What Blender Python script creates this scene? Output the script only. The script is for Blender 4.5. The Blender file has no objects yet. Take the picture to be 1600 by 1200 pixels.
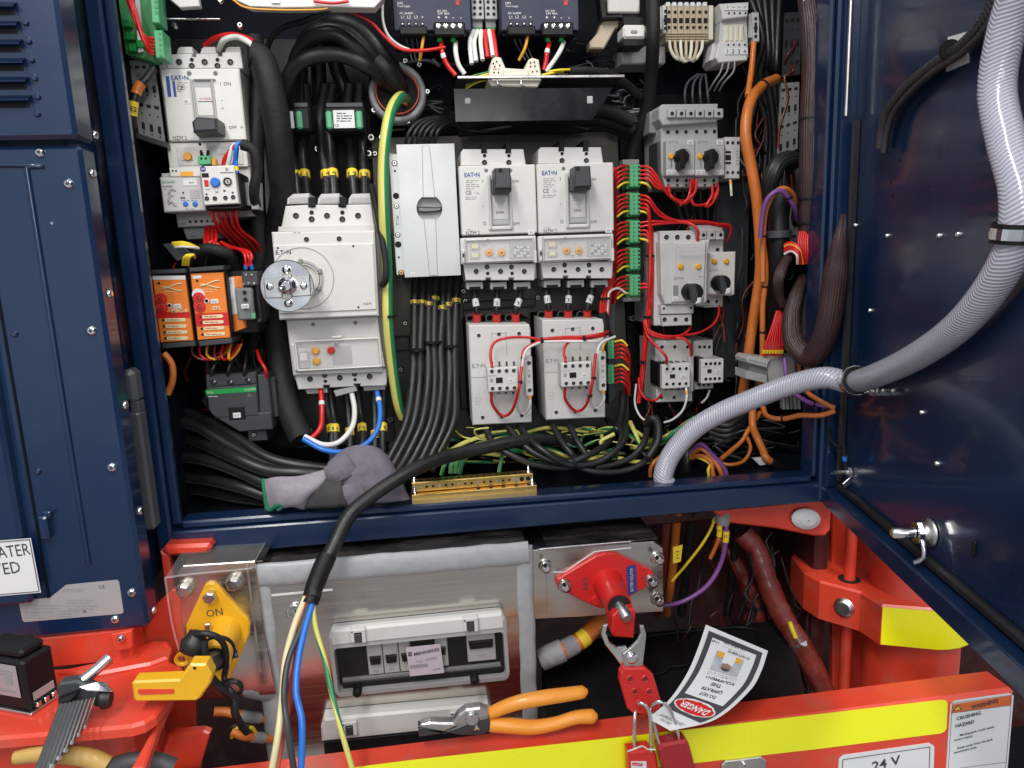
import bpy, math, random
from mathutils import Vector, Matrix
random.seed(7)
sc = bpy.context.scene
C = sc.collection
# ---------------------------------------------------------------- camera
F = 1110.0; CZ = 1.30
_V = Vector((239, 6040, F)); _H = Vector((8700, -534, F))
dn = _V.normalized(); rt = (_H - _H.dot(dn) * dn).normalized(); fw = rt.cross(dn)
cam = bpy.data.objects.new('camera', bpy.data.cameras.new('camera')); C.objects.link(cam)
cx_ = Vector((rt[0], fw[0], -dn[0])); cy_ = -Vector((rt[1], fw[1], -dn[1])); cz_ = -Vector((rt[2], fw[2], -dn[2]))
m = Matrix((cx_, cy_, cz_)).transposed().to_4x4(); m.translation = Vector((0, 0, CZ))
cam.matrix_world = m
cam.data.sensor_width = 36; cam.data.lens = F / 1600 * 36; cam.data.clip_start = .02; cam.data.clip_end = 60
sc.camera = cam
# ---------------------------------------------------------------- light
world = bpy.data.worlds.new('World'); sc.world = world; world.use_nodes = True
bg = world.node_tree.nodes['Background']; bg.inputs[0].default_value = (.80, .88, 1, 1); bg.inputs[1].default_value = .60
def lamp(x, y, z, sx, sy, power, tgt, col=(1, .97, .93)):
    l = bpy.data.lights.new('ceiling_and_fill_light', 'AREA'); l.shape = 'RECTANGLE'; l.size = sx; l.size_y = sy; l.energy = power; l.color = col
    o = bpy.data.objects.new('ceiling_and_fill_light', l); C.objects.link(o); o.location = (x, y, z)
    o.rotation_euler = (Vector(tgt) - Vector((x, y, z))).to_track_quat('-Z', 'Z').to_euler()
lamp(-.55, -.35, 2.75, .25, 1.5, 34, (.0, 1.0, 1.2))
lamp(.95, -.5, 2.8, .25, 1.5, 26, (.1, 1.0, 1.2))
lamp(.1, -1.5, 1.7, .8, .5, 9, (.1, 1.0, 1.1))  # added soft fill behind the camera, below ceiling height
sc.view_settings.view_transform = 'Standard'; sc.view_settings.look = 'None'; sc.view_settings.exposure = 0.06; sc.view_settings.gamma = 1
# ---------------------------------------------------------------- geometry of the view: pixel -> point of the place
def ray(px, py):
    c = Vector((px - 800, py - 600, F)); return Vector((c.dot(rt), c.dot(fw), -c.dot(dn)))
def W(px, py, Y):
    q = ray(px, py); q = q * (Y / q[1]); return Vector((q[0], q[1], q[2] + CZ))
def ZP(px, py, z):                       # on the horizontal plane at height z (camera relative)
    q = ray(px, py); q = q * (z / q[2]); return Vector((q[0], q[1], q[2] + CZ))
def DP(px, py, off=0):                   # on the inner face of the open door
    q = ray(px, py); t = (DH.dot(DN) + off) / q.dot(DN); q = q * t; return Vector((q[0], q[1], q[2] + CZ))
DH = Vector((.590, .915, 0)); DU = Vector((-.203, -.979, 0)).normalized(); DN = Vector((DU[1], -DU[0], 0)).normalized()
if DN[0] > 0: DN = -DN
# ---------------------------------------------------------------- materials
MATS = {}
def smudge(name, a, b_, sc_):         # wiped and fingered patches in the clear coat
    nt = MATS[name].node_tree; b = nt.nodes['Principled BSDF']; tc = [x for x in nt.nodes if x.type == 'TEX_COORD'][0]
    n = nt.nodes.new('ShaderNodeTexNoise'); n.inputs['Scale'].default_value = sc_; n.inputs['Detail'].default_value = 9; n.inputs['Roughness'].default_value = .7; n.inputs['Distortion'].default_value = 1.2
    nt.links.new(tc.outputs['Object'], n.inputs['Vector']); r = nt.nodes.new('ShaderNodeMapRange'); r.inputs[1].default_value = .38; r.inputs[2].default_value = .66; r.inputs[3].default_value = a; r.inputs[4].default_value = b_
    nt.links.new(n.outputs['Fac'], r.inputs[0]); nt.links.new(r.outputs[0], b.inputs['Coat Roughness'])
def mat(name, col, rough=.5, metal=0, coat=0, var=.12, vs=9, bump=0, bs=120, spec=.5, alpha=1, trans=0, emit=0, rv=.12, dirt=0):
    m = bpy.data.materials.new(name); m.use_nodes = True; nt = m.node_tree; b = nt.nodes['Principled BSDF']
    b.inputs['Roughness'].default_value = rough; b.inputs['Metallic'].default_value = metal
    b.inputs['Coat Weight'].default_value = coat; b.inputs['Coat Roughness'].default_value = .06
    b.inputs['Specular IOR Level'].default_value = spec; b.inputs['Alpha'].default_value = alpha
    b.inputs['Transmission Weight'].default_value = trans
    tc = nt.nodes.new('ShaderNodeTexCoord')
    n = nt.nodes.new('ShaderNodeTexNoise'); n.inputs['Scale'].default_value = vs; n.inputs['Detail'].default_value = 6; n.inputs['Roughness'].default_value = .65
    nt.links.new(tc.outputs['Object'], n.inputs['Vector'])
    mr = nt.nodes.new('ShaderNodeMapRange'); mr.inputs[1].default_value = .3; mr.inputs[2].default_value = .7
    mr.inputs[3].default_value = 1 - var; mr.inputs[4].default_value = 1 + var * .6
    nt.links.new(n.outputs['Fac'], mr.inputs[0])
    vm = nt.nodes.new('ShaderNodeVectorMath'); vm.operation = 'SCALE'; vm.inputs[0].default_value = col[:3]
    nt.links.new(mr.outputs[0], vm.inputs['Scale']); out = vm.outputs[0]
    if dirt:
        n2 = nt.nodes.new('ShaderNodeTexNoise'); n2.inputs['Scale'].default_value = 30; n2.inputs['Detail'].default_value = 8
        nt.links.new(tc.outputs['Object'], n2.inputs['Vector'])
        m2 = nt.nodes.new('ShaderNodeMapRange'); m2.inputs[1].default_value = .52; m2.inputs[2].default_value = .75; m2.inputs[4].default_value = dirt
        nt.links.new(n2.outputs['Fac'], m2.inputs[0])
        mx = nt.nodes.new('ShaderNodeMix'); mx.data_type = 'RGBA'; nt.links.new(m2.outputs[0], mx.inputs[0]); nt.links.new(out, mx.inputs[6]); mx.inputs[7].default_value = (.22, .19, .15, 1)
        out = mx.outputs[2]
    nt.links.new(out, b.inputs['Base Color'])
    r = nt.nodes.new('ShaderNodeMapRange'); r.inputs[1].default_value = .3; r.inputs[2].default_value = .7
    r.inputs[3].default_value = max(.02, rough - rv * .5); r.inputs[4].default_value = min(1, rough + rv)
    nt.links.new(n.outputs['Fac'], r.inputs[0]); nt.links.new(r.outputs[0], b.inputs['Roughness'])
    if bump:
        nb = nt.nodes.new('ShaderNodeTexNoise'); nb.inputs['Scale'].default_value = bs; nb.inputs['Detail'].default_value = 3
        nt.links.new(tc.outputs['Object'], nb.inputs['Vector'])
        bp = nt.nodes.new('ShaderNodeBump'); bp.inputs['Strength'].default_value = bump; bp.inputs['Distance'].default_value = .001
        nt.links.new(nb.outputs['Fac'], bp.inputs['Height']); nt.links.new(bp.outputs[0], b.inputs['Normal'])
    MATS[name] = m; return m
def nodes_of(name): m = MATS[name]; return m.node_tree, m.node_tree.nodes['Principled BSDF']
mat('blue', (.0036, .019, .062), .30, 0, .6, .2, 3, .12, 500, dirt=.012)
smudge('blue', .05, .26, 5)
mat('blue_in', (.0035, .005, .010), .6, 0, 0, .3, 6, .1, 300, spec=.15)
mat('bargrey', (.10, .105, .115), .45, .3)
mat('glossblack', (.004, .004, .005), .16, 0, 0, .3, 20, spec=.4)
mat('red', (.72, .058, .026), .36, 0, .35, .14, 5, .10, 300, dirt=.28)
mat('reddark', (.17, .018, .010), .42, 0, .3, .5, 16, .9, 60, dirt=.35)
smudge('red', .10, .4, 7)
mat('red_shaded', (.055, .007, .006), .5, 0, .1, .5, 8, .3, 160, dirt=.2)  # frame red with the shade of the well put into its base colour
mat('reddeep', (.36, .010, .018), .3, 0, .3, .08, 20, .08, 400)
mat('bandgrey', (.13, .13, .13), .3, .6)
mat('white', (.64, .63, .60), .42, 0, 0, .05, 12, .08, 900, dirt=.10)
mat('white2', (.55, .54, .52), .45, 0, 0, .07, 12, .08, 900, dirt=.14)
mat('ochre', (.52, .33, .09), .45, 0, .1, .15, 30)
mat('grey', (.40, .40, .39), .48, 0, 0, .08, 12, .08, 900)
mat('grey2', (.24, .245, .24), .5, 0, 0, .1, 12, .1, 900)
mat('darkgrey', (.045, .048, .052), .42, 0, 0, .2, 15, .1, 700)
mat('black', (.007, .007, .008), .5, 0, 0, .25, 20, .1, 500, spec=.3)
mat('rubber', (.014, .014, .015), .40, 0, 0, .35, 25, .25, 260, rv=.2)
mat('hole', (.004, .004, .004), .8, 0, 0, .1, 10)
mat('print', (.05, .05, .055), .6, 0, 0, .1, 10)
mat('printgrey', (.28, .28, .28), .6, 0, 0, .1, 10)
mat('logoblue', (.02, .07, .32), .5, 0, 0, .1, 10)
mat('steel', (.62, .61, .59), .28, 1, 0, .12, 30, .1, 300)
mat('chrome', (.80, .80, .80), .14, 1, 0, .1, 30)
mat('zinc', (.55, .53, .48), .38, 1, 0, .3, 40, .2, 200)
mat('plate', (.13, .125, .11), .5, .5, 0, .25, 22, .15, 160)
mat('brass', (.66, .44, .14), .33, 1, 0, .25, 30, .15, 200)
mat('orange', (.78, .20, .02), .45, 0, 0, .08, 12)
mat('orangecable', (.62, .17, .028), .38, 0, .1, .2, 30, .15, 200)
mat('orangegrip', (.85, .32, .03), .38, 0, .2, .06, 12)
mat('amber', (.80, .36, .03), .4, 0, 0, .06, 12)
mat('yellow', (.85, .62, .03), .45, 0, 0, .08, 20)
mat('isoyellow', (.80, .42, .012), .38, 0, .2, .08, 20, .1, 300)
mat('cream', (.72, .64, .38), .5, 0, 0, .1, 20)
mat('redwire', (.60, .012, .010), .36, 0, .1, .15, 30)
mat('redpla', (.62, .018, .015), .35, 0, .2, .08, 20, .08, 400)
mat('salmon', (.55, .09, .06), .42, 0, 0, .1, 20)
mat('whitewire', (.72, .71, .68), .4, 0, 0, .06, 20)
mat('bluewire', (.02, .17, .62), .36, 0, .1, .08, 20)
mat('navy', (.012, .018, .045), .5, 0, 0, .15, 20, .1, 500)
mat('navylabel', (.03, .04, .24), .5)
mat('purple', (.20, .07, .26), .42, 0, 0, .15, 20)
mat('green', (.06, .30, .10), .42, 0, 0, .1, 20)
mat('palegreen', (.10, .42, .20), .4, 0, 0, .1, 20)  # paler green plastic of terminals, plugs and bars
mat('sgreen', (.01, .30, .06), .45)
mat('beige', (.46, .38, .27), .5, 0, 0, .08, 20)
mat('ivory', (.68, .64, .53), .45, 0, 0, .06, 20)
mat('label', (.70, .70, .70), .5, 0, 0, .03, 20)
mat('silverlabel', (.40, .38, .38), .42, .2, 0, .06, 20)
mat('labellilac', (.52, .45, .50), .5, 0, 0, .03, 20)
mat('hiviz', (.95, .94, .010), .30, 0, .5, .025, 260, .12, 420)
mat('warnorange', (.62, .13, .03), .4, 0, .2)
mat('sealant', (.36, .37, .38), .55, 0, .1, .12, 60, .5, 90)
mat('glove', (.185, .168, .205), .92, 0, 0, .18, 60, .8, 1400, spec=.15)
mat('glovecuff', (.30, .275, .31), .9, 0, 0, .15, 80, .7, 1200)
mat('glovedark', (.05, .048, .05), .8, 0, 0, .3, 60, .6, 500)
mat('cuffgreen', (.01, .16, .08), .8, 0, 0, .1, 80, .5, 900)
mat('boot', (.28, .28, .29), .6, 0, 0, .3, 60, .9, 60)
mat('trunk', (.62, .60, .56), .5)
mat('skin', (.32, .16, .11), .6)
mat('photoback', (.42, .44, .46), .6, 0, 0, .3, 60)
mat('clear', (.9, .88, .88), .08, 0, 0, .02, 10, alpha=.11, spec=.6)
mat('smoke', (.03, .035, .03), .04, 0, 0, .02, 10, alpha=.16, spec=.45)
mat('floor', (.30, .29, .28), .55, 0, 0, .25, 3, dirt=.4)
mat('darkwall', (.03, .03, .03), .7)
# painted / brushed stainless: streaks stretched sideways
def stretch_mat(name, col, rough, metal, sx, sy, sz, var, coat=0, rv=.2):
    m = mat(name, col, rough, metal, coat, var, 1, rv=rv); nt = m.node_tree
    n = [x for x in nt.nodes if x.type == 'TEX_NOISE'][0]; tc = [x for x in nt.nodes if x.type == 'TEX_COORD'][0]
    mp = nt.nodes.new('ShaderNodeMapping'); mp.inputs['Scale'].default_value = (sx, sy, sz)
    nt.links.new(tc.outputs['Object'], mp.inputs[0]); nt.links.new(mp.outputs[0], n.inputs['Vector'])
stretch_mat('stainless', (.66, .62, .57), .20, 1, 5, 5, 190, .12, rv=.10)
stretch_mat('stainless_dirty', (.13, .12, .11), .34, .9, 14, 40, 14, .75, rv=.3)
stretch_mat('coverplate', (.50, .51, .50), .34, .35, 3, 3, 3, .05)
# cables with a pattern along their length (UV: u round, v metres along)
def uvmat(name, rough=.5, coat=0, metal=0):
    m = bpy.data.materials.new(name); m.use_nodes = True; MATS[name] = m; nt = m.node_tree
    b = nt.nodes['Principled BSDF']; b.inputs['Roughness'].default_value = rough; b.inputs['Coat Weight'].default_value = coat; b.inputs['Metallic'].default_value = metal
    uv = nt.nodes.new('ShaderNodeUVMap'); sp = nt.nodes.new('ShaderNodeSeparateXYZ'); nt.links.new(uv.outputs[0], sp.inputs[0])
    return nt, b, sp
def mth(nt, op, a, bb=None, c=None):
    n = nt.nodes.new('ShaderNodeMath'); n.operation = op
    for i, v in enumerate((a, bb, c)):
        if v is None: continue
        if isinstance(v, (int, float)): n.inputs[i].default_value = v
        else: nt.links.new(v, n.inputs[i])
    return n.outputs[0]
def mixc(nt, fac, a, b):
    n = nt.nodes.new('ShaderNodeMix'); n.data_type = 'RGBA'; nt.links.new(fac, n.inputs[0])
    for i, v in ((6, a), (7, b)):
        if isinstance(v, tuple): n.inputs[i].default_value = (*v, 1)
        else: nt.links.new(v, n.inputs[i])
    return n.outputs[2]
def gy(name, twist, thr, ph=0):
    nt, b, sp = uvmat(name, .42, .1)
    f = mth(nt, 'FRACT', mth(nt, 'ADD', mth(nt, 'MULTIPLY', sp.outputs[1], twist), mth(nt, 'ADD', sp.outputs[0], ph)))
    g = mth(nt, 'GREATER_THAN', f, thr)
    nt.links.new(mixc(nt, g, (.62, .58, .14), (.02, .20, .08)), b.inputs['Base Color'])
gy('greenyellow', 6.0, .62); gy('greenyellow_big', 0.0, .66, .84)
def bundle(name, c1, c2, n=26, rough=.38):
    nt, b, sp = uvmat(name, rough)
    nz = nt.nodes.new('ShaderNodeTexNoise'); nz.inputs['Scale'].default_value = 7; nz.inputs['Detail'].default_value = 4
    mp = nt.nodes.new('ShaderNodeMapping'); mp.inputs['Scale'].default_value = (n * .40, 2.2, 1)
    uv = [x for x in nt.nodes if x.type == 'UVMAP'][0]; nt.links.new(uv.outputs[0], mp.inputs[0]); nt.links.new(mp.outputs[0], nz.inputs['Vector'])
    w = mth(nt, 'SINE', mth(nt, 'MULTIPLY', sp.outputs[0], n * 6.2832))
    w = mth(nt, 'MULTIPLY_ADD', w, .14, .2); f = mth(nt, 'MULTIPLY_ADD', nz.outputs['Fac'], .9, w)
    nt.links.new(mixc(nt, mth(nt, 'SUBTRACT', f, .25), c1, c2), b.inputs['Base Color'])
    bp = nt.nodes.new('ShaderNodeBump'); bp.inputs['Strength'].default_value = .9; bp.inputs['Distance'].default_value = .0015
    nt.links.new(f, bp.inputs['Height']); nt.links.new(bp.outputs[0], b.inputs['Normal'])
bundle('bundle', (.010, .006, .006), (.105, .048, .048)); bundle('bundleblack', (.006, .006, .006), (.05, .05, .05), 14)
def braid(name, c1, c2, k, pitch, rough=.4, amp=1):
    nt, b, sp = uvmat(name, rough, .3)
    u = mth(nt, 'MULTIPLY', sp.outputs[0], k); tri = mth(nt, 'PINGPONG', u, 1.0)
    f = mth(nt, 'FRACT', mth(nt, 'ADD', mth(nt, 'MULTIPLY', sp.outputs[1], 1 / pitch), mth(nt, 'MULTIPLY', tri, amp)))
    g = mth(nt, 'SMOOTH_MAX', mth(nt, 'MULTIPLY_ADD', mth(nt, 'SINE', mth(nt, 'MULTIPLY', f, 6.2832)), .5, .5), 0, .1)
    nt.links.new(mixc(nt, g, c1, c2), b.inputs['Base Color'])
    bp = nt.nodes.new('ShaderNodeBump'); bp.inputs['Strength'].default_value = .45; bp.inputs['Distance'].default_value = .0008
    nt.links.new(g, bp.inputs['Height']); nt.links.new(bp.outputs[0], b.inputs['Normal']); return nt, b
nt_, b_ = braid('hose', (.33, .33, .40), (.58, .58, .65), 4, .0036, .20, 2.6)
b_.inputs['Subsurface Weight'].default_value = .3; b_.inputs['Subsurface Radius'].default_value = (.01, .01, .012); b_.inputs['Coat Weight'].default_value = .5
braid('blackbraid', (.006, .006, .007), (.045, .045, .048), 8, .004)
def corrug(name, c1, c2, pitch, rough=.5):
    nt, b, sp = uvmat(name, rough)
    f = mth(nt, 'MULTIPLY_ADD', mth(nt, 'SINE', mth(nt, 'MULTIPLY', sp.outputs[1], 6.2832 / pitch)), .5, .5)
    nt.links.new(mixc(nt, f, c1, c2), b.inputs['Base Color'])
    bp = nt.nodes.new('ShaderNodeBump'); bp.inputs['Strength'].default_value = .9; bp.inputs['Distance'].default_value = .001
    nt.links.new(f, bp.inputs['Height']); nt.links.new(bp.outputs[0], b.inputs['Normal'])
mat('wrap', (.013, .013, .014), .62, 0, 0, .4, 30, .8, 130, spec=.35)
nt_, b_, sp_ = uvmat('printedrubber', .38)
nz_ = nt_.nodes.new('ShaderNodeTexNoise'); nz_.inputs['Scale'].default_value = 1; nz_.inputs['Detail'].default_value = 2; mp_ = nt_.nodes.new('ShaderNodeMapping'); mp_.inputs['Scale'].default_value = (60, 420, 1)
nt_.links.new([x for x in nt_.nodes if x.type == 'UVMAP'][0].outputs[0], mp_.inputs[0]); nt_.links.new(mp_.outputs[0], nz_.inputs['Vector'])
ban = mth(nt_, 'LESS_THAN', mth(nt_, 'ABSOLUTE', mth(nt_, 'SUBTRACT', sp_.outputs[0], .30)), .022); ban = mth(nt_, 'MULTIPLY', ban, mth(nt_, 'GREATER_THAN', nz_.outputs['Fac'], .5))
nt_.links.new(mixc(nt_, ban, (.013, .013, .014), (.10, .10, .10)), b_.inputs['Base Color'])
# ---------------------------------------------------------------- mesh builder
TXT = {}
def glyphs(s, bold):
    k = (s, bold)
    if k not in TXT:
        c = bpy.data.curves.new('t', 'FONT'); c.body = s; c.size = 1; c.resolution_u = 2; c.offset = .018 if bold else 0
        o = bpy.data.objects.new('t', c); me = bpy.data.meshes.new_from_object(o)
        v = [tuple(x.co) for x in me.vertices]; f = [tuple(p.vertices) for p in me.polygons]
        bpy.data.objects.remove(o); bpy.data.meshes.remove(me); bpy.data.curves.remove(c)
        if v:
            x0 = min(p[0] for p in v); x1 = max(p[0] for p in v)
            v = [((p[0] - (x0 + x1) / 2), p[1] - .35) for p in v]
        TXT[k] = (v, f, (x1 - x0) if v else 1)
    return TXT[k]
class MB:
    def __init__(s): s.v = []; s.f = []; s.mi = []; s.sm = []; s.uv = []; s.mats = []; s.has = False
    def m(s, mt):
        if mt not in s.mats: s.mats.append(mt)
        return s.mats.index(mt)
    def add(s, vs, fs, mt, smooth=False, uvs=None):
        n = len(s.v); s.v += [tuple(p) for p in vs]; k = s.m(mt)
        for i, f in enumerate(fs):
            s.f.append(tuple(a + n for a in f)); s.mi.append(k); s.sm.append(smooth)
            s.uv.append(uvs[i] if uvs else None)
        if uvs: s.has = True
    # polygon (x,z) extruded along y between y0 (front) and y1, front edge chamfered by b
    def prism(s, pts, y0, y1, mt, b=0, T=None):
        n = len(pts); ar = sum(pts[i][0] * pts[(i + 1) % n][1] - pts[(i + 1) % n][0] * pts[i][1] for i in range(n))
        if ar < 0: pts = pts[::-1]
        rings = []
        if b > 0:
            ins = []
            for i in range(n):
                p, q, r_ = Vector(pts[i - 1]), Vector(pts[i]), Vector(pts[(i + 1) % n])
                e1 = (q - p); e2 = (r_ - q)
                if e1.length < 1e-9 or e2.length < 1e-9: ins.append(tuple(q)); continue
                e1.normalize(); e2.normalize()
                n1 = Vector((-e1[1], e1[0])); n2 = Vector((-e2[1], e2[0])); nn = n1 + n2
                if nn.length < 1e-6: nn = n1
                nn.normalize(); k = min(2, 1 / max(.5, nn.dot(n1))); ins.append(tuple(q + nn * b * k))
            rings = [(ins, y0), (pts, y0 + b), (pts, y1)]
        else: rings = [(pts, y0), (pts, y1)]
        vs = []
        for pp, y in rings:
            for x, z in pp: vs.append(Vector((x, y, z)))
        fs = [tuple(range(n)), tuple(reversed(range((len(rings) - 1) * n, len(rings) * n)))]
        for k in range(len(rings) - 1):
            for i in range(n):
                j = (i + 1) % n; fs.append((k * n + i, (k + 1) * n + i, (k + 1) * n + j, k * n + j))
        if T: vs = [T @ v for v in vs]
        s.add(vs, fs, mt)
    def box(s, x0, y0, z0, x1, y1, z1, mt, b=.001, T=None):
        b = min(b, (x1 - x0) * .4, (z1 - z0) * .4, (y1 - y0) * .8)
        if b <= 0: b = 0
        if b: pts = [(x0 + b, z0), (x1 - b, z0), (x1, z0 + b), (x1, z1 - b), (x1 - b, z1), (x0 + b, z1), (x0, z1 - b), (x0, z0 + b)]
        else: pts = [(x0, z0), (x1, z0), (x1, z1), (x0, z1)]
        s.prism(pts, y0, y1, mt, b, T)
    def lathe(s, p, d, prof, mt, n=16, flat=False, cap=True):
        d = Vector(d).normalized(); a = d.orthogonal().normalized(); bb = d.cross(a); p = Vector(p); vs = []; fs = []
        for t, r in prof:
            for i in range(n):
                an = 2 * math.pi * i / n; vs.append(p + d * t + (a * math.cos(an) + bb * math.sin(an)) * r)
        for k in range(len(prof) - 1):
            for i in range(n):
                j = (i + 1) % n; fs.append((k * n + i, k * n + j, (k + 1) * n + j, (k + 1) * n + i))
        s.add(vs, fs, mt, not flat)
        n0 = (len(prof) - 1) * n
        if not cap: return
        s.add(vs[:n], [tuple(reversed(range(n)))], mt); s.add(vs[n0:], [tuple(range(n))], mt)
    def tube(s, pts, r, mt, n=10, step=.006, cap=True, taper=None, flat=1):
        P = spline(pts, step); L = len(P); vs = []; fs = []; uv = []; t0 = None; a = None; acc = 0; prev = None; ls = []
        for i in range(L):
            t = (P[min(i + 1, L - 1)] - P[max(i - 1, 0)]).normalized()
            if a is None:
                a = Vector((1, 0, 0)) if abs(t[0]) < .8 else Vector((0, 0, 1))
            a = (a - a.dot(t) * t)
            if a.length < 1e-5: a = t.orthogonal()
            a.normalize(); b = t.cross(a)
            if prev is not None: acc += (P[i] - prev).length
            prev = P[i]; ls.append(acc)
            rr = r if taper is None else r * taper(i / (L - 1))
            for k in range(n):
                an = 2 * math.pi * k / n; vs.append(P[i] + a * math.cos(an) * rr + b * math.sin(an) * rr * flat)
        for i in range(L - 1):
            for k in range(n):
                j = (k + 1) % n; fs.append((i * n + k, i * n + j, (i + 1) * n + j, (i + 1) * n + k))
                uv.append(((k / n, ls[i]), ((k + 1) / n, ls[i]), ((k + 1) / n, ls[i + 1]), (k / n, ls[i + 1])))
        s.add(vs, fs, mt, True, uv)
        if cap: s.add(vs[:n], [tuple(reversed(range(n)))], mt); s.add(vs[-n:], [tuple(range(n))], mt)
    def text(s, st, O, ex, ez, h, mt, bold=False, maxw=None):
        v, f, w = glyphs(st, bold); k = h / .7; kx = k if not maxw else min(k * 1.15, maxw / w)
        s.add([O + ex * (p[0] * kx) + ez * (p[1] * k) for p in v], f, mt)
    def grid(s, rows, mt, smooth=True, uv=True):      # rows of points
        h = len(rows); w = len(rows[0]); vs = [p for r_ in rows for p in r_]; fs = []; us = []
        for i in range(h - 1):
            for j in range(w - 1):
                fs.append((i * w + j, i * w + j + 1, (i + 1) * w + j + 1, (i + 1) * w + j))
                us.append(((j / (w - 1), i / (h - 1)), ((j + 1) / (w - 1), i / (h - 1)), ((j + 1) / (w - 1), (i + 1) / (h - 1)), (j / (w - 1), (i + 1) / (h - 1))))
        s.add(vs, fs, mt, smooth, us)
    def link(s, name, parent=None, origin=Vector((0, 0, 0))):
        me = bpy.data.meshes.new(name); me.from_pydata([tuple(Vector(v) - origin) for v in s.v], [], s.f)
        for mt in s.mats: me.materials.append(MATS[mt])
        me.polygons.foreach_set('material_index', s.mi); me.polygons.foreach_set('use_smooth', s.sm)
        if s.has:
            ul = me.uv_layers.new(name='UVMap'); li = 0
            for u, f in zip(s.uv, s.f):
                for k in range(len(f)):
                    if u: ul.data[li].uv = u[k]
                    li += 1
        me.update()
        o = bpy.data.objects.new(name, me); C.objects.link(o)
        if parent is not None: o.parent = parent
        else: o.location = origin
        return o
def spline(pts, step=.006):
    pts = [Vector(p) for p in pts]
    if len(pts) == 2: pts = [pts[0], (pts[0] + pts[1]) / 2, pts[1]]
    P = [pts[0] * 2 - pts[1]] + pts + [pts[-1] * 2 - pts[-2]]; out = []
    for i in range(1, len(P) - 2):
        p0, p1, p2, p3 = P[i - 1:i + 3]; L = (p2 - p1).length; n = max(2, min(40, int(L / step) + 1))
        for k in range(n):
            t = k / n; out.append(.5 * ((2 * p1) + (p2 - p0) * t + (2 * p0 - 5 * p1 + 4 * p2 - p3) * t * t + (3 * p1 - p0 - 3 * p2 + p3) * t ** 3))
    out.append(pts[-1]); return out
X = Vector((1, 0, 0)); Zv = Vector((0, 0, 1)); FY = Vector((0, -1, 0))
LABELS = {}
def tag(o, label, cat, group=None):
    o['label'] = label; o['category'] = cat
    if group: o['group'] = group
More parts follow.
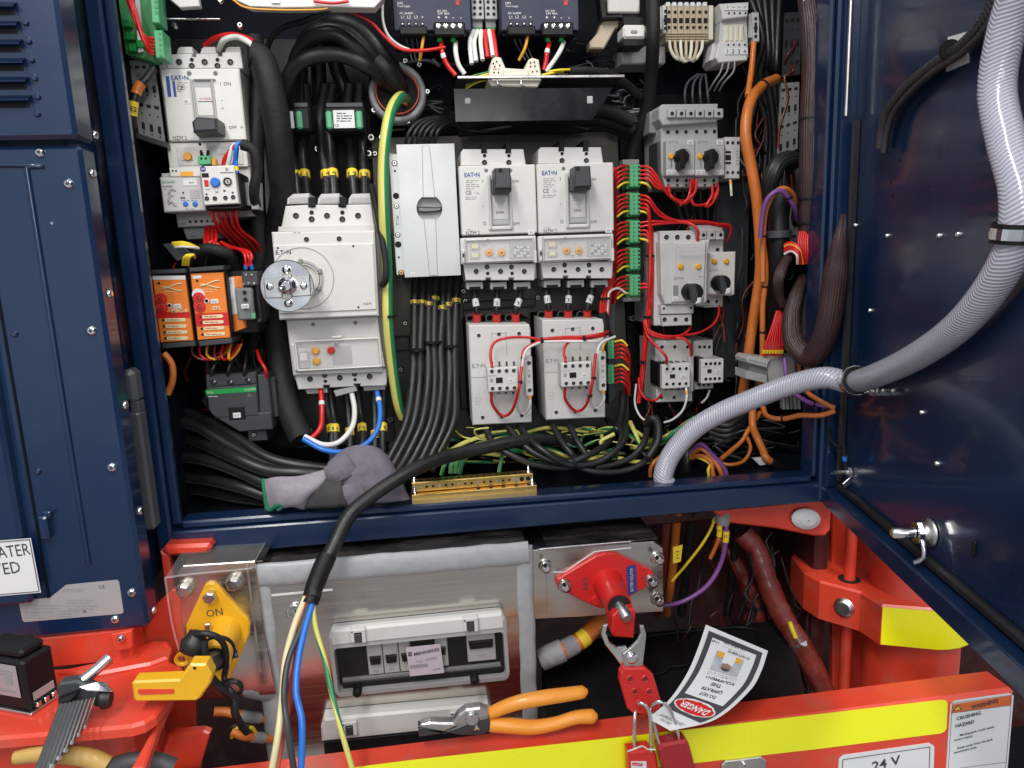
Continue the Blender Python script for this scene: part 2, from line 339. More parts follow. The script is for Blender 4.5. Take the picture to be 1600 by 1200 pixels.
class Dev:
    """one thing; its features are given in photo pixels on planes at real depth Y (metres in front of the camera)"""
    def __init__(s, name, label, cat, px, py, Y, group=None):
        s.Y = Y; s.O = W(px, py, Y); s.e = bpy.data.objects.new(name, None); s.e.empty_display_size = .01; C.objects.link(s.e); s.e.location = s.O
        tag(s.e, label, cat, group); s.parts = {}; s.off = (0, 0); s.sub = {}
    def P(s, key, parent=None):
        if key not in s.parts: s.parts[key] = MB(); s.sub[key] = parent
        return s.parts[key]
    def w(s, px, py, f=0): return W(px + s.off[0], py + s.off[1], s.Y + f)
    def px(s, f=0): return (s.Y + f) / F
    def box(s, key, mt, x0, y0, x1, y1, f=0, t=.01, b=.001, parent=None):
        cx, cy = (x0 + x1) / 2, (y0 + y1) / 2; a = s.w(x0, cy, f); c = s.w(x1, cy, f); d = s.w(cx, y0, f); e = s.w(cx, y1, f)
        s.P(key, parent).box(a[0], s.Y + f, e[2], c[0], s.Y + f + t, d[2], mt, b)
    def poly(s, key, mt, pts, f=0, t=.01, b=0, parent=None):
        q = [s.w(x, y, f) for x, y in pts]; s.P(key, parent).prism([(p[0], p[2]) for p in q], s.Y + f, s.Y + f + t, mt, b)
    def cyl(s, key, mt, cx, cy, r, f=0, t=.01, n=16, b=0, r2=None, parent=None, flat=False):
        o = s.w(cx, cy, f); k = s.px(f); R = r * k; R2 = (r2 if r2 is not None else r) * k
        prof = [(0, R - b), (b, R), (t, R2)] if b else [(0, R), (t, R2)]
        s.P(key, parent).lathe(o, (0, 1, 0), prof, mt, n, flat)
    def ring(s, key, mt, cx, cy, r, w_, f=0, t=.001, n=28):
        o = s.w(cx, cy, f); k = s.px(f); a = r * k; b = (r - w_) * k
        s.P(key).lathe(o, (0, 1, 0), [(t, b), (0, b), (0, a), (t, a)], mt, n, True)
    def hole(s, cx, cy, r, f=0, key='screw_hole', body=None, screw=True):   # a round well with a screw head at the bottom
        s.n = getattr(s, 'n', 0) + 1; P = s.P('%s#%d' % (key, s.n)); o = s.w(cx, cy, f); k = s.px(f); R = r * k
        P.lathe(o + Vector((0, -.0005, 0)), (0, 1, 0), [(0, R * .86), (-.0001, R * 1.04), (.0004, R * 1.14), (.0012, R * 1.14)], body or 'white2', 14)
        P.lathe(o + Vector((0, -.0008, 0)), (0, 1, 0), [(0, R * .88), (.0012, R * .88)], 'hole', 14, True)
        if screw and r > 3: P.lathe(o + Vector((R * .08, -.001, -R * .1)), (0, 1, 0), [(0, R * .48), (.001, R * .55)], 'darkgrey', 10)
    def bolt(s, cx, cy, r, f=0, key='bolt', mt='steel', t=.004, hexa=False):
        P = s.P(key); o = s.w(cx, cy, f); R = r * s.px(f)
        P.lathe(o, (0, 1, 0), [(-t * .4, R * .6), (0, R * .92), (t * .5, R), (t, R)], mt, 6 if hexa else 14, hexa)
        P.lathe(o + Vector((0, -t * .4 - .0003, 0)), (0, 1, 0), [(0, R * .38), (.001, R * .38)], 'darkgrey', 6, True)
    def text(s, key, mt, st, x, y, h, f=-.0004, bold=False, maxw=None, rot=0, parent=None):
        s.n = getattr(s, 'n', 0) + 1; key = '%s#t%d' % (key, s.n)
        k = s.px(f); a = math.radians(rot); ex = X * math.cos(a) + Zv * math.sin(a); ez = -X * math.sin(a) + Zv * math.cos(a)
        s.P(key, parent).text(st, s.w(x, y, f), ex, ez, h * k, mt, bold, maxw * k if maxw else None)
    def lines(s, key, mt, x0, y0, x1, n, dy, h=1.2, f=-.0004, gap=True):
        for i in range(n):
            x = x0; end = x1 - random.random() * (x1 - x0) * .45
            while x < end:
                w_ = 3 + random.random() * 7; xe = min(end, x + w_); a = s.w(x, y0 + i * dy, f); c = s.w(xe, y0 + i * dy, f); hh = h * .5 * s.px(f)
                s.P(key).add([(a[0], a[1], a[2] - hh), (c[0], a[1], c[2] - hh), (c[0], a[1], c[2] + hh), (a[0], a[1], a[2] + hh)], [(0, 1, 2, 3)], mt)
                x = xe + (1.6 if gap else 0)
    def tube(s, key, mt, pts, d, n=8, parent=None, cap=True):
        q = [s.w(p[0], p[1], p[2] if len(p) > 2 else 0) for p in pts]; r = d / 2 * s.px()
        s.P(key, parent).tube(q, r, mt, n, cap=cap)
    def done(s):
        objs = {}
        for k in s.parts:
            if s.sub[k]: continue
            o = s.parts[k].link(k.split('#')[0], s.e, s.O); objs[k] = o
        for k in s.parts:
            if s.sub[k]: s.parts[k].link(k.split('#')[0], objs[s.sub[k]], s.O)
        return s.e
def cable(name, label, cat, pts, dpx, mt, group=None, marks=(), n=10, ties=(), world_pts=None, taper=None):
    """pts (px,py,Y); marks: (t, length_px, material, text or None, fatter) become child sleeves; ties: t values"""
    rj = random.Random(len(label) * 31 + int(pts[0][0] * 7) if pts else 1)
    if pts and len(pts) > 4: pts = [p if i in (0, len(pts) - 1) else (p[0] + rj.uniform(-1, 1) * min(2.2, dpx * .14), p[1] + rj.uniform(-1, 1) * min(2.2, dpx * .14), p[2] + rj.uniform(-.003, .003)) for i, p in enumerate(pts)]
    P = world_pts or [W(*p) for p in pts]; Ya = sum(p[1] for p in P) / len(P); r = dpx / 2 * Ya / F
    b = MB(); b.tube(P, r, mt, n, taper=taper); O = P[0].copy(); o = b.link(name, None, O); tag(o, label, cat, group)
    S = spline(P, .003); N = len(S)
    for mk in marks:
        t, L, mm, st = mk[:4]; fat = mk[4] if len(mk) > 4 else 1.12
        i = int(t * (N - 1)); h = max(1, int(L / 2 * Ya / F / .003)); i0 = max(0, i - h); i1 = min(N - 1, i + h); q = MB()
        if i1 - i0 < 1: i1 = min(N - 1, i0 + 1); i0 = max(0, i1 - 1)
        q.tube([S[i0], S[(i0 + i1) // 2], S[i1]] if i1 - i0 > 1 else [S[i0], S[i1]], r * fat, mm, 12)
        if st:
            c = (S[i0] + S[i1]) / 2; ax = (S[i1] - S[i0]).normalized()
            ex = Vector((1, 0, 0)); ez = Vector((0, 0, 1))
            if st[0] == '|': st = st[1:]; ez = Vector((ax[0], 0, ax[2])).normalized(); ez = -ez if ez[2] < 0 else ez; ex = Vector((ez[2], 0, -ez[0]))
            toc = (Vector((0, 0, CZ)) - c).normalized()
            q.text(st, c + toc * (r * fat + .0012), ex, ez, r * 1.1, 'print', True, r * 1.7)
        me = q.link('marker_sleeve', o, O)
    for t in ties:
        i = int(t * (N - 1)); q = MB(); a = S[max(0, i - 1)]; c = S[min(N - 1, i + 1)]
        q.lathe((a + c) / 2, c - a, [(-.0013, r * 1.02), (-.0013, r * 1.22), (.0013, r * 1.22), (.0013, r * 1.02)], 'black', 12, True)
        hd = (a + c) / 2 + Vector((r * .8, -r * .8, 0)); q.box(hd[0] - .0018, hd[1] - .002, hd[2] - .002, hd[0] + .0018, hd[1] + .002, hd[2] + .002, 'black', .0004)
        q.link('cable_tie', o, O)
    return o
def tie(label, px, py, Y, ax, rpx, group='black cable ties round the wiring'):
    q = MB(); r = rpx * Y / F; c = W(px, py, Y); a = Vector((ax[0], 0, ax[1]))
    q.lathe(c, a, [(-.0015, r * .9), (-.0015, r), (.0015, r), (.0015, r * .9)], 'black', 14, True)
    q.box(c[0] - .002, c[1] - r - .004, c[2] - .002, c[0] + .002, c[1] - r + .001, c[2] + .002, 'black', .0004)
    o = q.link('cable_tie', None, c); o.location = c; tag(o, label, 'cable tie', group)
# ================================================================ setting and enclosure
def struct(name, mb): o = mb.link(name); o['kind'] = 'structure'; return o
b = MB(); b.box(-5, -4, 0, 5, 5, .002, 'floor', 0); struct('floor', b)
b = MB(); b.box(-3, 1.9, .004, 3, 1.95, 3.2, 'darkwall', 0); struct('wall', b)

e = Dev('electrical_enclosure', 'dark blue steel electrical cabinet standing open, packed with breakers and wiring', 'electrical cabinet', 800, 820, .92)
def eb(key, mt, x0, y0, z0, x1, y1, z1, bv=.002): e.P(key).box(x0, y0, z0 + CZ, x1, y1, z1 + CZ, mt, bv)
eb('back_panel', 'blue_in', -.40, 1.20, -.37, .67, 1.21, .55)
eb('side_wall', 'blue_in', -.352, .962, -.37, -.346, 1.199, .55)
eb('side_wall#2', 'blue_in', .664, .956, -.37, .670, 1.199, .55)
eb('front_return', 'blue', .5640, .9505, -.37, .663, .9555, .55)
eb('floor_panel', 'blue_in', -.345, .956, -.352, .663, 1.199, -.342)
eb('top_panel', 'blue_in', -.345, .93, .54, .663, 1.199, .548)
eb('front_stile', 'blue', -.351, .920, -.372, -.3322, .945, .55, .003)
eb('front_stile', 'blue', -.3318, .926, -.330, -.3208, .936, .55, .0025)
eb('front_stile#2', 'blue', .563, .920, -.375, .590, .950, .55, .003)
eb('front_stile#2', 'blue', .5555, .926, -.338, .5625, .960, .55, .0025)
e.P('sill').prism([(-.3318, -.372 + CZ), (.5625, -.3745 + CZ), (.5625, -.3455 + CZ), (-.3318, -.337 + CZ)], .9205, .955, 'blue', .002)
e.P('sill').prism([(-.3205, -.3365 + CZ), (.555, -.345 + CZ), (.555, -.336 + CZ), (-.3205, -.326 + CZ)], .927, .958, 'blue', .0025)
e.done()

d = Dev('mounting_plate', 'dark grey galvanised mounting plate behind the middle devices', 'mounting plate', 770, 680, 1.17)
d.poly('plate', 'plate', [(580, 215), (965, 205), (985, 678), (600, 690)], 0, .006, .001)
for x, y in ((633, 505), (626, 577), (724, 455), (727, 470), (840, 465), (716, 530), (586, 240)): d.bolt(x, y, 5, -.003, 'bolt#%d_%d' % (x, y))
for x, y in ((712, 470), (950, 470)):
    d.box('rail', 'darkgrey', x, y, x + 125, y + 12, -.02, .02, .001) if x < 900 else None
d.box('rail#2', 'darkgrey', 716, 470, 728, 640, -.03, .03, .001)
d.box('rail#3', 'darkgrey', 600, 528, 640, 548, -.03, .03, .001)
d.done()
d = Dev('mounting_plate', 'black mounting plate carrying the terminal strip and right hand starters', 'mounting plate', 1060, 640, 1.185)
d.poly('plate', 'black', [(966, 150), (1190, 140), (1180, 665), (985, 675)], 0, .006, .001)
d.poly('rail', 'darkgrey', [(1120, 290), (1172, 285), (1165, 590), (1112, 590)], -.05, .04, .001)
for x, y in ((1003, 212), (987, 497), (965, 128), (1170, 500)): d.bolt(x, y, 7, -.02, 'bolt#%d_%d' % (x, y), t=.012)
d.done()
d = Dev('mounting_plate', 'black painted mounting plate behind the left hand devices', 'mounting plate', 400, 690, 1.19)
d.poly('plate', 'black', [(250, 60), (575, 60), (598, 700), (290, 700)], 0, .005, .001)
d.poly('bracket', 'darkgrey', [(455, 610), (612, 605), (618, 690), (462, 700)], -.03, .02, .001)
for x, y in ((485, 672), (610, 655), (612, 697), (497, 233), (580, 215), (576, 240), (597, 215)): d.bolt(x, y, 7, -.034, 'bolt#%d_%d' % (x, y), t=.01)
d.done()

# ---------------------------------------------------------------- the open door, hinged on the right stile
do = bpy.data.objects.new('enclosure_door', None); C.objects.link(do); do.location = DH + Vector((0, 0, CZ - .36))
tag(do, 'glossy dark blue cabinet door swung open on the right, hoses clipped to it', 'cabinet door'); DO = do.location.copy()
DM = Matrix((DU, -DN, Zv)).transposed().to_4x4(); DM.translation = DH + Vector((0, 0, CZ))   # local x along door, y away from inner face, z up
b = MB(); b.box(0, 0, -.352, .95, .004, .60, 'blue', .001, DM); b.link('inner_sheet', do, DO)
b = MB()
b.box(-.004, -.022, -.378, .95, .012, -.3525, 'blue', .002, DM); b.box(-.012, -.020, -.352, -.0005, .030, .60, 'blue', .002, DM)
b.link('edge_flange', do, DO)
b = MB(); b.box(.012, -.008, -.352, .95, -.001, -.3405, 'rubber', .003, DM); b.box(.011, -.010, -.340, .0175, -.001, .155, 'rubber', .003, DM); b.link('gasket', do, DO)
b = MB(); b.tube([DM @ Vector((.008, -.016, .16)), DM @ Vector((.008, -.016, .6))], .0030, 'steel', 8); b.link('stay_rod', do, DO)
b = MB(); b.tube([DM @ Vector((-.022, -.02, -.33)), DM @ Vector((-.022, -.02, .6))], .006, 'black', 8); b.link('hinge', do, DO)
def dbolt(px, py, r, lab):
    q = MB(); p = DP(px, py); q.lathe(p + DN * .003, -DN, [(-.001, r * .5), (0, r * .9), (.003, r)], 'chrome', 12); q.link(lab, do, DO)
for x, y in ((1388, 368), (1500, 366), (1470, 368), (1338, 352), (1361, 485), (1328, 480), (1319, 617), (1442, 644), (1466, 724)): dbolt(x, y, .0030, 'rivet')
for x, y in ((1406, 250), (1392, 284), (1395, 305), (1349, 272)):
    q = MB(); p = DP(x, y); q.lathe(p + DN * .0006, -DN, [(0, .002), (.002, .002)], 'hole', 8, True); q.link('hole', do, DO)
# fasteners of the door
q = MB(); p = DP(1455, 832)
q.lathe(p + DN * .001, DN, [(0, .016), (.003, .016), (.003, .011), (.012, .011)], 'steel', 18); q.lathe(p + DN * .012, DN, [(0, .013), (.005, .013)], 'chrome', 6, True)
q.lathe(p + DN * .018, DN, [(0, .006), (.022, .006), (.024, .004)], 'chrome', 12); o = q.link('latch', do, DO)
q = MB(); a = p + DN * .014; q.tube([a, a + DU * .012 - Zv * .008, a + DU * .016 - Zv * .022, a + DU * .010 - Zv * .030 + DN * .006], .0028, 'chrome', 8); q.link('cam', o, Vector(DO))
q = MB(); p = DP(1326, 738, .004); q.lathe(p - DN * .003, DN, [(0, .0075), (.005, .0075), (.005, .003), (.028, .003)], 'chrome', 6, True)
q.box(-.004, 0, -.006, .004, .002, .010, 'steel', .0005, Matrix.Translation(p + DN * .008 + Vector((.004, -.006, -.014))) @ Matrix.Rotation(.9, 4, 'Y')); q.link('earth_stud', do, DO)
q = MB(); p = DP(1470, 640); 
q = MB(); q.tube([DP(1355, 612, .004), DP(1395, 610, .008)], .002, 'chrome', 8)
for k in range(3): q.lathe(DP(1362 + k * 9, 612, .006), DU, [(-.003, .005), (.003, .005)], 'chrome', 6, True)
q.link('hose_stud', do, DO)
q = MB(); p = DP(1524, 856); q.box(-.004, -.003, -.008, .004, 0, .008, 'black', .001, Matrix.Translation(p)); q.link('plug', do, DO)

cable('blue_terminal_wire', 'blue crimp terminal and short black lead on the lower door hinge corner', 'wire', [(1313, 650, .86), (1318, 690, .86), (1320, 716, .86), (1322, 732, .86)], 5, 'rubber', marks=[(.84, 13, 'bluewire', None, 1.6)])
# ---------------------------------------------------------------- left cabinet
l = Dev('side_cabinet', 'glossy dark blue cabinet with louvred vents left of the open enclosure', 'cabinet', 150, 980, .82)
xr = -.334
def lb(key, mt, x0, y0, z0, x1, y1, z1, bv=.002): l.P(key).box(x0, y0, z0 + CZ, x1, y1, z1 + CZ, mt, bv)
zs = W(60, 224, .82)[2] - CZ
lb('lower_panel', 'blue', -.95, .820, -.4145, xr, .850, zs - .002, .004)
lb('inner_body', 'blue', -.95, .8505, -.40, -.360, .955, .60, .002)
lb('upper_panel', 'blue', -.95, .812, zs + .003, xr + .001, .850, .60, .004)
def lx(px, py): return W(px, py, .82)[0]
xb = lx(42, 262); zt = W(42, 262, .82)[2] - CZ; zb = W(144, 882, .82)[2] - CZ
l.P('bead').tube([(xb, .8195, zb + CZ), (xb, .8195, zt + CZ)], .0028, 'blue', 8)
l.P('bead').tube([(xb, .8195, zt + CZ), (xb - .03, .8195, zt + CZ + .003), (-.95, .8195, zt + CZ + .016)], .0022, 'blue', 8)
xd = lx(20, 700)
lb('hatch', 'blue', -.95, .807, W(62, 935, .82)[2] - CZ, xd, .8195, W(2, 480, .82)[2] - CZ + .2, .004)
l.P('seam').box(xd + .010, .8188, W(62, 935, .82)[2] - .0, xd + .0125, .8199, W(2, 480, .82)[2] + .3, 'blue_in', 0)
l.box('catch', 'blue', 59, 808, 74, 845, -.010, .010, .002)
l.box('catch', 'blue', 66, 800, 78, 810, -.008, .008, .001)
for i in range(6):
    y = 11 + i * 29.0; x1 = 27 + i * 4.7; y1 = 16.5
    l.box('louvre#%d' % i, 'hole', -40, y, x1, y + y1, -.0083, .003, .003)
    p0 = l.w(-40, y - 1, -.009); p1 = l.w(x1, y - 1, -.009)
    z0 = p1[2]; P = l.P('louvre_hood#%d' % i)
    P.add([(p0[0], .8115, z0 + .004), (p1[0], .8115, z0 + .004), (p1[0], .803, z0 - .001), (p0[0], .803, z0 - .001)], [(0, 1, 2, 3), (3, 2, 1, 0)], 'blue')
    P.add([(p0[0], .803, z0 - .001), (p1[0], .803, z0 - .001), (p1[0], .8035, z0 - .0025), (p0[0], .8035, z0 - .0025)], [(0, 1, 2, 3)], 'blue')
    if i: l.cyl('rivet#%d' % i, 'blue', x1 + 7, y - 6, 4.5, -.0105, .003, 10, .001)
l.cyl('rivet#9', 'blue', 57, 177, 4.5, -.0105, .003, 10, .001)
for x, y in ((61, 238), (106, 287), (142, 517), (174, 731), (205, 927), (179, 969)): l.bolt(x, y, 7, -.002, 'screw#%d' % x, 'chrome', .003)
for x, y in ((22, 522), (59, 737)): l.bolt(x, y, 5, -.0015, 'screw#%d' % x, 'blue', .003)
l.cyl('rivet#10', 'steel', 81, 349, 2, -.001, .001, 8)
for x, y, Y in ((146, 211, .86), (136, 271, .84), (164, 459, .84), (190, 633, .84), (215, 798, .84), (238, 953, .84)):
    p = W(x, y, Y); p[0] = xr; l.P('side_screw#%d' % x).lathe(p, (1, 0, 0), [(-.001, .005), (.002, .005), (.003, .003)], 'chrome', 12)
l.done()
d = Dev('door_edge_handle', 'long grey metal bar standing in the gap between the two blue cabinets', 'bar', 235, 830, .915)
xa = W(206, 700, .88)[0]; xb_ = W(225, 700, .88)[0]; z_ = [W(200, y, .88)[2] for y in (578, 632, 644, 832)]
d.P('bar').box(xa, .88, z_[3], xb_, .90, z_[2], 'bargrey', .003); d.P('bar').box(xa + .004, .881, z_[2] - .002, xb_, .90, z_[1] + .002, 'bargrey', .001); d.P('hook').box(xa - .001, .879, z_[1], xb_, .90, z_[0], 'bargrey', .005)
d.done()
# stickers of the left cabinet
d = Dev('warning_sticker', 'white sticker with black letters ending ATER and YED on the left cabinet', 'sticker', 30, 930, .8065)
d.poly('sheet', 'label', [(-80, 851), (48, 841), (64, 926), (-65, 937)], 0, .0004)
for a, c in (((-78, 853), (46, 843)), ((46, 843), (61, 924)), ((61, 924), (-60, 934))):
    p, q = d.w(*a, -.0004), d.w(*c, -.0004); d.P('border').tube([p, q], .0005, 'print', 4)
d.text('lettering', 'print', 'WATER', 10, 862, 19, bold=False, rot=3, maxw=66); d.text('lettering', 'print', 'YED', 10, 888, 19, rot=3, maxw=38)
d.done()
d = Dev('data_plate', 'silver rating plate with small print and CE mark low on the left cabinet', 'data plate', 100, 970, .8195)
d.poly('sheet', 'silverlabel', [(29, 939), (78, 934), (103, 914), (183, 906), (186, 909), (193, 956), (190, 959), (38, 972), (35, 969)], 0, .0005)
d.lines('fine_print', 'printgrey', 98, 921, 140, 2, 3.2); d.lines('fine_print', 'printgrey', 35, 946, 100, 3, 5); d.lines('fine_print', 'printgrey', 105, 938, 155, 4, 4.5); d.lines('fine_print', 'printgrey', 38, 958, 75, 3, 4); d.lines('fine_print', 'printgrey', 92, 955, 125, 3, 4)
d.text('lettering', 'print', 'CE', 159, 917, 5, rot=3); d.text('lettering', 'print', 'UL', 132, 955, 4, bold=True, rot=3)
d.done()
# ================================================================ moulded case breakers (two alike, side by side)
def nzm(dx, dy, label, stick):
    d = Dev('circuit_breaker', label, 'circuit breaker', 780, 450, 1.02, 'moulded case breakers side by side in the middle'); d.off = (dx, dy)
    d.box('body', 'white2', 722, 262, 836, 438, .03, .12, .001)
    d.box('cover', 'white', 719, 258, 838, 366, 0, .045, .0015)
    d.poly('top_cap', 'white', [(720, 259), (720, 238), (724, 233), (752, 233), (752, 240), (761, 240), (761, 233), (790, 233), (790, 240), (799, 240), (799, 233), (818, 233), (822, 259)], .008, .08, .001)
    d.box('trip_frame', 'white', 720, 370, 838, 411, 0, .05, .0012)
    d.poly('terminal_cap', 'white', [(724, 412), (837, 412), (835, 438), (803, 438), (803, 434), (795, 434), (795, 438), (767, 438), (767, 434), (759, 434), (759, 438), (728, 438)], .008, .09, .001)
    for i, x in enumerate((742, 779, 816)):
        d.box('terminal_shroud#%d' % i, 'grey', x - 13, 441, x + 13, 452, .02, .06, .001)
        d.box('terminal_shroud#%d' % i, 'hole', x - 9, 448, x + 9, 452.6, .0195, .05, .0003)
    for i, x in enumerate((757, 795)):
        d.box('phase_gap#%d' % i, 'hole', x - 4, 222, x + 4, 239.5, .012, .05, .0004)
        d.hole(x, 243, 3, .008, 'screw_hole', 'white', False); d.hole(x, 254, 4.6, .008, 'screw_hole', 'white')
        d.hole(x + 4, 417, 4.2, .008, 'screw_hole', 'white'); d.hole(x + 5, 427, 3, .008, 'screw_hole', 'white', False)
        d.box('phase_gap#%d' % (i + 2), 'hole', x - 1, 436, x + 9, 452, .03, .05, .0004)
        d.bolt(x + 2.5, 266, 3, -.0006, 'cover_screw#%d' % i, 'grey2', .001)
    for x in (744, 782, 819): d.hole(x, 424, 4.4, .008, 'screw_hole', 'white')
    # toggle slot: raised rails, sunk track
    d.box('toggle_slot', 'white2', 764, 272, 768, 358, -.005, .006, .0012); d.box('toggle_slot', 'white2', 796, 272, 800, 358, -.005, .006, .0012)
    d.box('toggle_slot', 'white', 764, 353, 800, 359, -.004, .005, .0012); d.box('toggle_slot', 'grey', 768.5, 280, 795.5, 352.5, -.0006, .001, .0002)
    d.box('toggle_slot', 'white2', 770.5, 305, 793.5, 343, -.0012, .001, .0005)
    d.box('toggle_slot', 'grey2', 769, 350, 795, 352, -.002, .001, .0002)
    h0 = d.w(768, 300, -.002); h1 = d.w(795, 300, -.002); z0 = d.w(781, 301, -.020)[2]; z1 = d.w(781, 263, -.030)[2]
    P = d.P('toggle_handle'); a, c = h0[0] - .000, h1[0] + .001; k = .0022
    P.prism([(a + .001, z0 + .004), (c - .001, z0 + .004), (c - k, z1), (a + k, z1)], d.Y - .034, d.Y + .004, 'darkgrey', .0018)
    P.box(a, d.Y - .026, z0, c, d.Y - .002, z0 + .02, 'darkgrey', .0015)
    d.cyl('toggle_handle', 'hole', 782, 266, 3.4, -.0348, .002, 12)
    d.text('print', 'logoblue', 'EAT•N', 737.5, 273, 6.4, bold=True, maxw=23)
    d.lines('fine_print', 'printgrey', 728, 282, 750, 5, 3.2, .9); d.text('fine_print', 'print', 'CE', 732, 301, 6, maxw=9); d.text('fine_print', 'printgrey', 'UL', 746, 301, 4)
    d.lines('fine_print', 'printgrey', 727, 308, 752, 2, 3, .9); d.lines('fine_print', 'printgrey', 773, 310, 790, 3, 3, .7, -.0016); d.text('print', 'print', 'I', 754.5, 283, 5); d.text('print', 'print', 'O', 757, 349, 5); d.text('print', 'print', '•', 755, 322, 4)
    d.text('print', 'print', 'ON', 805.5, 283, 4.4); d.text('print', 'print', 'OFF', 807, 349.5, 4.4); d.text('print', 'print', 'NZM 2', 739, 365 - 1, 6, maxw=21)
    d.lines('fine_print', 'printgrey', 730, 359, 739, 1, 3, .8)
    d.text('print', 'print', '200A', 781, 331.5, 3.8, f=-.0016, maxw=13)
    d.box('device_sticker', 'label', 825, 360, 835, 366.5, -.0006, .0006, 0); d.text('device_sticker', 'print', stick, 830, 363.4, 3, f=-.0012)
    # trip unit behind a clear window
    f = -.0008
    d.box('trip_unit', 'white2', 729, 374.5, 833, 408, f, .001, .0002)
    for x0, x1, y0, y1 in ((735, 750, 380, 391), (735, 750, 394.5, 405)):
        d.box('trip_unit', 'grey', x0, y0, x1, y1, f - .0012, .001, .0004); d.box('trip_unit', 'cream', x0 + 2, y0 + 1.5, x1 - 3, y1 - 2.5, f - .002, .001, .0003)
    for i, x in enumerate((764.5, 784)):
        d.P('setting_dial#%d' % i).lathe(d.w(x, 395, f - .0035), (0, 1, 0), [(0, .0038), (.0008, .0046), (.0022, .005)], 'amber', 12)
        for k in range(10):
            an = k * .628; o = d.w(x, 395, f - .0014); q = o + Vector((math.cos(an) * .0056, 0, math.sin(an) * .0056)); d.P('setting_dial#%d' % i).box(q[0] - .0006, q[1], q[2] - .0006, q[0] + .0006, q[1] + .001, q[2] + .0006, 'amber', 0)
        d.box('setting_dial#%d' % i, 'print', x - 2, 394.4, x + 2, 395.6, f - .0042, .0008, 0)
    d.box('switch_bank', 'grey', 796, 378, 800 + 33, 404, f - .001, .001, .0004)
    for k in range(5):
        for j in range(4):
            d.box('switch_bank', 'label' if (k + j) % 3 else 'grey2', 803 + k * 5.2, 385 + j * 4.4, 806.4 + k * 5.2, 388 + j * 4.4, f - .0022, .0012, .0002)
    d.lines('fine_print', 'printgrey', 753, 381, 762, 2, 3, .9, f - .0004); d.lines('fine_print', 'printgrey', 770, 402, 782, 2, 2.6, .9, f - .0004)
    for s_ in ((727, 373, 834, 375.4), (727, 406.6, 834, 409), (727, 373, 729.4, 409), (832.4, 373, 834.8, 409)): d.box('window_frame', 'white2', *s_, -.005, .006, .0008)
    d.box('window_pane', 'clear', 729.5, 375.4, 832.4, 406.5, -.0048, .0008, 0, parent='window_frame')
    for x in (722, 835): d.box('latch#%d' % x, 'white', x, 391, x + 4, 411, -.006, .007, .001)
    d.box('latch#722', 'hole', 723, 396, 725.4, 402, -.0066, .001, 0)
    d.box('seam', 'printgrey', 760, 373.5, 765, 376, -.0056, .001, 0)
    return d.done()
nzm(0, 0, 'left of the two white moulded breakers with raised black toggle, beside the silver cover', 'F1')
nzm(121, -3, 'right of the two white moulded breakers with raised black toggle, beside the green terminals', 'F4')

# ================================================================ contactors under the breakers
def contactor(dx, dy, label, st):
    d = Dev('contactor', label, 'contactor', 782, 665, 1.02, 'white contactors below the moulded breakers'); d.off = (dx, dy)
    d.box('base', 'black', 731, 500, 831, 655, .05, .09, .001)
    d.poly('body', 'white', [(732, 508), (827, 507), (829, 515), (830.6, 590), (831, 660), (739, 664.5), (736, 600)], 0, .075, .0016)
    d.poly('seam', 'printgrey', [(736.5, 589.2), (763, 588.8), (763, 589.6), (736.5, 590)], -.0004, .0004)
    for s_ in ((768, 520, 792, 521.2), (768, 520, 769, 530), (791, 520, 792, 555)): d.box('slot_outline#%d' % s_[0], 'grey', *s_, -.0004, .0004, 0)
    for x, y in ((748, 524), (779.5, 522), (811, 521), (754, 652), (784, 651), (815, 649)): d.hole(x, y, 3.3, 0, 'screw_hole', 'white')
    d.text('print', 'printgrey', 'E.T•N', 748, 571.5, 6, bold=True, maxw=21); d.lines('print', 'white2', 742, 622, 756, 3, 5, 2)
    d.box('auxiliary_block', 'white2', 763, 575, 811, 613, -.03, .03, .0014)
    d.box('auxiliary_block', 'white', 762, 574, 810, 612, -.036, .008, .0014)
    for k in range(4):
        d.hole(768.5 + k * 11.4, 580 - k * .4, 3.4, -.036, 'terminal_screw', 'white'); d.hole(769.5 + k * 11.4, 607 - k * .4, 3.4, -.036, 'terminal_screw', 'white')
        d.P('wire_stub#%d' % k).box(*[v for v in (lambda a: (a[0] - .0012, a[1], a[2], a[0] + .0012, a[1] + .006, a[2] + .008))(d.w(769.5 + k * 11.4, 574, -.028))], 'darkgrey', .0005)
        d.box('wire_stub#%d' % k, 'darkgrey', 766.5 + k * 11.6, 613, 769.5 + k * 11.6, 616, -.02, .01, .0005)
    d.box('indicator_window', 'hole', 775, 590, 785.5, 598.5, -.0366, .001, .0002); d.box('fine_print', 'printgrey', 766, 591.5, 770, 597, -.0364, .0004, 0)
    d.box('device_sticker', 'label', 794, 591, 803, 598, -.0366, .0006, 0); d.text('device_sticker', 'print', st, 798.5, 594.5, 2.6, f=-.0372)
    d.text('print', 'printgrey', 'EATON', 769.5, 587, 2.8, f=-.0365, maxw=12)
    d.box('side_block', 'white', 821, 556.5, 832.5, 619.5, -.020, .03, .0014)
    d.hole(826.5, 567, 3.6, -.020, 'terminal_screw', 'white'); d.hole(827.6, 609.5, 3.6, -.020, 'terminal_screw', 'white')
    d.text('fine_print', 'print', '13', 827, 580, 3.4, f=-.0206, rot=90); d.text('fine_print', 'print', '14', 827.5, 597, 3, f=-.0206, rot=90); d.box('fine_print', 'printgrey', 825, 585, 829, 590, -.0204, .0003, 0)
    return d.done()
contactor(0, 0, 'left white contactor below the moulded breakers, next to the black cable bundle', 'K1')
contactor(115, -8, 'right white contactor below the moulded breakers, next to the dark terminal rail', 'K2')

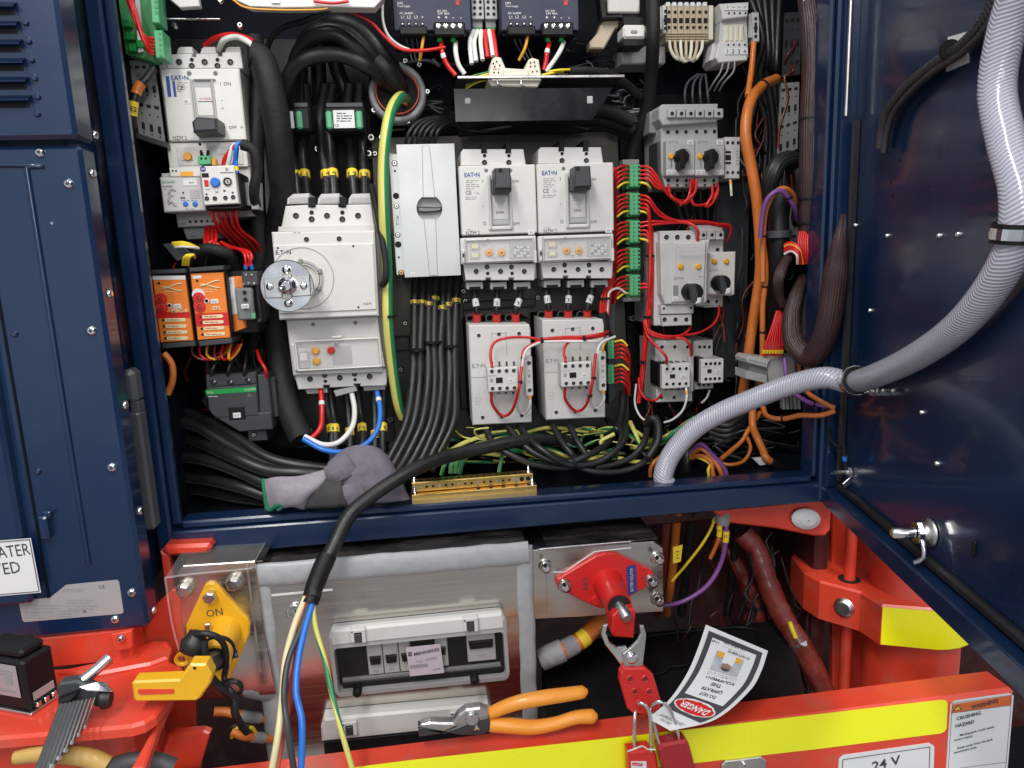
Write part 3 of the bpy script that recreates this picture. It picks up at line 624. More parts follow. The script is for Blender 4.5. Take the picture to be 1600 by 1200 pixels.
# ================================================================ silver distribution cover with round recess
d = Dev('distribution_block', 'tall silver-grey power distribution cover with a round half-moon recess', 'distribution block', 665, 436, 1.03)
d.box('base', 'grey', 614, 238, 712, 428, .02, .10, .001)
d.box('side_flange', 'coverplate', 613, 240, 632, 430, .004, .02, .001)
cx, cy, R = 671, 325.5, 19.5
# cover: centre column slightly raised, with a circular opening (built as a ring of quads)
k = d.px(0); P = d.P('cover'); c0 = d.w(cx, cy, 0); x0 = d.w(626, 330)[0]; x1 = d.w(715, 330)[0]; z1 = d.w(668, 225)[2]; z0 = d.w(668, 432)[2]
N = 40; Rm = R * k; inner = []; outer = []
for i in range(N):
    a = 2 * math.pi * i / N; ux, uz = math.cos(a), math.sin(a); inner.append((c0[0] + ux * Rm, c0[2] + uz * Rm))
    t = min(((x1 if ux > 0 else x0) - c0[0]) / ux if abs(ux) > 1e-6 else 9, ((z1 if uz > 0 else z0) - c0[2]) / uz if abs(uz) > 1e-6 else 9); outer.append((c0[0] + ux * t, c0[2] + uz * t))
outer_ = outer; cor = [(x1, z1), (x0, z1), (x0, z0), (x1, z0)]
vs = [(p[0], d.Y, p[1]) for p in inner] + [(p[0], d.Y, p[1]) for p in outer]; fs = [(i, (i + 1) % N, N + (i + 1) % N, N + i) for i in range(N)]
n0 = len(vs)
for q in cor:
    best = None
    for i in range(N):
        a, b_2 = outer[i], outer[(i + 1) % N]
        if abs(a[0] - b_2[0]) > 1e-6 and abs(a[1] - b_2[1]) > 1e-6 and (abs(a[0] - q[0]) < 1e-6 or abs(b_2[0] - q[0]) < 1e-6) and (abs(a[1] - q[1]) < 1e-6 or abs(b_2[1] - q[1]) < 1e-6): best = i
    if best is not None: vs.append((q[0], d.Y, q[1])); fs.append((N + best, N + (best + 1) % N, len(vs) - 1))
P.add(vs, fs, 'coverplate')
for a, c in (((x0, z0), (x1, z0)), ((x1, z0), (x1, z1)), ((x1, z1), (x0, z1)), ((x0, z1), (x0, z0))):
    P.add([(a[0], d.Y, a[1]), (c[0], d.Y, c[1]), (c[0], d.Y + .03, c[1]), (a[0], d.Y + .03, a[1])], [(0, 1, 2, 3)], 'coverplate')
P.add([(p[0], d.Y, p[1]) for p in inner] + [(p[0], d.Y + .010, p[1]) for p in inner], [(i, (i + 1) % N, N + (i + 1) % N, N + i) for i in range(N)], 'coverplate', True)
P = d.P('recess'); P.lathe((c0[0], d.Y + .0095, c0[2]), (0, 1, 0), [(0, Rm), (.002, Rm)], 'grey', 40, True)
d.poly('grip', 'bandgrey', [(cx - 19, cy - 3), (cx - 12, cy - 3), (cx + 10, cy - 2), (cx + 19, cy - 3), (cx + 19, cy + 4), (cx + 8, cy + 6), (cx - 10, cy + 7), (cx - 19, cy + 5)], .0015, .009, .002)
for a, c, e_, g in ((659, 226, 668, 308), (671, 226, 678, 308)):
    pass
P = d.P('rib')
def strip(P, pts, y, mt):      # shallow raised rib, top face plus sides
    q = [d.w(*p) for p in pts]; P.prism([(p[0], p[2]) for p in q], d.Y - y, d.Y + .0005, mt, .0008)
strip(P, [(659, 227), (671, 227), (680, 309), (661, 309)], .0016, 'coverplate'); strip(P, [(662, 342), (681, 342), (684, 431), (671, 431)], .0016, 'coverplate')
d.box('device_sticker', 'label', 642, 425, 648, 431, -.0006, .0006, 0); d.text('device_sticker', 'print', 'X', 645, 428, 2.4, f=-.001)
for y, r, kind in ((255, 4.6, 1), (306, 4.6, 0), (322, 4.2, 1), (367, 4.2, 1), (382, 4.8, 0), (267, 1.6, 0), (402, 1.6, 0)):
    x = 616.5 + (y - 255) * .045
    if kind: d.bolt(x, y, r, .003, 'flange_screw#%d' % y, 'steel', .002)
    else: d.cyl('hole#%d' % y, 'hole', x, y, r, .0034, .002, 14)
d.bolt(627, 426, 4.6, .003, 'flange_screw#1', 'brass', .002); d.text('print', 'print', 'E.T.N', 621, 344, 3.6, f=.0034, rot=84, maxw=16)
d.done()

# ================================================================ the big breaker with rotary drive
d = Dev('rotary_breaker', 'largest white breaker, with silver rotary drive disc on its front', 'circuit breaker', 520, 610, 1.03)
d.box('body', 'white2', 446, 330, 596, 590, .045, .10, .0015)
d.poly('side_shell', 'grey', [(585, 362), (592, 366), (608, 575), (604, 604), (594, 604)], .02, .10, .001)
d.poly('top_cap', 'white', [(438, 362), (446, 322), (482, 320), (482, 324), (492, 324), (492, 320), (529, 320), (529, 324), (540, 324), (540, 320), (580, 319), (586, 362)], .012, .08, .0012)
d.poly('shoulder', 'white2', [(434, 363), (435, 354), (585, 351), (586, 362)], .004, .05, .001)
for i, (x0, x1, s_) in enumerate(((448, 485, 6), (496, 532, 2), (544, 580, 2))):
    d.poly('terminal_hood#%d' % i, 'white2', [(x0, 319), (x0 + 1, 310), (x0 + s_ + 4, 303), (x1 - 2, 302), (x1, 318)], .014, .07, .001)
    d.poly('terminal_hood#%d' % i, 'grey', [(x0 + 4, 317), (x0 + 5, 309), (x1 - 4, 308), (x1 - 3, 316)], .0135, .01, .0004)
for i, x in enumerate((487, 535)):
    d.box('phase_gap#%d' % i, 'hole', x - 5, 308, x + 5, 322, .008, .05, .0004)
    d.hole(x, 332, 3.6, .012, 'screw_hole', 'white', False); d.hole(x, 342.5, 5, .012, 'screw_hole', 'white')
for x in (462.5, 511, 559.5): d.hole(x, 337, 5, .012, 'screw_hole', 'white')
f = -.016
d.poly('cover', 'white', [(424, 362.5), (585, 360.5), (591.5, 493.5), (436.5, 500)], f, .05, .002)
d.poly('cover_plate', 'white', [(426, 383), (583, 380), (588.5, 484), (436.5, 490.5)], f - .0022, .003, .0012)
for x, y, r in ((479, 374, 4.2), (530, 373, 4.2)): d.hole(x, y, r, f, 'screw_hole', 'white')
for x, y in ((434, 387.5), (552, 384.5), (560, 480)): d.cyl('screw_hole', 'hole', x, y, 1.6, f - .0026, .002, 10)
d.text('print', 'print', 'E.T•N', 442.5, 394, 6, f=f - .0026, bold=True, maxw=22); d.text('print', 'print', 'NZM', 574, 474.5, 3.4, f=f - .0026, maxw=11); d.lines('print', 'printgrey', 458, 363.5, 476, 1, 1, 1, f=f - .0004)
d.ring('drive_ring', 'printgrey', 473, 435, 46, 1.0, f - .0028, .0012, 48)
d.ring('drive_ring', 'grey', 474, 436, 28, 3.5, f - .006, .006, 40); d.ring('drive_ring', 'white2', 474, 436, 23, 1.5, f - .008, .008, 32)
for an in (25, 100, 250, 330):
    a = math.radians(an); x = 474 + 28 * math.cos(a); y = 436 - 28 * math.sin(a); d.box('drive_ring', 'grey2', x - 3, y - 4, x + 3, y + 4, f - .009, .008, .001)
d.cyl('drive_shaft', 'zinc', 470, 438, 12, f - .035, .035, 18)
fd = -.078; P = d.P('drive_disc'); c = d.w(448.5, 447, fd); k = d.px(fd); Rd = 39 * k
P.lathe(c, (0, 1, 0), [(0, Rd - .001), (.001, Rd), (.004, Rd)], 'chrome', 48)
d.poly('drive_bar', 'steel', [(411.5, 435), (441, 431), (441, 437), (455, 437), (455, 430), (484, 429), (486, 462), (456, 464), (456, 458), (441, 458), (441, 466), (414, 466)], fd - .004, .0042, .001)
d.poly('drive_disc', 'zinc', [(441, 428), (455, 427), (456, 466), (441, 467)], fd - .0015, .002, .0006)
for i, (x, y) in enumerate(((447, 422), (421.5, 448), (474.5, 447), (450, 474))):
    d.P('rivet#%d' % i).lathe(d.w(x, y, fd - .004), (0, 1, 0), [(-.0015, .002), (-.0005, .0045), (.001, .0055), (.005, .0055)], 'chrome', 16)
d.P('hub').lathe(d.w(450, 446, fd - .004), (0, 1, 0), [(-.016, .0055), (-.015, .007), (-.008, .007), (-.008, .0105), (-.005, .0115), (.002, .0115)], 'chrome', 20)
d.P('hub').lathe(d.w(441, 451, fd - .020), (.35, 1, .12), [(-.006, .002), (-.004, .004), (.012, .0045)], 'chrome', 14)
# lower half
d.poly('lower_body', 'white2', [(447, 500), (590, 494), (599, 560), (598, 582), (458, 587)], .004, .06, .0015)
d.poly('trip_frame', 'white', [(455, 538), (594, 531), (601, 573), (460, 580)], -.003, .02, .0012)
d.poly('trip_unit', 'white2', [(463, 535), (590, 529), (593.5, 571), (468, 577)], -.0044, .002, .0003)
d.poly('trip_unit', 'grey', [(466, 549), (483, 548.5), (485, 575), (469, 576)], -.0056, .0015, .0003); d.box('trip_unit', 'white', 469, 552, 480, 564, -.0066, .0015, .0004)
d.box('trip_unit', 'silverlabel', 519, 541, 550, 570, -.0048, .0006, 0)
for i, (x, y, mt) in enumerate(((493, 549, 'amber'), (494.5, 565, 'amber'), (517, 548, 'redwire'))):
    d.P('setting_dial#%d' % i).lathe(d.w(x, y, -.009), (0, 1, 0), [(0, .0035), (.001, .0048), (.004, .005)], mt, 14)
    for q in range(10):
        an = q * .628; o = d.w(x, y, -.0062); o = o + Vector((math.cos(an) * .0062, 0, math.sin(an) * .0062)); d.P('setting_dial#%d' % i).box(o[0] - .0006, o[1], o[2] - .0006, o[0] + .0006, o[1] + .001, o[2] + .0006, mt, 0)
d.lines('fine_print', 'printgrey', 466, 538, 480, 2, 4, 1, -.0048); d.lines('fine_print', 'printgrey', 494, 536, 520, 1, 4, 1, -.0048)
for a_, b_2 in (((461, 534), (592, 528)), ((592, 528), (596, 572)), ((596, 572), (466, 579)), ((466, 579), (461, 534))): d.tube('window_frame', 'white', [(*a_, -.008), (*b_2, -.008)], 3, 6)
q = [d.w(*p, -.0075) for p in ((462, 535), (591, 529), (595, 571), (467, 578))]; d.P('window_pane', 'window_frame').add(q, [(0, 1, 2, 3)], 'clear')
d.bolt(525, 536, 3, -.011, 'window_latch', 'chrome'); d.box('window_latch', 'white', 517, 525, 534, 529, -.01, .008, .001)
d.bolt(489, 507, 3.2, .0032, 'cover_screw#1', 'grey2', .0015); d.bolt(555, 504.5, 3.2, .0032, 'cover_screw#2', 'grey2', .0015)
d.poly('terminal_cap', 'white2', [(459, 582), (604, 576), (604, 600), (601, 603), (563, 604), (563, 600), (553, 600), (553, 604), (515, 606), (515, 602), (505, 602), (505, 607), (466, 609)], .010, .08, .0012)
for x, y, r in ((484.5, 592, 5), (531, 590, 5), (577.5, 588, 5), (507.5, 586, 4.8), (554, 584, 4.8)): d.hole(x, y, r, .010, 'screw_hole', 'white2')
for x, y in ((508.5, 595.5), (555, 593)): d.hole(x, y, 3, .010, 'screw_hole', 'white2', False)
d.poly('terminal_shroud', 'grey', [(476, 608), (511, 606), (512, 614), (480, 616)], .02, .05, .001)
d.poly('terminal_shroud#2', 'grey', [(521, 611), (555, 603), (558, 611), (525, 620)], .012, .05, .001)
d.poly('terminal_shroud#3', 'grey', [(567, 604), (601, 601), (602, 609), (569, 611)], .02, .05, .001)
d.done()

# ================================================================ upper left breaker
d = Dev('circuit_breaker', 'white breaker at upper left with its black handle pushed down to OFF', 'circuit breaker', 320, 345, 1.03)
d.box('body', 'white2', 262, 100, 388, 340, .03, .12, .001)
d.box('cover', 'white', 257, 107, 379.5, 220, 0, .05, .0015)
d.poly('top_cap', 'white2', [(260, 107), (266, 85), (280, 84), (300, 84), (300, 89), (306, 89), (306, 84), (340, 83), (340, 88), (347, 88), (347, 82), (376, 81), (380, 107)], .008, .10, .001)
for i, (x0, x1) in enumerate(((275, 302), (312, 338), (350, 377))): d.poly('terminal_hood#%d' % i, 'white2', [(x0, 85), (x0 + 3, 75), (x0 + 7, 73), (x1 - 2, 73), (x1, 84)], .02, .07, .001)
for x in (280, 320, 360): d.hole(x, 97, 4.8, .008, 'screw_hole', 'white2')
for x in (300, 340): d.hole(x, 93.5, 3, .008, 'screw_hole', 'white2', False); d.hole(x, 103, 4.6, .008, 'screw_hole', 'white2')
for x in (295.5, 336.5): d.bolt(x, 114, 3.4, -.0006, 'cover_screw#%d' % x, 'grey2', .001)
d.box('colour_bar', 'logoblue', 260.5, 119, 266, 151, -.0006, .0006, 0); d.box('colour_bar#2', 'logoblue', 270.5, 127, 274.5, 151, -.0006, .0006, 0)
d.text('print', 'logoblue', 'EAT•N', 281, 121.5, 6, bold=True, maxw=23); d.text('fine_print', 'print', 'CE', 281.5, 137, 5.4, maxw=8); d.lines('fine_print', 'printgrey', 276, 129, 294, 5, 3.4, .9)
for s_ in ((301, 122, 304, 205), (333, 122, 336, 205), (301, 122, 336, 125), (301, 202, 336, 205)): d.box('toggle_slot', 'white2', *s_, -.004, .005, .001)
d.box('toggle_slot', 'grey', 304.5, 125.5, 332.5, 202, -.0006, .001, 0); d.box('toggle_slot', 'white', 307, 137, 332, 181, -.0014, .0015, .0006)
d.text('fine_print', 'salmon', 'I=160A', 321, 154, 3.2, f=-.0018, maxw=17); d.box('fine_print', 'print', 309, 158, 332, 159, -.0018, .0004, 0)
d.box('device_sticker', 'label', 286, 154.5, 297, 162.5, -.0006, .0006, .0002); d.text('device_sticker', 'print', 'F0', 291, 158.6, 3, f=-.0012)
d.poly('toggle_handle', 'darkgrey', [(299, 190), (307, 182), (338, 184), (340, 205), (302, 207)], -.040, .040, .003); d.box('toggle_handle', 'black', 306, 202, 318, 212, -.01, .012, .001)
d.text('print', 'print', 'I', 344.5, 131, 4.6); d.text('print', 'print', 'ON', 355, 130.6, 4.6); d.text('print', 'print', 'O', 349.5, 199, 4.4); d.text('print', 'print', 'OFF', 363.5, 199, 4.4); d.text('print', 'print', '•', 347, 157, 4); d.text('print', 'print', '+', 348, 169, 4)
d.text('print', 'print', 'NZM 2', 281, 215.5, 5.4, maxw=19); d.box('fine_print', 'printgrey', 376, 197, 379, 200, -.0005, .0004, 0)
d.box('trip_frame', 'white', 262, 222, 386, 262, .004, .05, .0012); d.box('trip_unit', 'white2', 277, 229, 380, 258, .003, .003, .0005); d.box('trip_unit', 'white', 338, 232, 372, 240, .0022, .001, 0)
d.P('setting_dial').lathe(d.w(292.5, 244, -.001), (0, 1, 0), [(0, .0045), (.001, .0052), (.004, .0055)], 'amber', 14); d.box('fine_print', 'printgrey', 284, 250, 302, 251, .0024, .0004, 0); d.cyl('screw_hole', 'hole', 312, 225, 2, .003, .002, 10)
d.box('signal_plug', 'palegreen', 309, 243, 329, 257, -.012, .02, .001); d.box('signal_plug', 'hole', 313, 246, 316, 249, -.0126, .001, 0); d.box('signal_plug', 'hole', 320, 246, 323, 249, -.0126, .001, 0)
d.tube('signal_plug', 'black', [(315, 243, -.005), (314, 236, .0)], 4); d.tube('signal_plug', 'black', [(324, 243, -.005), (325, 236, .0)], 4); d.box('signal_plug', 'amber', 330, 247, 337, 259, -.008, .01, .001)
d.box('lower_body', 'white2', 267, 262, 392, 300, .010, .05, .001); d.box('terminal_cap', 'white2', 272, 300, 392, 312, .02, .05, .001)
d.done()
# ================================================================ left column: relays
d = Dev('relay', 'light grey earth-leakage relay with two blue dials below the upper left breaker', 'relay', 285, 333, 1.00)
d.box('base', 'white2', 255, 270, 320, 330, .02, .06, .001)
d.poly('housing', 'white2', [(249, 277), (313, 277), (321, 329), (256, 332)], 0, .04, .0015)
d.poly('cap', 'white', [(264, 262), (312, 261), (314, 276), (266, 276)], .004, .03, .0008); d.box('warning_flash', 'amber', 282, 268, 302, 275, .0034, .0008, 0)
d.cyl('terminal_hole', 'hole', 270, 267, 1.4, .0036, .001, 8); d.cyl('terminal_hole#2', 'hole', 275, 267, 1.4, .0036, .001, 8)
d.box('nameplate', 'label', 286, 281, 308, 290, -.0008, .0008, 0); d.text('nameplate', 'print', 'E6/6', 299, 285, 2.6, f=-.0012)
d.text('print', 'sgreen', 'Schneider', 263.5, 284, 4, rot=-0, maxw=18); d.text('print', 'print', 'RH99M', 262, 291.5, 3.2, maxw=12); d.lines('fine_print', 'printgrey', 256, 296, 263, 1, 3, 1)
for a, c in (((263, 302), (274, 298)), ((263, 314), (270, 306)), ((263, 318), (275, 322))): d.tube('symbol', 'grey', [(*a, -.0008), ((a[0] + c[0]) / 2, min(a[1], c[1]) - 3, -.0008), (*c, -.0008)], 3, 6)
d.box('test_field', 'grey', 297, 296, 311, 310, -.0006, .0006, 0)
for x, y in ((286, 301), (283.5, 309), (287.5, 309)): d.cyl('indicator#%d%d' % (x, y), 'print', x, y, 1.4, -.0008, .001, 8)
for i, x in enumerate((289.5, 304.5)): d.P('setting_dial#%d' % i).lathe(d.w(x, 318.5, -.002), (0, 1, 0), [(0, .0022), (.0005, .0032), (.002, .0034)], 'bluewire', 14)
d.lines('fine_print', 'printgrey', 283, 313, 312, 1, 3, 1); d.lines('fine_print', 'printgrey', 290, 326.5, 314, 1, 3, 1)
d.done()
d = Dev('overload_relay', 'white overload relay with blue reset button and red window, left side', 'relay', 345, 322, .985)
d.box('base', 'black', 322, 270, 379, 325, .012, .07, .002)
d.poly('front', 'white', [(312, 260), (366, 258), (373, 318), (319, 321)], 0, .02, .0012)
d.cyl('emblem', 'navylabel', 317, 264, 4, -.0005, .0005, 16); d.text('emblem', 'label', 'AB', 317, 264, 3, f=-.001)
d.box('display', 'hole', 315.5, 270.5, 326, 277, -.0006, .001, 0); d.box('trip_window', 'redwire', 319, 281, 325.5, 291, -.0012, .001, .0005)
d.cyl('reset_button', 'bluewire', 335.5, 284.5, 6.8, -.004, .006, 20, .0012)
d.ring('current_dial', 'grey', 355.5, 284, 7, 1, -.0008, .0008, 20); d.cyl('current_dial', 'grey', 355.5, 284, 4, -.002, .002, 14, .0005); d.box('current_dial', 'print', 354.8, 281, 356.2, 286, -.0024, .001, 0)
for x, y, r in ((323.5, 310, 3.6), (336, 310, 3.6), (352.5, 309, 3.6), (364.5, 308, 3.6)): d.hole(x, y, r, 0, 'terminal_screw', 'white')
for x, y in ((322.5, 303.5), (350.5, 298), (363.5, 301)): d.cyl('mark#%d' % x, 'print', x, y, 1.6, -.0006, .001, 8)
d.box('test_button', 'white', 336, 295, 340, 300, -.002, .003, .0006); d.box('print_bar', 'print', 344, 269, 365, 270, -.0005, .0005, 0); d.box('print_mark', 'printgrey', 352, 262, 356.5, 266.5, -.0005, .0005, 0); d.lines('fine_print', 'printgrey', 320, 296, 331, 1, 3, 1)
d.box('terminal_row', 'black', 322, 321, 378, 328, .004, .03, .002)
d.done()
d = Dev('relay_socket', 'cream relay socket below the relay with two blue dials', 'relay', 310, 358, 1.05)
d.poly('body', 'white2', [(274, 332), (340, 330), (343, 352), (278, 355)], 0, .08, .001); d.poly('foot', 'grey', [(285, 356), (342, 353), (346, 372), (292, 374)], .02, .06, .001)
for i in range(5): d.cyl('wire_hole#%d' % i, 'hole', 297 + i * 9, 346.5 - i * .3, 2, -.0003, .001, 10)
d.text('print', 'print', 'E6R/6', 285, 349.5, 3.4, maxw=11); d.text('print', 'print', '6X', 302, 369, 3.6, f=.0195)
d.done()
def endclamp(px, py, Y, label, w_=11, h=44, mt='grey'):
    d = Dev('terminal_block', label, 'terminal block', px, py + h / 2, Y)
    d.box('body', mt, px - w_ * .9, py - h / 2 + 2, px + w_ * .35, py + h / 2 - 6, .004, .05, .001)
    d.poly('front', mt, [(px - w_ * .3, py - h / 2), (px + w_ * .9, py - h / 2), (px + w_, py + h / 2), (px, py + h / 2)], 0, .03, .001)
    for k, q in enumerate((-.28, -.1, .14, .32)): d.box('slot#%d' % k, 'hole', px + 1, py + h * q - 2.5, px + 5, py + h * q + 2.5, -.0006, .001, 0)
    d.cyl('clamp_screw', 'hole', px + 3, py + h * .03, 3.2, -.0008, .001, 12); d.done()
endclamp(393, 305, 1.01, 'grey rail end clamp right of the overload relay')
endclamp(1037, 30, 1.09, 'white rail end clamp left of the beige terminals', 7, 44, 'white2')
endclamp(1178, 42, 1.09, 'light grey rail end clamp right of the 1 2 3 4 terminals', 9, 46, 'white2')

def monitor(cor, label, kind):
    (x0, y0), (x1, y1), (x2, y2), (x3, y3) = cor     # face corners TL TR BR BL
    d = Dev('monitoring_relay', label, 'relay', (x2 + x3) / 2, y2 + 8, .99)
    d.poly('housing', 'black', [(x0 - 3, y0 - 8), (x1 + 3, y1 - 10), (x1 + 4, y1), (x2 + 4, y2 + 8), (x3 - 1, y3 + 9), (x0 - 4, y0)], .004, .09, .002)
    d.poly('top_ridge', 'darkgrey', [(x0 - 2, y0 - 9), (x1 + 1, y1 - 11), (x1 + 1, y1 - 4), (x0 - 2, y0 - 2)], -.004, .05, .001); d.poly('foot', 'darkgrey', [(x3 + 1, y3 + 2), (x2 + 3, y2 + 1), (x2 + 3, y2 + 9), (x3 + 2, y3 + 10)], -.003, .05, .001)
    d.poly('front', 'orange', cor, 0, .005, .0006)
    dx = (x3 - x0) / (y3 - y0)
    L = lambda u, v: (x0 + (x1 - x0) * u + (x3 - x0) * v, y0 + (y1 - y0) * u + (y3 - y0) * v)
    def quad(key, mt, u0, v0, u1, v1, f=-.0004): d.poly(key, mt, [L(u0, v0), L(u1, v0), L(u1, v1), L(u0, v1)], f, .0004)
    if kind == 0: quad('header', 'label', 0.0, 0, 1, .06)
    else: d.poly('header', 'label', [L(.06, .035), L(.3, .03), L(.33, .05), L(.3, .075), L(.06, .08)], -.0004, .0004)
    wv = [(L(.26 + .6 * t / 12, .155 + .035 * math.cos(t / 12 * 3.3)), ) for t in range(13)]
    d.tube('wave_emblem', 'cream', [(*p[0], -.0006) for p in wv], 2.2, 5); d.tube('wave_emblem', 'cream', [(*L(.26 + .6 * t / 12, .195 - .03 * math.cos(t / 12 * 3.3)), -.0006) for t in range(13)], 1.6, 5)
    a = L(.3, .24); d.lines('fine_print', 'cream', a[0], a[1], a[0] + 26, 1 + kind, 4, .8)
    rv0, rv1 = (.545, .635) if kind == 0 else (.60, .795)
    quad('red_band', 'redwire', 0.0, rv0, 1, rv1)
    if kind: c = L(.17, .32); d.cyl('dial_scale#w', 'label', c[0], c[1], 9, -.0006, .0008, 20)
    for q, v in enumerate((.35, .47) if kind == 0 else (.37, .50)):
        c = L(.17, v); d.cyl('dial_scale#%d' % q, 'redpla', c[0], c[1], 8.6, -.0012 - q * .0002, .001, 20); d.ring('dial#%d' % q, 'salmon', c[0], c[1], 5, 1.2, -.003, .0016, 16); d.cyl('dial#%d' % q, 'redpla', c[0], c[1], 3, -.0042, .003, 12, .0005)
    c = L(.4, .45 if kind == 0 else .42); d.ring('small_dial', 'label', c[0], c[1], 3.6, 1, -.001, .001, 14)
    c = L(.64, .46 if kind == 0 else .43); d.box('device_sticker', 'label', c[0] - 6, c[1] - 3.6, c[0] + 6, c[1] + 3.6, -.001, .0008, .0003); d.text('device_sticker', 'print', 'K01' if kind == 0 else 'K21', c[0], c[1], 3, f=-.0014)
    c = L(.62, .525); d.text('print', 'cream', 'MRC-8' if kind == 0 else 'EFL', c[0] + 4, c[1], 5.4, bold=True, maxw=22, f=-.0016)
    rows = (.665, .76, .85, .94) if kind == 0 else (.655, .74, .83, .92)
    for i, v in enumerate(rows):
        p = L(.23, v); q2 = L(.82, v); d.poly('legend#%d' % i, 'cream', [(p[0], p[1] - 2.6), (q2[0], q2[1] - 2.8), (q2[0] + 2, q2[1]), (q2[0], q2[1] + 2.4), (p[0], p[1] + 2.6), (p[0] - 1.5, p[1])], -.0008, .0008)
        c = L(.16, v); d.cyl('lamp#%d' % i, 'hole', c[0], c[1], 1.8, -.001, .001, 10)
        d.lines('legend_print', 'salmon' if kind == 0 or i > 1 else 'redwire', p[0] + 2, (p[1] + q2[1]) / 2, q2[0] - 1, 1, 2, 1, -.0012)
    c = L(.17 if kind == 0 else .18, .11 if kind == 0 else .11); d.cyl('mark', 'hole', c[0], c[1], 1.8, -.0008, .001, 10)
    d.done()
monitor([(238, 431), (289, 430.5), (302, 532), (251, 535)], 'left orange monitoring relay with one narrow red band and four legends', 0)
monitor([(297.5, 427.5), (348.5, 425.5), (359.5, 527.5), (309, 531.5)], 'right orange monitoring relay with a broad red band', 1)
d = Dev('monitoring_relay', 'partly hidden orange relay with white strip, behind the clear plug-in relay', 'relay', 370, 520, 1.01)
d.poly('front', 'orange', [(355, 433), (379, 431), (385, 512), (364, 520)], 0, .05, .001); d.poly('strip', 'label', [(355.5, 434), (365, 433), (372, 490), (360, 492)], -.0006, .0006); d.poly('housing', 'black', [(352, 424), (398, 422), (408, 500), (404, 520), (360, 522)], .006, .06, .002)
d.lines('fine_print', 'printgrey', 357, 438, 363, 2, 4, 1, -.001); d.done()
d = Dev('plug_in_relay', 'smoky clear plug-in relay on a socket with blue ferrules above', 'relay', 385, 520, .985)
d.box('socket_top', 'darkgrey', 378, 424, 403, 447, .004, .04, .0015); d.box('relay_case', 'grey2', 369, 450, 396, 500, .004, .04, .002); d.box('clear_cover', 'smoke', 367.5, 448, 397.5, 501, -.001, .03, .002)
for i in range(3): d.cyl('contact#%d' % i, 'hole', 382 + i * 1.2, 457 + i * 11, 3, .0025, .001, 10)
for i, (x, y) in enumerate(((384, 430), (393, 430), (380, 444), (388, 443), (397, 443))): d.bolt(x, y, 2.2, .003, 'terminal_screw#%d' % i, 'steel', .001)
d.box('device_sticker', 'label', 377, 475, 389, 482, -.002, .001, .0003); d.text('device_sticker', 'print', 'K2M', 383, 478.6, 3, f=-.0026)
d.box('test_lever', 'palegreen', 393, 489, 399, 498, -.002, .005, .0005); d.box('side_block', 'black', 400, 440, 409, 504, .006, .05, .002); d.bolt(405, 501, 3, .004, 'side_screw', 'darkgrey'); d.done()
d = Dev('contactor', 'charcoal contactor with a green stripe at lower left of the cabinet', 'contactor', 370, 690, 1.02)
d.poly('top', 'darkgrey', [(321, 586), (400, 582), (401, 600), (322, 606)], .004, .08, .0015)
d.poly('body', 'darkgrey', [(322, 606), (401, 601), (404, 645), (424, 644), (426, 671), (374, 675), (333, 650), (326, 640)], 0, .09, .0015)
d.poly('body', 'darkgrey', [(402, 586), (418, 585), (425, 645), (405, 646)], .006, .08, .0015)
d.poly('stripe', 'sgreen', [(321, 609.5), (400, 604), (400.6, 611.5), (322, 617)], -.0006, .0008); d.text('stripe', 'label', 'Schneider', 391, 608, 2.8, f=-.001, rot=3, maxw=17); d.text('stripe', 'label', 'TeSys', 328, 613, 2.8, f=-.001, rot=3, maxw=9)
d.lines('fine_print', 'label', 325, 619.5, 340, 1, 2, 1)
for x, y in ((334, 597), (360, 597), (388, 594)): d.hole(x, y, 4.6, .004, 'terminal_screw', 'darkgrey'); d.bolt(x + 1, y, 2.4, .001, 'screw#%d' % x, 'steel', .001)
d.box('indicator_well', 'black', 357, 636, 383, 656, -.001, .002, .0008); d.box('device_sticker', 'label', 364, 645, 376, 653, -.0022, .001, .0002); d.text('device_sticker', 'print', 'K11', 370, 649, 3, f=-.0028)
d.box('seam', 'black', 334, 650, 404, 650.8, -.0004, .0005, 0); d.lines('fine_print', 'printgrey', 387, 616, 397, 2, 3, .8)
d.poly('auxiliary', 'darkgrey', [(386, 673), (416, 672), (418, 688), (389, 690)], .01, .05, .001); d.bolt(397, 679, 4.4, .009, 'screw#9', 'steel'); d.box('side_tab', 'darkgrey', 420, 590, 432, 652, .02, .05, .001)
d.done()

# ================================================================ right column
d = Dev('motor_starter', 'pair of grey motor starters with black rotary knobs at upper right', 'motor starter', 1080, 293, 1.06)
d.poly('busbar_cover', 'grey', [(1030, 170), (1035, 163), (1122, 162), (1122, 170), (1131, 170), (1131, 184), (1123, 186), (1120, 190), (1036, 196), (1030, 186)], -.004, .06, .0015)
for i in range(6): d.box('busbar_tooth#%d' % i, 'grey', 1043.5 + i * 14.7, 169.5, 1056.5 + i * 14.7, 184, -.010, .02, .001); d.hole(1050 + i * 14.6, 177.4, 3.2, -.010, 'terminal_hole', 'grey', False)
d.poly('body', 'grey', [(1033, 196), (1121, 190), (1122, 216), (1132, 216), (1133, 274), (1124, 276), (1122, 292), (1040, 293), (1034, 270)], .008, .08, .0012)
for i, x in enumerate((1043.5, 1057.5, 1071.5, 1088, 1102, 1116)): d.hole(x, 206.5 - i * .2, 3.2, .008, 'terminal_hole', 'grey', False)
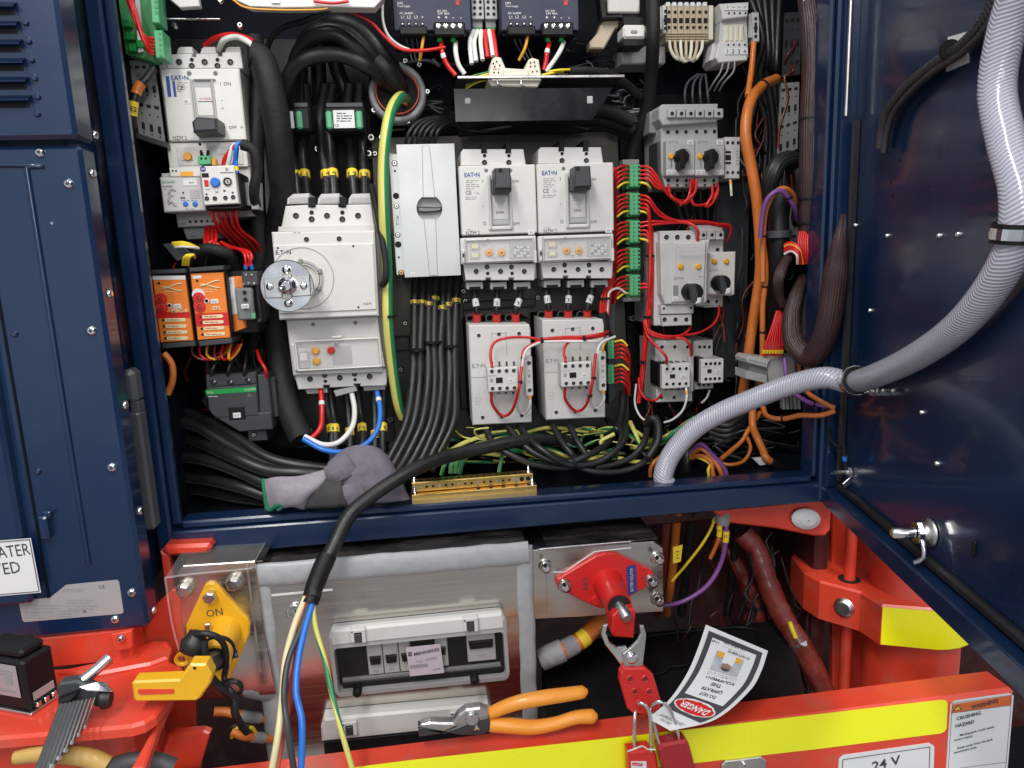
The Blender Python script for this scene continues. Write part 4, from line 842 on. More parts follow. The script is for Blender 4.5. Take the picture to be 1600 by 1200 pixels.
for n_, (x0, k) in enumerate(((1041, 'left'), (1087, 'right'))):
    d.box('switch_front#%d' % n_, 'grey', x0, 218, x0 + 45.4, 275, -.006, .03, .0014)
    d.text('print', 'printgrey', 'E.T•N', x0 + 11, 221.6, 4, f=-.0065, bold=True, maxw=15); d.box('device_sticker#%d' % n_, 'label', x0 + 33, 219, x0 + 42, 226, -.0068, .0006, 0); d.text('device_sticker', 'print', 'Q5' if n_ else 'Q4', x0 + 37.5, 222.5, 3, f=-.0074)
    d.P('setting_dial#%d' % n_).lathe(d.w(x0 + 8, 244, -.0095), (0, 1, 0), [(0, .0030), (.001, .0042), (.004, .0045)], 'amber', 14); d.box('fine_print#%d' % n_, 'print', x0 + 7.6, 251, x0 + 8.6, 262, -.0063, .0004, 0)
    d.ring('knob_ring#%d' % n_, 'grey2', x0 + 26.5, 245, 13, 1, -.0068, .001, 28)
    d.cyl('knob#%d' % n_, 'black', x0 + 27, 245, 10.8, -.020, .014, 22, .0015)
    d.poly('knob#%d' % n_, 'black', [(x0 + 23.5, 233), (x0 + 31, 232.5), (x0 + 32, 250), (x0 + 30, 263), (x0 + 26, 264.5), (x0 + 23, 260)], -.030, .024, .002)
    for x in (x0 + 4, x0 + 11.5, x0 + 33, x0 + 41): d.box('terminal_tag#%d_%d' % (n_, x), 'label', x - 3.4, 265.5, x + 3.4, 273, -.007, .0012, .0004); d.ring('terminal_tag#%d_%d' % (n_, x), 'printgrey', x, 269.5, 2.2, .7, -.0074, .0006, 12)
for i, x in enumerate((1044, 1058, 1072, 1079, 1086, 1101, 1115)): d.hole(x, 282, 3, .008, 'terminal_hole', 'grey', False); d.hole(x, 289, 2.2, .008, 'terminal_hole', 'grey', False)
d.poly('side_contact', 'white2', [(1133, 214), (1157, 214), (1156, 279), (1133, 279)], .004, .06, .0012)
for x in (1136.5, 1144.5, 1153): d.hole(x, 223, 2.8, .004, 'terminal_hole', 'white2', False); d.hole(x, 269.5, 2.6, .004, 'terminal_hole', 'white2', False)
d.box('side_contact_window', 'hole', 1134, 242, 1142, 250, .003, .002, 0); d.box('side_contact_window', 'hole', 1134, 236, 1142, 239, .003, .002, 0); d.box('side_contact_window', 'hole', 1134, 253, 1142, 256, .003, .002, 0); d.lines('fine_print', 'printgrey', 1150, 236, 1156, 5, 5, 1.2, .0036)
d.poly('rail_foot', 'darkgrey', [(1027, 222), (1040, 220), (1040, 286), (1028, 290)], .014, .04, .001); d.box('back_block', 'grey2', 1015, 174, 1034, 208, .03, .03, .001)
d.done()
d = Dev('motor_starter', 'large light grey motor starter with torn clear film and white tipped knob', 'motor starter', 1055, 511, 1.04)
d.box('body', 'white2', 1022, 362, 1078, 508, .012, .10, .0015)
d.poly('terminal_cap', 'white2', [(1031, 361), (1087, 360), (1088, 380), (1032, 381)], -.002, .06, .001)
for x in (1041, 1058, 1075): d.hole(x, 370.5, 4.4, -.002, 'terminal_hole', 'white2')
d.poly('front', 'white2', [(1032, 378), (1110, 374), (1106, 400), (1105, 470), (1100, 476), (1040, 476), (1034, 460)], -.010, .05, .0018)
d.poly('front_raise', 'white2', [(1052, 380), (1104, 378), (1102, 420), (1100, 472), (1050, 472)], -.014, .006, .0015)
d.poly('clear_film', 'clear', [(1060, 379), (1100, 377), (1101, 398), (1064, 400), (1059, 390)], -.020, .0004)
for a, c in (((1060, 379), (1064, 391)), ((1064, 391), (1100, 388)), ((1062, 398), (1094, 399)), ((1060, 380), (1080, 381))): d.tube('film_edge', 'clear', [(*a, -.0205), (*c, -.0205)], 1.6, 5)
for i, x in enumerate((1064.5, 1092)): d.P('setting_dial#%d' % i).lathe(d.w(x, 416.5, -.0175), (0, 1, 0), [(0, .0030), (.001, .0042), (.004, .0047)], 'amber', 14)
d.text('print', 'printgrey', 'E.T•N', 1060.5, 435, 4, f=-.0145, bold=True, maxw=16); d.lines('fine_print', 'printgrey', 1092, 432, 1102, 1, 3, 1, -.0145); d.box('fine_print', 'grey2', 1052, 446, 1060, 462, -.0146, .0004, 0)
d.box('device_sticker', 'label', 1050, 464, 1060, 471, -.0152, .0008, .0002); d.text('device_sticker', 'print', 'Q1', 1055, 467.6, 2.8, f=-.0156)
d.ring('knob_ring', 'white', 1080, 456, 14, 2.2, -.020, .006, 28); d.cyl('knob', 'black', 1087, 457, 14, -.040, .026, 24, .002); d.poly('knob', 'darkgrey', [(1081, 444), (1088, 443), (1092, 458), (1091, 472), (1085, 474), (1082, 462)], -.052, .013, .002)
d.poly('knob_tip', 'label', [(1086, 466), (1096, 465), (1096, 473), (1088, 475)], -.052, .010, .001)
d.poly('lower_cap', 'white2', [(1033, 477), (1084, 475), (1084, 490), (1034, 491)], -.004, .05, .001); d.poly('terminal_foot', 'white2', [(1034, 492), (1081, 491), (1081, 508), (1036, 510)], -.001, .06, .001)
for x in (1037.5,): d.cyl('mark', 'hole', x, 482, 2, -.0046, .001, 10)
d.cyl('mark#2', 'hole', 1080, 481, 2, -.0046, .001, 10)
for x in (1037, 1054, 1071): d.hole(x + 1, 499, 4, -.001, 'terminal_hole', 'white2')
d.done()
d = Dev('motor_starter', 'narrow motor starter tucked behind the large one, black knob with white tip', 'motor starter', 1125, 470, 1.07)
for i in range(3): d.poly('busbar_tooth#%d' % i, 'white2', [(1092 + i * 13.5, 361), (1104.6 + i * 13.5, 360.5), (1104.6 + i * 13.5, 374), (1092 + i * 13.5, 374.5)], -.006, .03, .001); d.hole(1102 + i * 13.4 - 3, 367, 3.2, -.006, 'terminal_hole', 'white2', False)
d.poly('busbar_cover', 'white2', [(1088, 352), (1128, 352), (1130, 362), (1088, 362)], .004, .03, .001)
d.box('body', 'white2', 1100, 374, 1130, 480, .01, .08, .001); d.hole(1121, 390, 3.4, .01, 'terminal_hole', 'white2', False)
d.poly('front', 'white', [(1106, 395), (1150, 393), (1148, 460), (1143, 462), (1104, 460)], -.008, .03, .0015)
for i, x in enumerate((1117, 1136)): d.P('setting_dial#%d' % i).lathe(d.w(x, 408.5, -.0115), (0, 1, 0), [(0, .003), (.001, .0042), (.004, .0047)], 'amber', 14)
d.text('print', 'printgrey', 'E.T•N', 1115, 422, 3.4, f=-.0085, bold=True, maxw=13); d.lines('fine_print', 'printgrey', 1108, 440, 1114, 3, 4, 1, -.0085); d.box('device_sticker', 'label', 1106, 452, 1114, 458, -.009, .0008, 0)
d.cyl('knob', 'black', 1131, 443, 13, -.030, .024, 22, .002); d.poly('knob', 'darkgrey', [(1126, 431), (1132, 430), (1137, 445), (1136, 458), (1130, 459), (1127, 448)], -.040, .011, .002); d.poly('knob_tip', 'label', [(1132, 452), (1142, 450), (1142, 458), (1134, 460)], -.040, .009, .001)
d.poly('terminal_foot', 'grey', [(1086, 466), (1127, 464), (1127, 477), (1088, 479)], .008, .05, .001)
for x in (1106.5, 1119.5): d.hole(x, 471, 3, .008, 'terminal_hole', 'grey', False)
d.done()
def smallcon(x0, y0, w_, h, bx, by, bw, bh, label, st, Y=1.06, big=True):
    d = Dev('contactor', label, 'contactor', x0 + w_ / 2, y0 + h, Y)
    d.poly('body', 'white2', [(x0, y0 + 2), (x0 + w_, y0), (x0 + w_ + (2 if big else 1), y0 + h - 2), (x0 + 2, y0 + h)], .004, .08, .0012)
    n = 3; sp = (w_ - 16) / 2
    for i in range(n): d.hole(x0 + 10 + i * sp, y0 + 11, 3.2 if big else 2.8, .004, 'terminal_hole', 'white2', False); d.hole(x0 + 9 + i * sp, y0 + h - 8, 3.2 if big else 2.8, .004, 'terminal_hole', 'white2', False)
    d.box('auxiliary_side', 'black', bx - 6, by - 2, bx + 4, by + bh - 2, -.016, .04, .001); d.box('auxiliary_block', 'white', bx, by, bx + bw, by + bh, -.026, .05, .0014)
    s4 = (bw - 14) / 3
    for k in range(4):
        d.hole(bx + 7 + k * s4, by + 7.4 - k * .3, 3, -.026, 'terminal_screw', 'white', big); d.hole(bx + 6.6 + k * s4, by + bh - 7 - k * .3, 3, -.026, 'terminal_screw', 'white', big)
        if big: d.box('wire_stub#%d' % k, 'darkgrey', bx + 3 + k * s4, by - 4, bx + 8 + k * s4, by, -.012, .01, .001); d.box('wire_stub#%d' % k, 'darkgrey', bx + 4 + k * s4, by + bh, bx + 8 + k * s4, by + bh + 3, -.012, .01, .001)
    d.box('indicator_window', 'hole', bx + bw * .27, by + bh * .42, bx + bw * .45, by + bh * .58, -.0266, .001, 0); d.box('device_sticker', 'label', bx + bw * .64, by + bh * .42, bx + bw * .88, by + bh * .57, -.0268, .0008, .0002)
    d.text('device_sticker', 'print', st, bx + bw * .76, by + bh * .5, 2.4, f=-.0274); d.text('print', 'printgrey', 'EATON', bx + bw * .22, by + bh * .33, 2.4, f=-.0265, maxw=11)
    return d
d = smallcon(1024, 531, 56, 98, 1035, 569, 44, 38, 'white contactor at lower right, larger of the two there, red wires entering it', 'K3'); d.box('side_block', 'white2', 1076, 556, 1084, 612, -.004, .05, .001); d.done()
smallcon(1083, 531, 31, 78, 1096, 561, 35, 38, 'small white contactor at lower right, beside the orange cable', 'K4', 1.08, False).done()
# green terminal column on a dark rail
d = Dev('terminal_strip', 'tall strip of five green plug terminals carrying red wires', 'terminal strip', 990, 472, 1.06)
d.poly('rail', 'darkgrey', [(980, 250), (998, 250), (1000, 470), (982, 471)], .016, .03, .001); d.box('end_stop', 'grey2', 973, 249, 999, 257, .006, .02, .001); d.box('end_stop#2', 'grey2', 973, 464, 1001, 471, .006, .02, .001)
for i, (y0, y1) in enumerate(((257, 292), (302, 336), (345, 379), (388, 421), (430, 462))):
    d.box('base#%d' % i, 'green', 978, y0 - 2, 999, y1 + 3, .006, .02, .001); d.box('green_terminal#%d' % i, 'palegreen', 985, y0, 1001, y1, -.006, .014, .0012)
    for k in range(5):
        y = y0 + 4 + k * (y1 - y0 - 8) / 4; d.cyl('screw#%d' % i, 'green', 990.5, y, 1.9, -.0066, .001, 8); d.box('wire_slot#%d' % i, 'hole', 997, y - 1.6, 999.6, y + 1.6, -.0064, .001, 0)
d.done()
d = Dev('terminal_strip', 'short dark rail with two green terminals beside the right white contactor', 'terminal strip', 955, 622, 1.05)
d.poly('rail', 'darkgrey', [(950, 474), (962, 474), (962, 622), (951, 632)], .012, .03, .001)
for i, (y0, y1) in enumerate(((531, 561), (570, 600))):
    d.box('green_terminal#%d' % i, 'palegreen', 950, y0, 960, y1, -.002, .02, .001)
    for k in range(4): d.cyl('screw#%d' % i, 'green', 954, y0 + 5 + k * 6.5, 1.6, -.0026, .001, 8)
d.done()
d = Dev('terminal_block', 'grey spring terminal block tilted toward the right with yellow ferrules on top', 'terminal block', 1200, 604, 1.0)
d.poly('body', 'grey', [(1211, 562), (1222, 552), (1243, 560), (1246, 600), (1226, 603), (1203, 600), (1199, 570)], .0, .05, .002)
d.poly('upper_step', 'grey', [(1167, 561), (1172, 556), (1205, 560), (1200, 570), (1199, 575), (1168, 567)], -.008, .04, .001); d.poly('lower_step', 'grey', [(1167, 579), (1199, 587), (1199, 600), (1167, 592)], -.008, .04, .001); d.poly('core', 'grey2', [(1172, 567), (1200, 574), (1200, 588), (1172, 580)], .002, .04, .001)
for k in range(8): d.poly('blade#%d' % k, 'white2', [(1170 + k * 3.8, 555.5 + k * .7), (1172.4 + k * 3.8, 556 + k * .7), (1172.4 + k * 3.8, 562 + k * .9), (1170 + k * 3.8, 561.5 + k * .9)], -.0095, .01)
d.box('marker', 'label', 1208, 536, 1220, 552, .01, .03, .001); d.poly('end_plate', 'grey2', [(1243, 556), (1252, 558), (1254, 606), (1246, 604)], .004, .04, .001)
for k in range(5): d.poly('comb#%d' % k, 'grey2', [(1222 + k * 6, 605), (1226 + k * 6, 605), (1228 + k * 6, 640), (1224 + k * 6, 640)], .03, .01, .001)
d.done()
# ================================================================ top row
def psu(dx, label):
    d = Dev('power_supply', label, 'power supply', 672, 50, 1.04, 'navy power supplies along the top'); d.off = (dx, 0)
    d.box('case', 'navy', 612, -60, 735, 48, 0, .10, .0015)
    d.box('input_plug', 'black', 624, 40, 668, 54, -.010, .03, .0015); d.box('output_plug', 'black', 678, 34, 727, 55, -.010, .03, .0015)
    for i, x in enumerate((685, 696.5, 708, 719)): d.P('output_screw#%d' % i).lathe(d.w(x, 40.5, -.0105), (0, 1, 0), [(-.0008, .0014), (-.0008, .0035), (.0012, .0042)], 'chrome', 14)
    for i, x in enumerate((629, 639, 650, 660)): d.box('input_pin#%d' % i, 'hole', x - 2.5, 34, x + 2.5, 40, -.0006, .001, 0); d.cyl('input_pin#%d' % i, 'steel', x, 37, 1.2, -.001, .001, 8); d.text('print', 'label', ('L1', 'L2', 'L3', '=')[i], x, 26.5, 4)
    for x, t in ((685.5, '+'), (697, '+'), (708, '-'), (720, '-')): d.text('print', 'label', t, x, 27, 5, bold=True)
    d.text('print', 'label', 'AC 3x400V', 635, 20.5, 3, maxw=20); d.text('print', 'label', 'DC 24V', 691, 17, 3, maxw=14); d.text('print', 'label', '24V 40A', 693, 21, 3, maxw=18); d.text('print', 'label', 'DPS', 625, 5, 3.4); d.text('print', 'label', 'Power Supply', 631, 9.5, 2.6, maxw=18)
    d.box('indicator', 'redwire', 712, 0, 718, 8, -.0008, .001, .0002)
    for k in range(3): d.cyl('indicator_lamp#%d' % k, 'reddark', 713 + k * 3, 2, 1.2, -.001, .001, 8)
    d.box('bottom_step', 'navy', 616, 49, 731, 56, .012, .08, .001)
    d.done()
psu(0, 'left navy power supply with L1 L2 L3 inputs, beside the cable hole'); psu(169, 'right navy power supply with L1 L2 L3 inputs, above the white relay socket')
d = Dev('terminal_block', 'grey push-in terminal pair between the two navy power supplies', 'terminal block', 756, 45, 1.06)
for i, x in enumerate((746, 767)):
    d.box('block#%d' % i, 'grey', x - 9.5, -20, x + 9.5, 30, 0, .05, .001); d.box('foot#%d' % i, 'grey2', x - 8, 30, x + 8, 44, .006, .04, .001); d.box('green_foot#%d' % i, 'sgreen', x - 6, 43, x + 7, 49, .004, .03, .001)
    for k in range(2):
        for j in range(3): d.hole(x - 4.5 + k * 9, 3 + j * 9.5, 2.6, 0, 'terminal_hole', 'grey', False)
d.done()
d = Dev('metal_shelf', 'black folded metal shelf with bright front edge above the breakers', 'shelf', 832, 190, 1.06)
p = d.w(710, 140); q = d.w(955, 140); zz = p[2]; d.P('top').box(p[0], .995, zz, q[0] , 1.17, zz + .002, 'black', .001)
d.P('edge').box(p[0], .992, zz - .001, q[0], .9945, zz + .0025, 'steel', .0005)
a = [W(709, 139, .996), W(957, 137, .996), W(938, 170, .996), W(925, 187, .996), W(712, 190, .996)]; d.P('front_lip').prism([(v[0], v[2]) for v in a], .996, .999, 'glossblack')
P = d.P('slot'); v = W(922, 156, .995); P.box(v[0] - .004, .9945, v[2] - .005, v[0] + .004, .9958, v[2] + .005, 'grey', .001); v = W(731, 158, .995); P.box(v[0] - .004, .9945, v[2] - .004, v[0] + .004, .9958, v[2] + .004, 'grey2', .001)
d.done()
d = Dev('relay_socket', 'cream relay socket with two raised horns standing on the black shelf', 'relay socket', 806, 136, 1.0)
d.poly('body', 'ivory', [(762, 126), (766, 103), (769, 92), (775, 88), (783, 90), (790, 106), (820, 108), (826, 93), (832, 90), (842, 93), (847, 124), (840, 136), (768, 134)], 0, .04, .0015)
d.box('ledge', 'ivory', 786, 108, 826, 127, -.004, .01, .001); d.box('ledge', 'ivory', 768, 118, 845, 126, -.006, .01, .001)
for x, y in ((771, 99), (776, 96), (773, 104), (781, 102), (829, 98), (835, 97), (829, 104), (836, 103), (772, 113), (779, 113), (832, 112), (839, 111)): d.cyl('contact_hole#%d_%d' % (x, y), 'hole', x, y, 1.2, -.0008, .001, 8)
d.lines('fine_print', 'printgrey', 770, 108, 786, 1, 2, 1, -.0004); d.tube('spring_clip', 'chrome', [(776, 124, -.008), (778, 132, -.012), (783, 134, -.008)], 2.4, 6); d.tube('spring_clip#2', 'chrome', [(814, 124, -.008), (815, 134, -.012), (820, 135, -.008)], 2.4, 6); d.done()
d = Dev('terminal_block', 'beige seven-way terminal block at the top with white tags', 'terminal block', 1075, 66, 1.09)
for i in range(7):
    x = 1040 + i * 9.6
    d.poly('terminal#%d' % i, 'beige', [(x, 8), (x + 9.1, 8), (x + 9.1, 50), (x + 9.1, 66), (x, 66)], 0, .05, .0008)
    d.box('tag#%d' % i, 'label', x + 1, 3, x + 7.6, 10, -.001, .01, .0008); d.hole(x + 5, 19, 2.8, 0, 'terminal_hole', 'beige', False); d.box('wire_slot#%d' % i, 'hole', x + 2, 28, x + 8, 36, -.0006, .001, 0); d.hole(x + 5, 43, 2.8, 0, 'terminal_hole', 'beige', False)
for k in range(4): d.box('rib#%d' % k, 'beige', 1040, 51 + k * 4, 1107, 53 + k * 4, -.0022, .003, .0006)
d.box('end_plate', 'ivory', 1107.5, 8, 1115, 62, .002, .05, .001)
d.done()
d = Dev('terminal_block', 'white stepped terminal block numbered 1 2 3 4 at the top right', 'terminal block', 1145, 100, 1.08)
d.poly('back', 'white2', [(1128, 10), (1166, 8), (1170, 90), (1122, 90)], .006, .06, .001)
d.poly('upper_step', 'white', [(1124, 6), (1170, 3), (1168, 26), (1130, 30), (1128, 20)], -.004, .03, .001); d.poly('recess', 'ivory', [(1130, 38), (1162, 37), (1164, 66), (1132, 66)], .004, .01, .001); d.poly('lower_step', 'white', [(1124, 66), (1166, 64), (1168, 94), (1124, 98), (1118, 90)], -.012, .05, .0012)
d.box('tag', 'label', 1132, 6, 1169, 16, -.0052, .001, 0); d.box('tag#2', 'label', 1133, 75, 1168, 85, -.0132, .001, 0)
for i in range(4): d.text('number', 'print', str(i + 1), 1136.5 + i * 9, 80, 6, f=-.0138); d.cyl('wire_hole#%d' % i, 'hole', 1138 + i * 8.6, 70, 1.6, -.0125, .001, 8); d.cyl('wire_hole#%d' % (i + 4), 'hole', 1139 + i * 8.6, 20.5, 1.6, -.0045, .001, 8); d.text('number', 'print', '+', 1137 + i * 9, 11, 4, f=-.0058); d.box('spring#%d' % i, 'ivory', 1134 + i * 7.6, 40, 1139 + i * 7.6, 64, .0025, .003, .001)
d.poly('lever', 'white2', [(1114, 68), (1119, 66), (1116, 94), (1108, 95)], 0, .02, .001); d.done()
d = Dev('relay_box', 'white relay housing with black clamp jaws at top, left of the beige terminals', 'relay', 1000, 70, 1.07)
d.box('case', 'white2', 950, -30, 1000, 20, 0, .05, .002); d.box('socket', 'grey', 972, 72, 1040, 100, .03, .05, .002); d.box('jaw', 'black', 973, 25, 1008, 40, -.012, .03, .002); d.box('jaw#2', 'black', 973, 60, 1008, 73, -.012, .03, .002); d.box('lever', 'white', 974, 38, 1010, 60, -.016, .03, .003); d.box('lever', 'grey2', 984, 45, 998, 54, -.017, .003, .003); d.bolt(1011, 49, 5, -.02, 'screw', 'chrome')
d.poly('bracket', 'beige', [(942, 32), (972, 30), (973, 42), (962, 44), (944, 76), (922, 76), (921, 66), (935, 50)], .012, .02, .002); d.poly('bracket#2', 'black', [(936, -10), (946, -10), (948, 24), (974, 22), (974, 28), (940, 28)], -.002, .02, .001); d.done()
d = Dev('equipment_tray', 'white metal tray with a yellow edge hanging across the top left', 'tray', 430, 20, .99)
d.poly('panel', 'white', [(362, -60), (600, -60), (600, -4), (585, 12), (520, 11), (440, 12), (390, 10), (368, 0)], 0, .02, .001); d.tube('yellow_edge', 'amber', [(362, -2, -.001), (385, 12, -.001), (440, 15.5, -.001), (495, 15, -.001), (512, 13, -.001)], 2.6, 6); d.poly('bracket', 'white2', [(262, -30), (306, -30), (312, 10), (281, 12), (262, -4)], .01, .01, .001)
d.bolt(344, 0, 4, -.001, 'screw', 'steel'); d.box('tag', 'label', 424, -2, 437, 5, -.0022, .001, .0003); d.box('light_strip', 'steel', 258, 28, 344, 30, .03, .004, .0005); d.bolt(272, 39, 5, .05, 'screw#2', 'steel'); d.bolt(375, 39, 5, .05, 'screw#3', 'steel'); d.done()
# cable grommet in the back panel
d = Dev('cable_grommet', 'grey plastic ring with red lining in the back panel, black cables passing through', 'grommet', 622, 186, 1.10)
d.P('ring').lathe(d.w(621, 145), (0, 1, 0), [(.02, .030), (0, .033), (-.004, .037), (0, .041), (.02, .042)], 'boot', 40, cap=False); d.P('lining').lathe(d.w(621, 145, .012), (0, 1, 0), [(.0, .0315), (-.010, .0318), (-.010, .030), (.03, .029)], 'salmon', 36, cap=False); d.P('bore').lathe(d.w(621, 145, .014), (0, 1, 0), [(0, .030), (.01, .030)], 'hole', 36, True)
for x, y in ((668, 143), (633, 95), (584, 172), (638, 189), (655, 101)): d.bolt(x, y, 5, .01, 'screw#%d' % x, 'steel', .004)
d.done()
def ct(x0, x1, label, full):
    d = Dev('current_transformer', label, 'current transformer', (x0 + x1) / 2, 207, 1.07)
    d.box('case', 'black', x0, 166, x1 + 4, 204, .0, .04, .003); d.box('top_plate', 'darkgrey', x0 + 2, 160, x1, 168, .01, .03, .001)
    for i, x in enumerate((x0 + 7, x1 - 6) if full else (x1 - 14,)): d.box('green_bar#%d' % i, 'palegreen', x - 5, 173, x + 5, 201, -.003, .006, .002)
    if full: d.box('label_plate', 'label', x0 + 14, 172, x1 - 13, 200, -.001, .001, 0); d.lines('fine_print', 'print', x0 + 19, 177, x1 - 16, 4, 4, 1.2, -.0014); d.text('fine_print', 'print', 'CE', x0 + 19, 196, 4, f=-.0014)
    else: d.box('label_plate', 'label', x0 - 3, 174, x0 + 2, 200, .001, .01, 0)
    d.done()
ct(457, 481, 'narrow black current transformer with one green bar, above the big breaker', False); ct(507, 567, 'wide black current transformer with two green bars and a white label', True)
# left: slotted metal strips and top left green board
def slotted(cor, Y, label, cols, rows, mt='grey2', ym=0):
    (x0, y0), (x1, y1), (x2, y2), (x3, y3) = cor
    d = Dev('slotted_strip', label, 'metal strip', (x2 + x3) / 2, y2, Y); L = lambda u, v: (x0 + (x1 - x0) * u + ((x3 - x0) * (1 - u) + (x2 - x1) * u) * v, (y0 + (y1 - y0) * u) * (1 - v) + (y3 + (y2 - y3) * u) * v)
    d.poly('strip', mt, cor, 0, .002, 0)
    for r_ in range(rows):
        for c in range(cols):
            u = (c + .5) / cols; v = (r_ + .3) / rows; w_ = .18 / cols; h = .26 / rows if r_ % 2 else .10 / rows
            if r_ % 2 == 0: w_ *= 1.5
            d.poly('slot#%d_%d' % (r_, c), 'hole', [L(u - w_, v), L(u + w_, v), L(u + w_, v + h * 1.4), L(u - w_, v + h * 1.4)], -.0008, .001)
            a = L(u, v + .52 / rows); d.cyl('hole#%d_%d' % (r_, c), 'hole', a[0], a[1], 1.1, -.0006, .0008, 8)
    d.done()
slotted([(196, 95), (240, 92), (258, 222), (206, 205)], 1.03, 'slotted grey metal strip at upper left, behind the orange cable lug', 4, 4)
slotted([(1220, 130), (1249, 128), (1246, 232), (1214, 248)], 1.10, 'slotted grey metal strip near the upper right, above the black wire loop', 3, 4)
slotted([(1226, 20), (1252, 18), (1250, 116), (1222, 120)], 1.12, 'shadowed slotted strip at the very top right', 3, 3, 'darkgrey')
slotted([(1226, 320), (1250, 318), (1246, 382), (1222, 384)], 1.08, 'short piece of slotted strip showing between black conduit and brown bundle', 2, 3)
d = Dev('fuse_holder_rail', 'grey rail ledge hanging under the upper left slotted strip', 'rail', 230, 225, 1.02); d.poly('ledge', 'darkgrey', [(203, 205), (260, 222), (262, 232), (206, 214)], 0, .04, .001); d.poly('leg', 'grey2', [(213, 262), (222, 262), (232, 332), (225, 334)], .02, .003, .0005); d.done()
d = Dev('relay_board', 'green relay terminal board with red wires at the extreme upper left', 'terminal board', 225, 96, 1.0)
d.poly('board', 'green', [(180, -30), (232, -30), (250, 78), (240, 97), (196, 84)], .01, .02, .001)
for i, (x0, y0, x1, y1) in enumerate(((233, -20, 249, 36), (239, 47, 257, 91))):
    d.poly('green_terminal#%d' % i, 'palegreen', [(x0, y0), (x1 - 4, y0), (x1, y1), (x0 + 4, y1)], -.010, .03, .0012)
    for k in range(5): d.cyl('screw#%d' % i, 'green', (x0 + x1) / 2 + 1 + k * .6, y0 + 5 + k * 8.5, 2.2, -.0108, .001, 8)
for x, y in ((192, 30), (196, 50), (200, 68), (212, 62)): d.box('relay#%d' % y, 'sgreen', x, y, x + 12, y + 12, .0, .012, .001)
d.poly('label_strip', 'label', [(210, -10), (217, -10), (224, 80), (216, 82)], .004, .003); d.done()
d = Dev('insulation_flap', 'black folded cardboard flap above the orange relays', 'flap', 270, 405, 1.0)
d.P('sheet').prism([(v[0], v[2]) for v in (d.w(253, 381), d.w(278, 379), d.w(300, 396), d.w(296, 404), d.w(276, 408))], 1.0, 1.004, 'darkgrey', .001); d.done()
# ================================================================ thick black cables at the left and centre
YM = ('yellow',)
G1 = 'black power cables entering the big breaker'
for i, (x, t, xt, tx) in enumerate(((462, 'L1', 458, 470), (477, 'L1', 480, 478), (508, 'L2', 500, 482), (520, 'L2', 515, 492), (552, 'L3', 544, 540), (568, 'L3', 560, 552))):
    cable('power_cable', 'black power cable with yellow %s sleeve entering the big breaker, %s of its pair' % (t, 'left' if i % 2 == 0 else 'right'), 'cable',
          [(x + (0 if i < 4 else -6), 130, 1.12), (xt, 180, 1.13), (x - 4, 235, 1.12), (x, 272, 1.10), (x + 2, 306, 1.085)], 15, 'rubber', G1, [(.80, 12, 'yellow', t, 1.1)])
G2 = 'thick black cables arching into the grommet'
for i, p in enumerate(([(446, 190, 1.12), (448, 135, 1.08), (475, 92, 1.06), (530, 88, 1.06), (580, 108, 1.07), (612, 142, 1.13)],
                       [(456, 190, 1.13), (460, 110, 1.09), (480, 66, 1.07), (520, 55, 1.06), (570, 88, 1.07), (612, 136, 1.13)],
                       [(470, 185, 1.14), (468, 90, 1.11), (490, 52, 1.08), (540, 50, 1.07), (585, 88, 1.08), (622, 138, 1.13)],
                       [(500, 165, 1.15), (498, 70, 1.12), (520, 36, 1.09), (565, 50, 1.08), (605, 95, 1.09), (630, 132, 1.13)],
                       [(545, 160, 1.15), (520, 90, 1.14), (530, 60, 1.12), (590, 100, 1.10), (612, 130, 1.10), (628, 150, 1.15)],
                       [(590, 95, 1.08), (605, 110, 1.08), (620, 130, 1.10), (634, 150, 1.15)])):
    cable('power_cable', 'thick black cable arching into the round grommet, %s' % ('lowest outer arch', 'second arch from the left', 'third arch from the left', 'topmost arch', 'short one under the others', 'thickest, at the grommet mouth')[i], 'cable', p, 22 if i < 5 else 26, 'rubber', G2)
cable('power_cable', 'thin black cable swinging from the yellow edged tray down beside the conduit', 'cable', [(418, 110, 1.09), (420, 70, 1.07), (440, 45, 1.05), (480, 30, 1.02), (525, 8, 1.0)], 8, 'rubber')
# conduits left of the big breaker
cable('wrapped_conduit', 'fat black taped cable loom running down left of the big breaker', 'cable loom', [(392, 84, 1.02), (408, 96, 1.02), (424, 150, 1.02), (436, 230, 1.03), (440, 310, 1.06), (428, 380, 1.09), (424, 450, 1.10), (430, 520, 1.09), (440, 590, 1.07), (452, 640, 1.05), (472, 688, 1.02)], 37, 'wrap', n=16)
cable('wrapped_conduit', 'slimmer black taped loom beside the side of the upper left breaker', 'cable loom', [(398, 60, 1.10), (404, 140, 1.08), (400, 240, 1.06), (402, 320, 1.08), (408, 400, 1.09), (404, 470, 1.10), (400, 560, 1.12), (420, 640, 1.12)], 24, 'wrap', n=14)
cable('wrapped_conduit', 'black taped elbow with blue, white and red wires going into the overload relay', 'cable loom', [(378, 226, .985), (394, 236, .985), (400, 262, .99), (398, 300, 1.0), (402, 330, 1.04)], 15, 'wrap', n=12)
for px, mt, nm in ((351, 'redwire', 'red'), (357, 'whitewire', 'white'), (367, 'bluewire', 'blue')):
    cable('lead_wire', '%s wire curving from black taped elbow down into the overload relay' % nm, 'wire', [(379, 226, .985), (372, 224, .984), (362 if mt != 'bluewire' else 368, 232, .982), (px, 250, .985), (px - 2, 260, .99)], 6, mt, None)
cable('ferrule_wire', 'blue wire with a yellow ferrule at right edge of the overload relay', 'wire', [(371, 230, .986), (369, 255, .986), (371, 270, .987)], 5, 'bluewire', None, [(.9, 9, 'yellow', None, 1.2)])
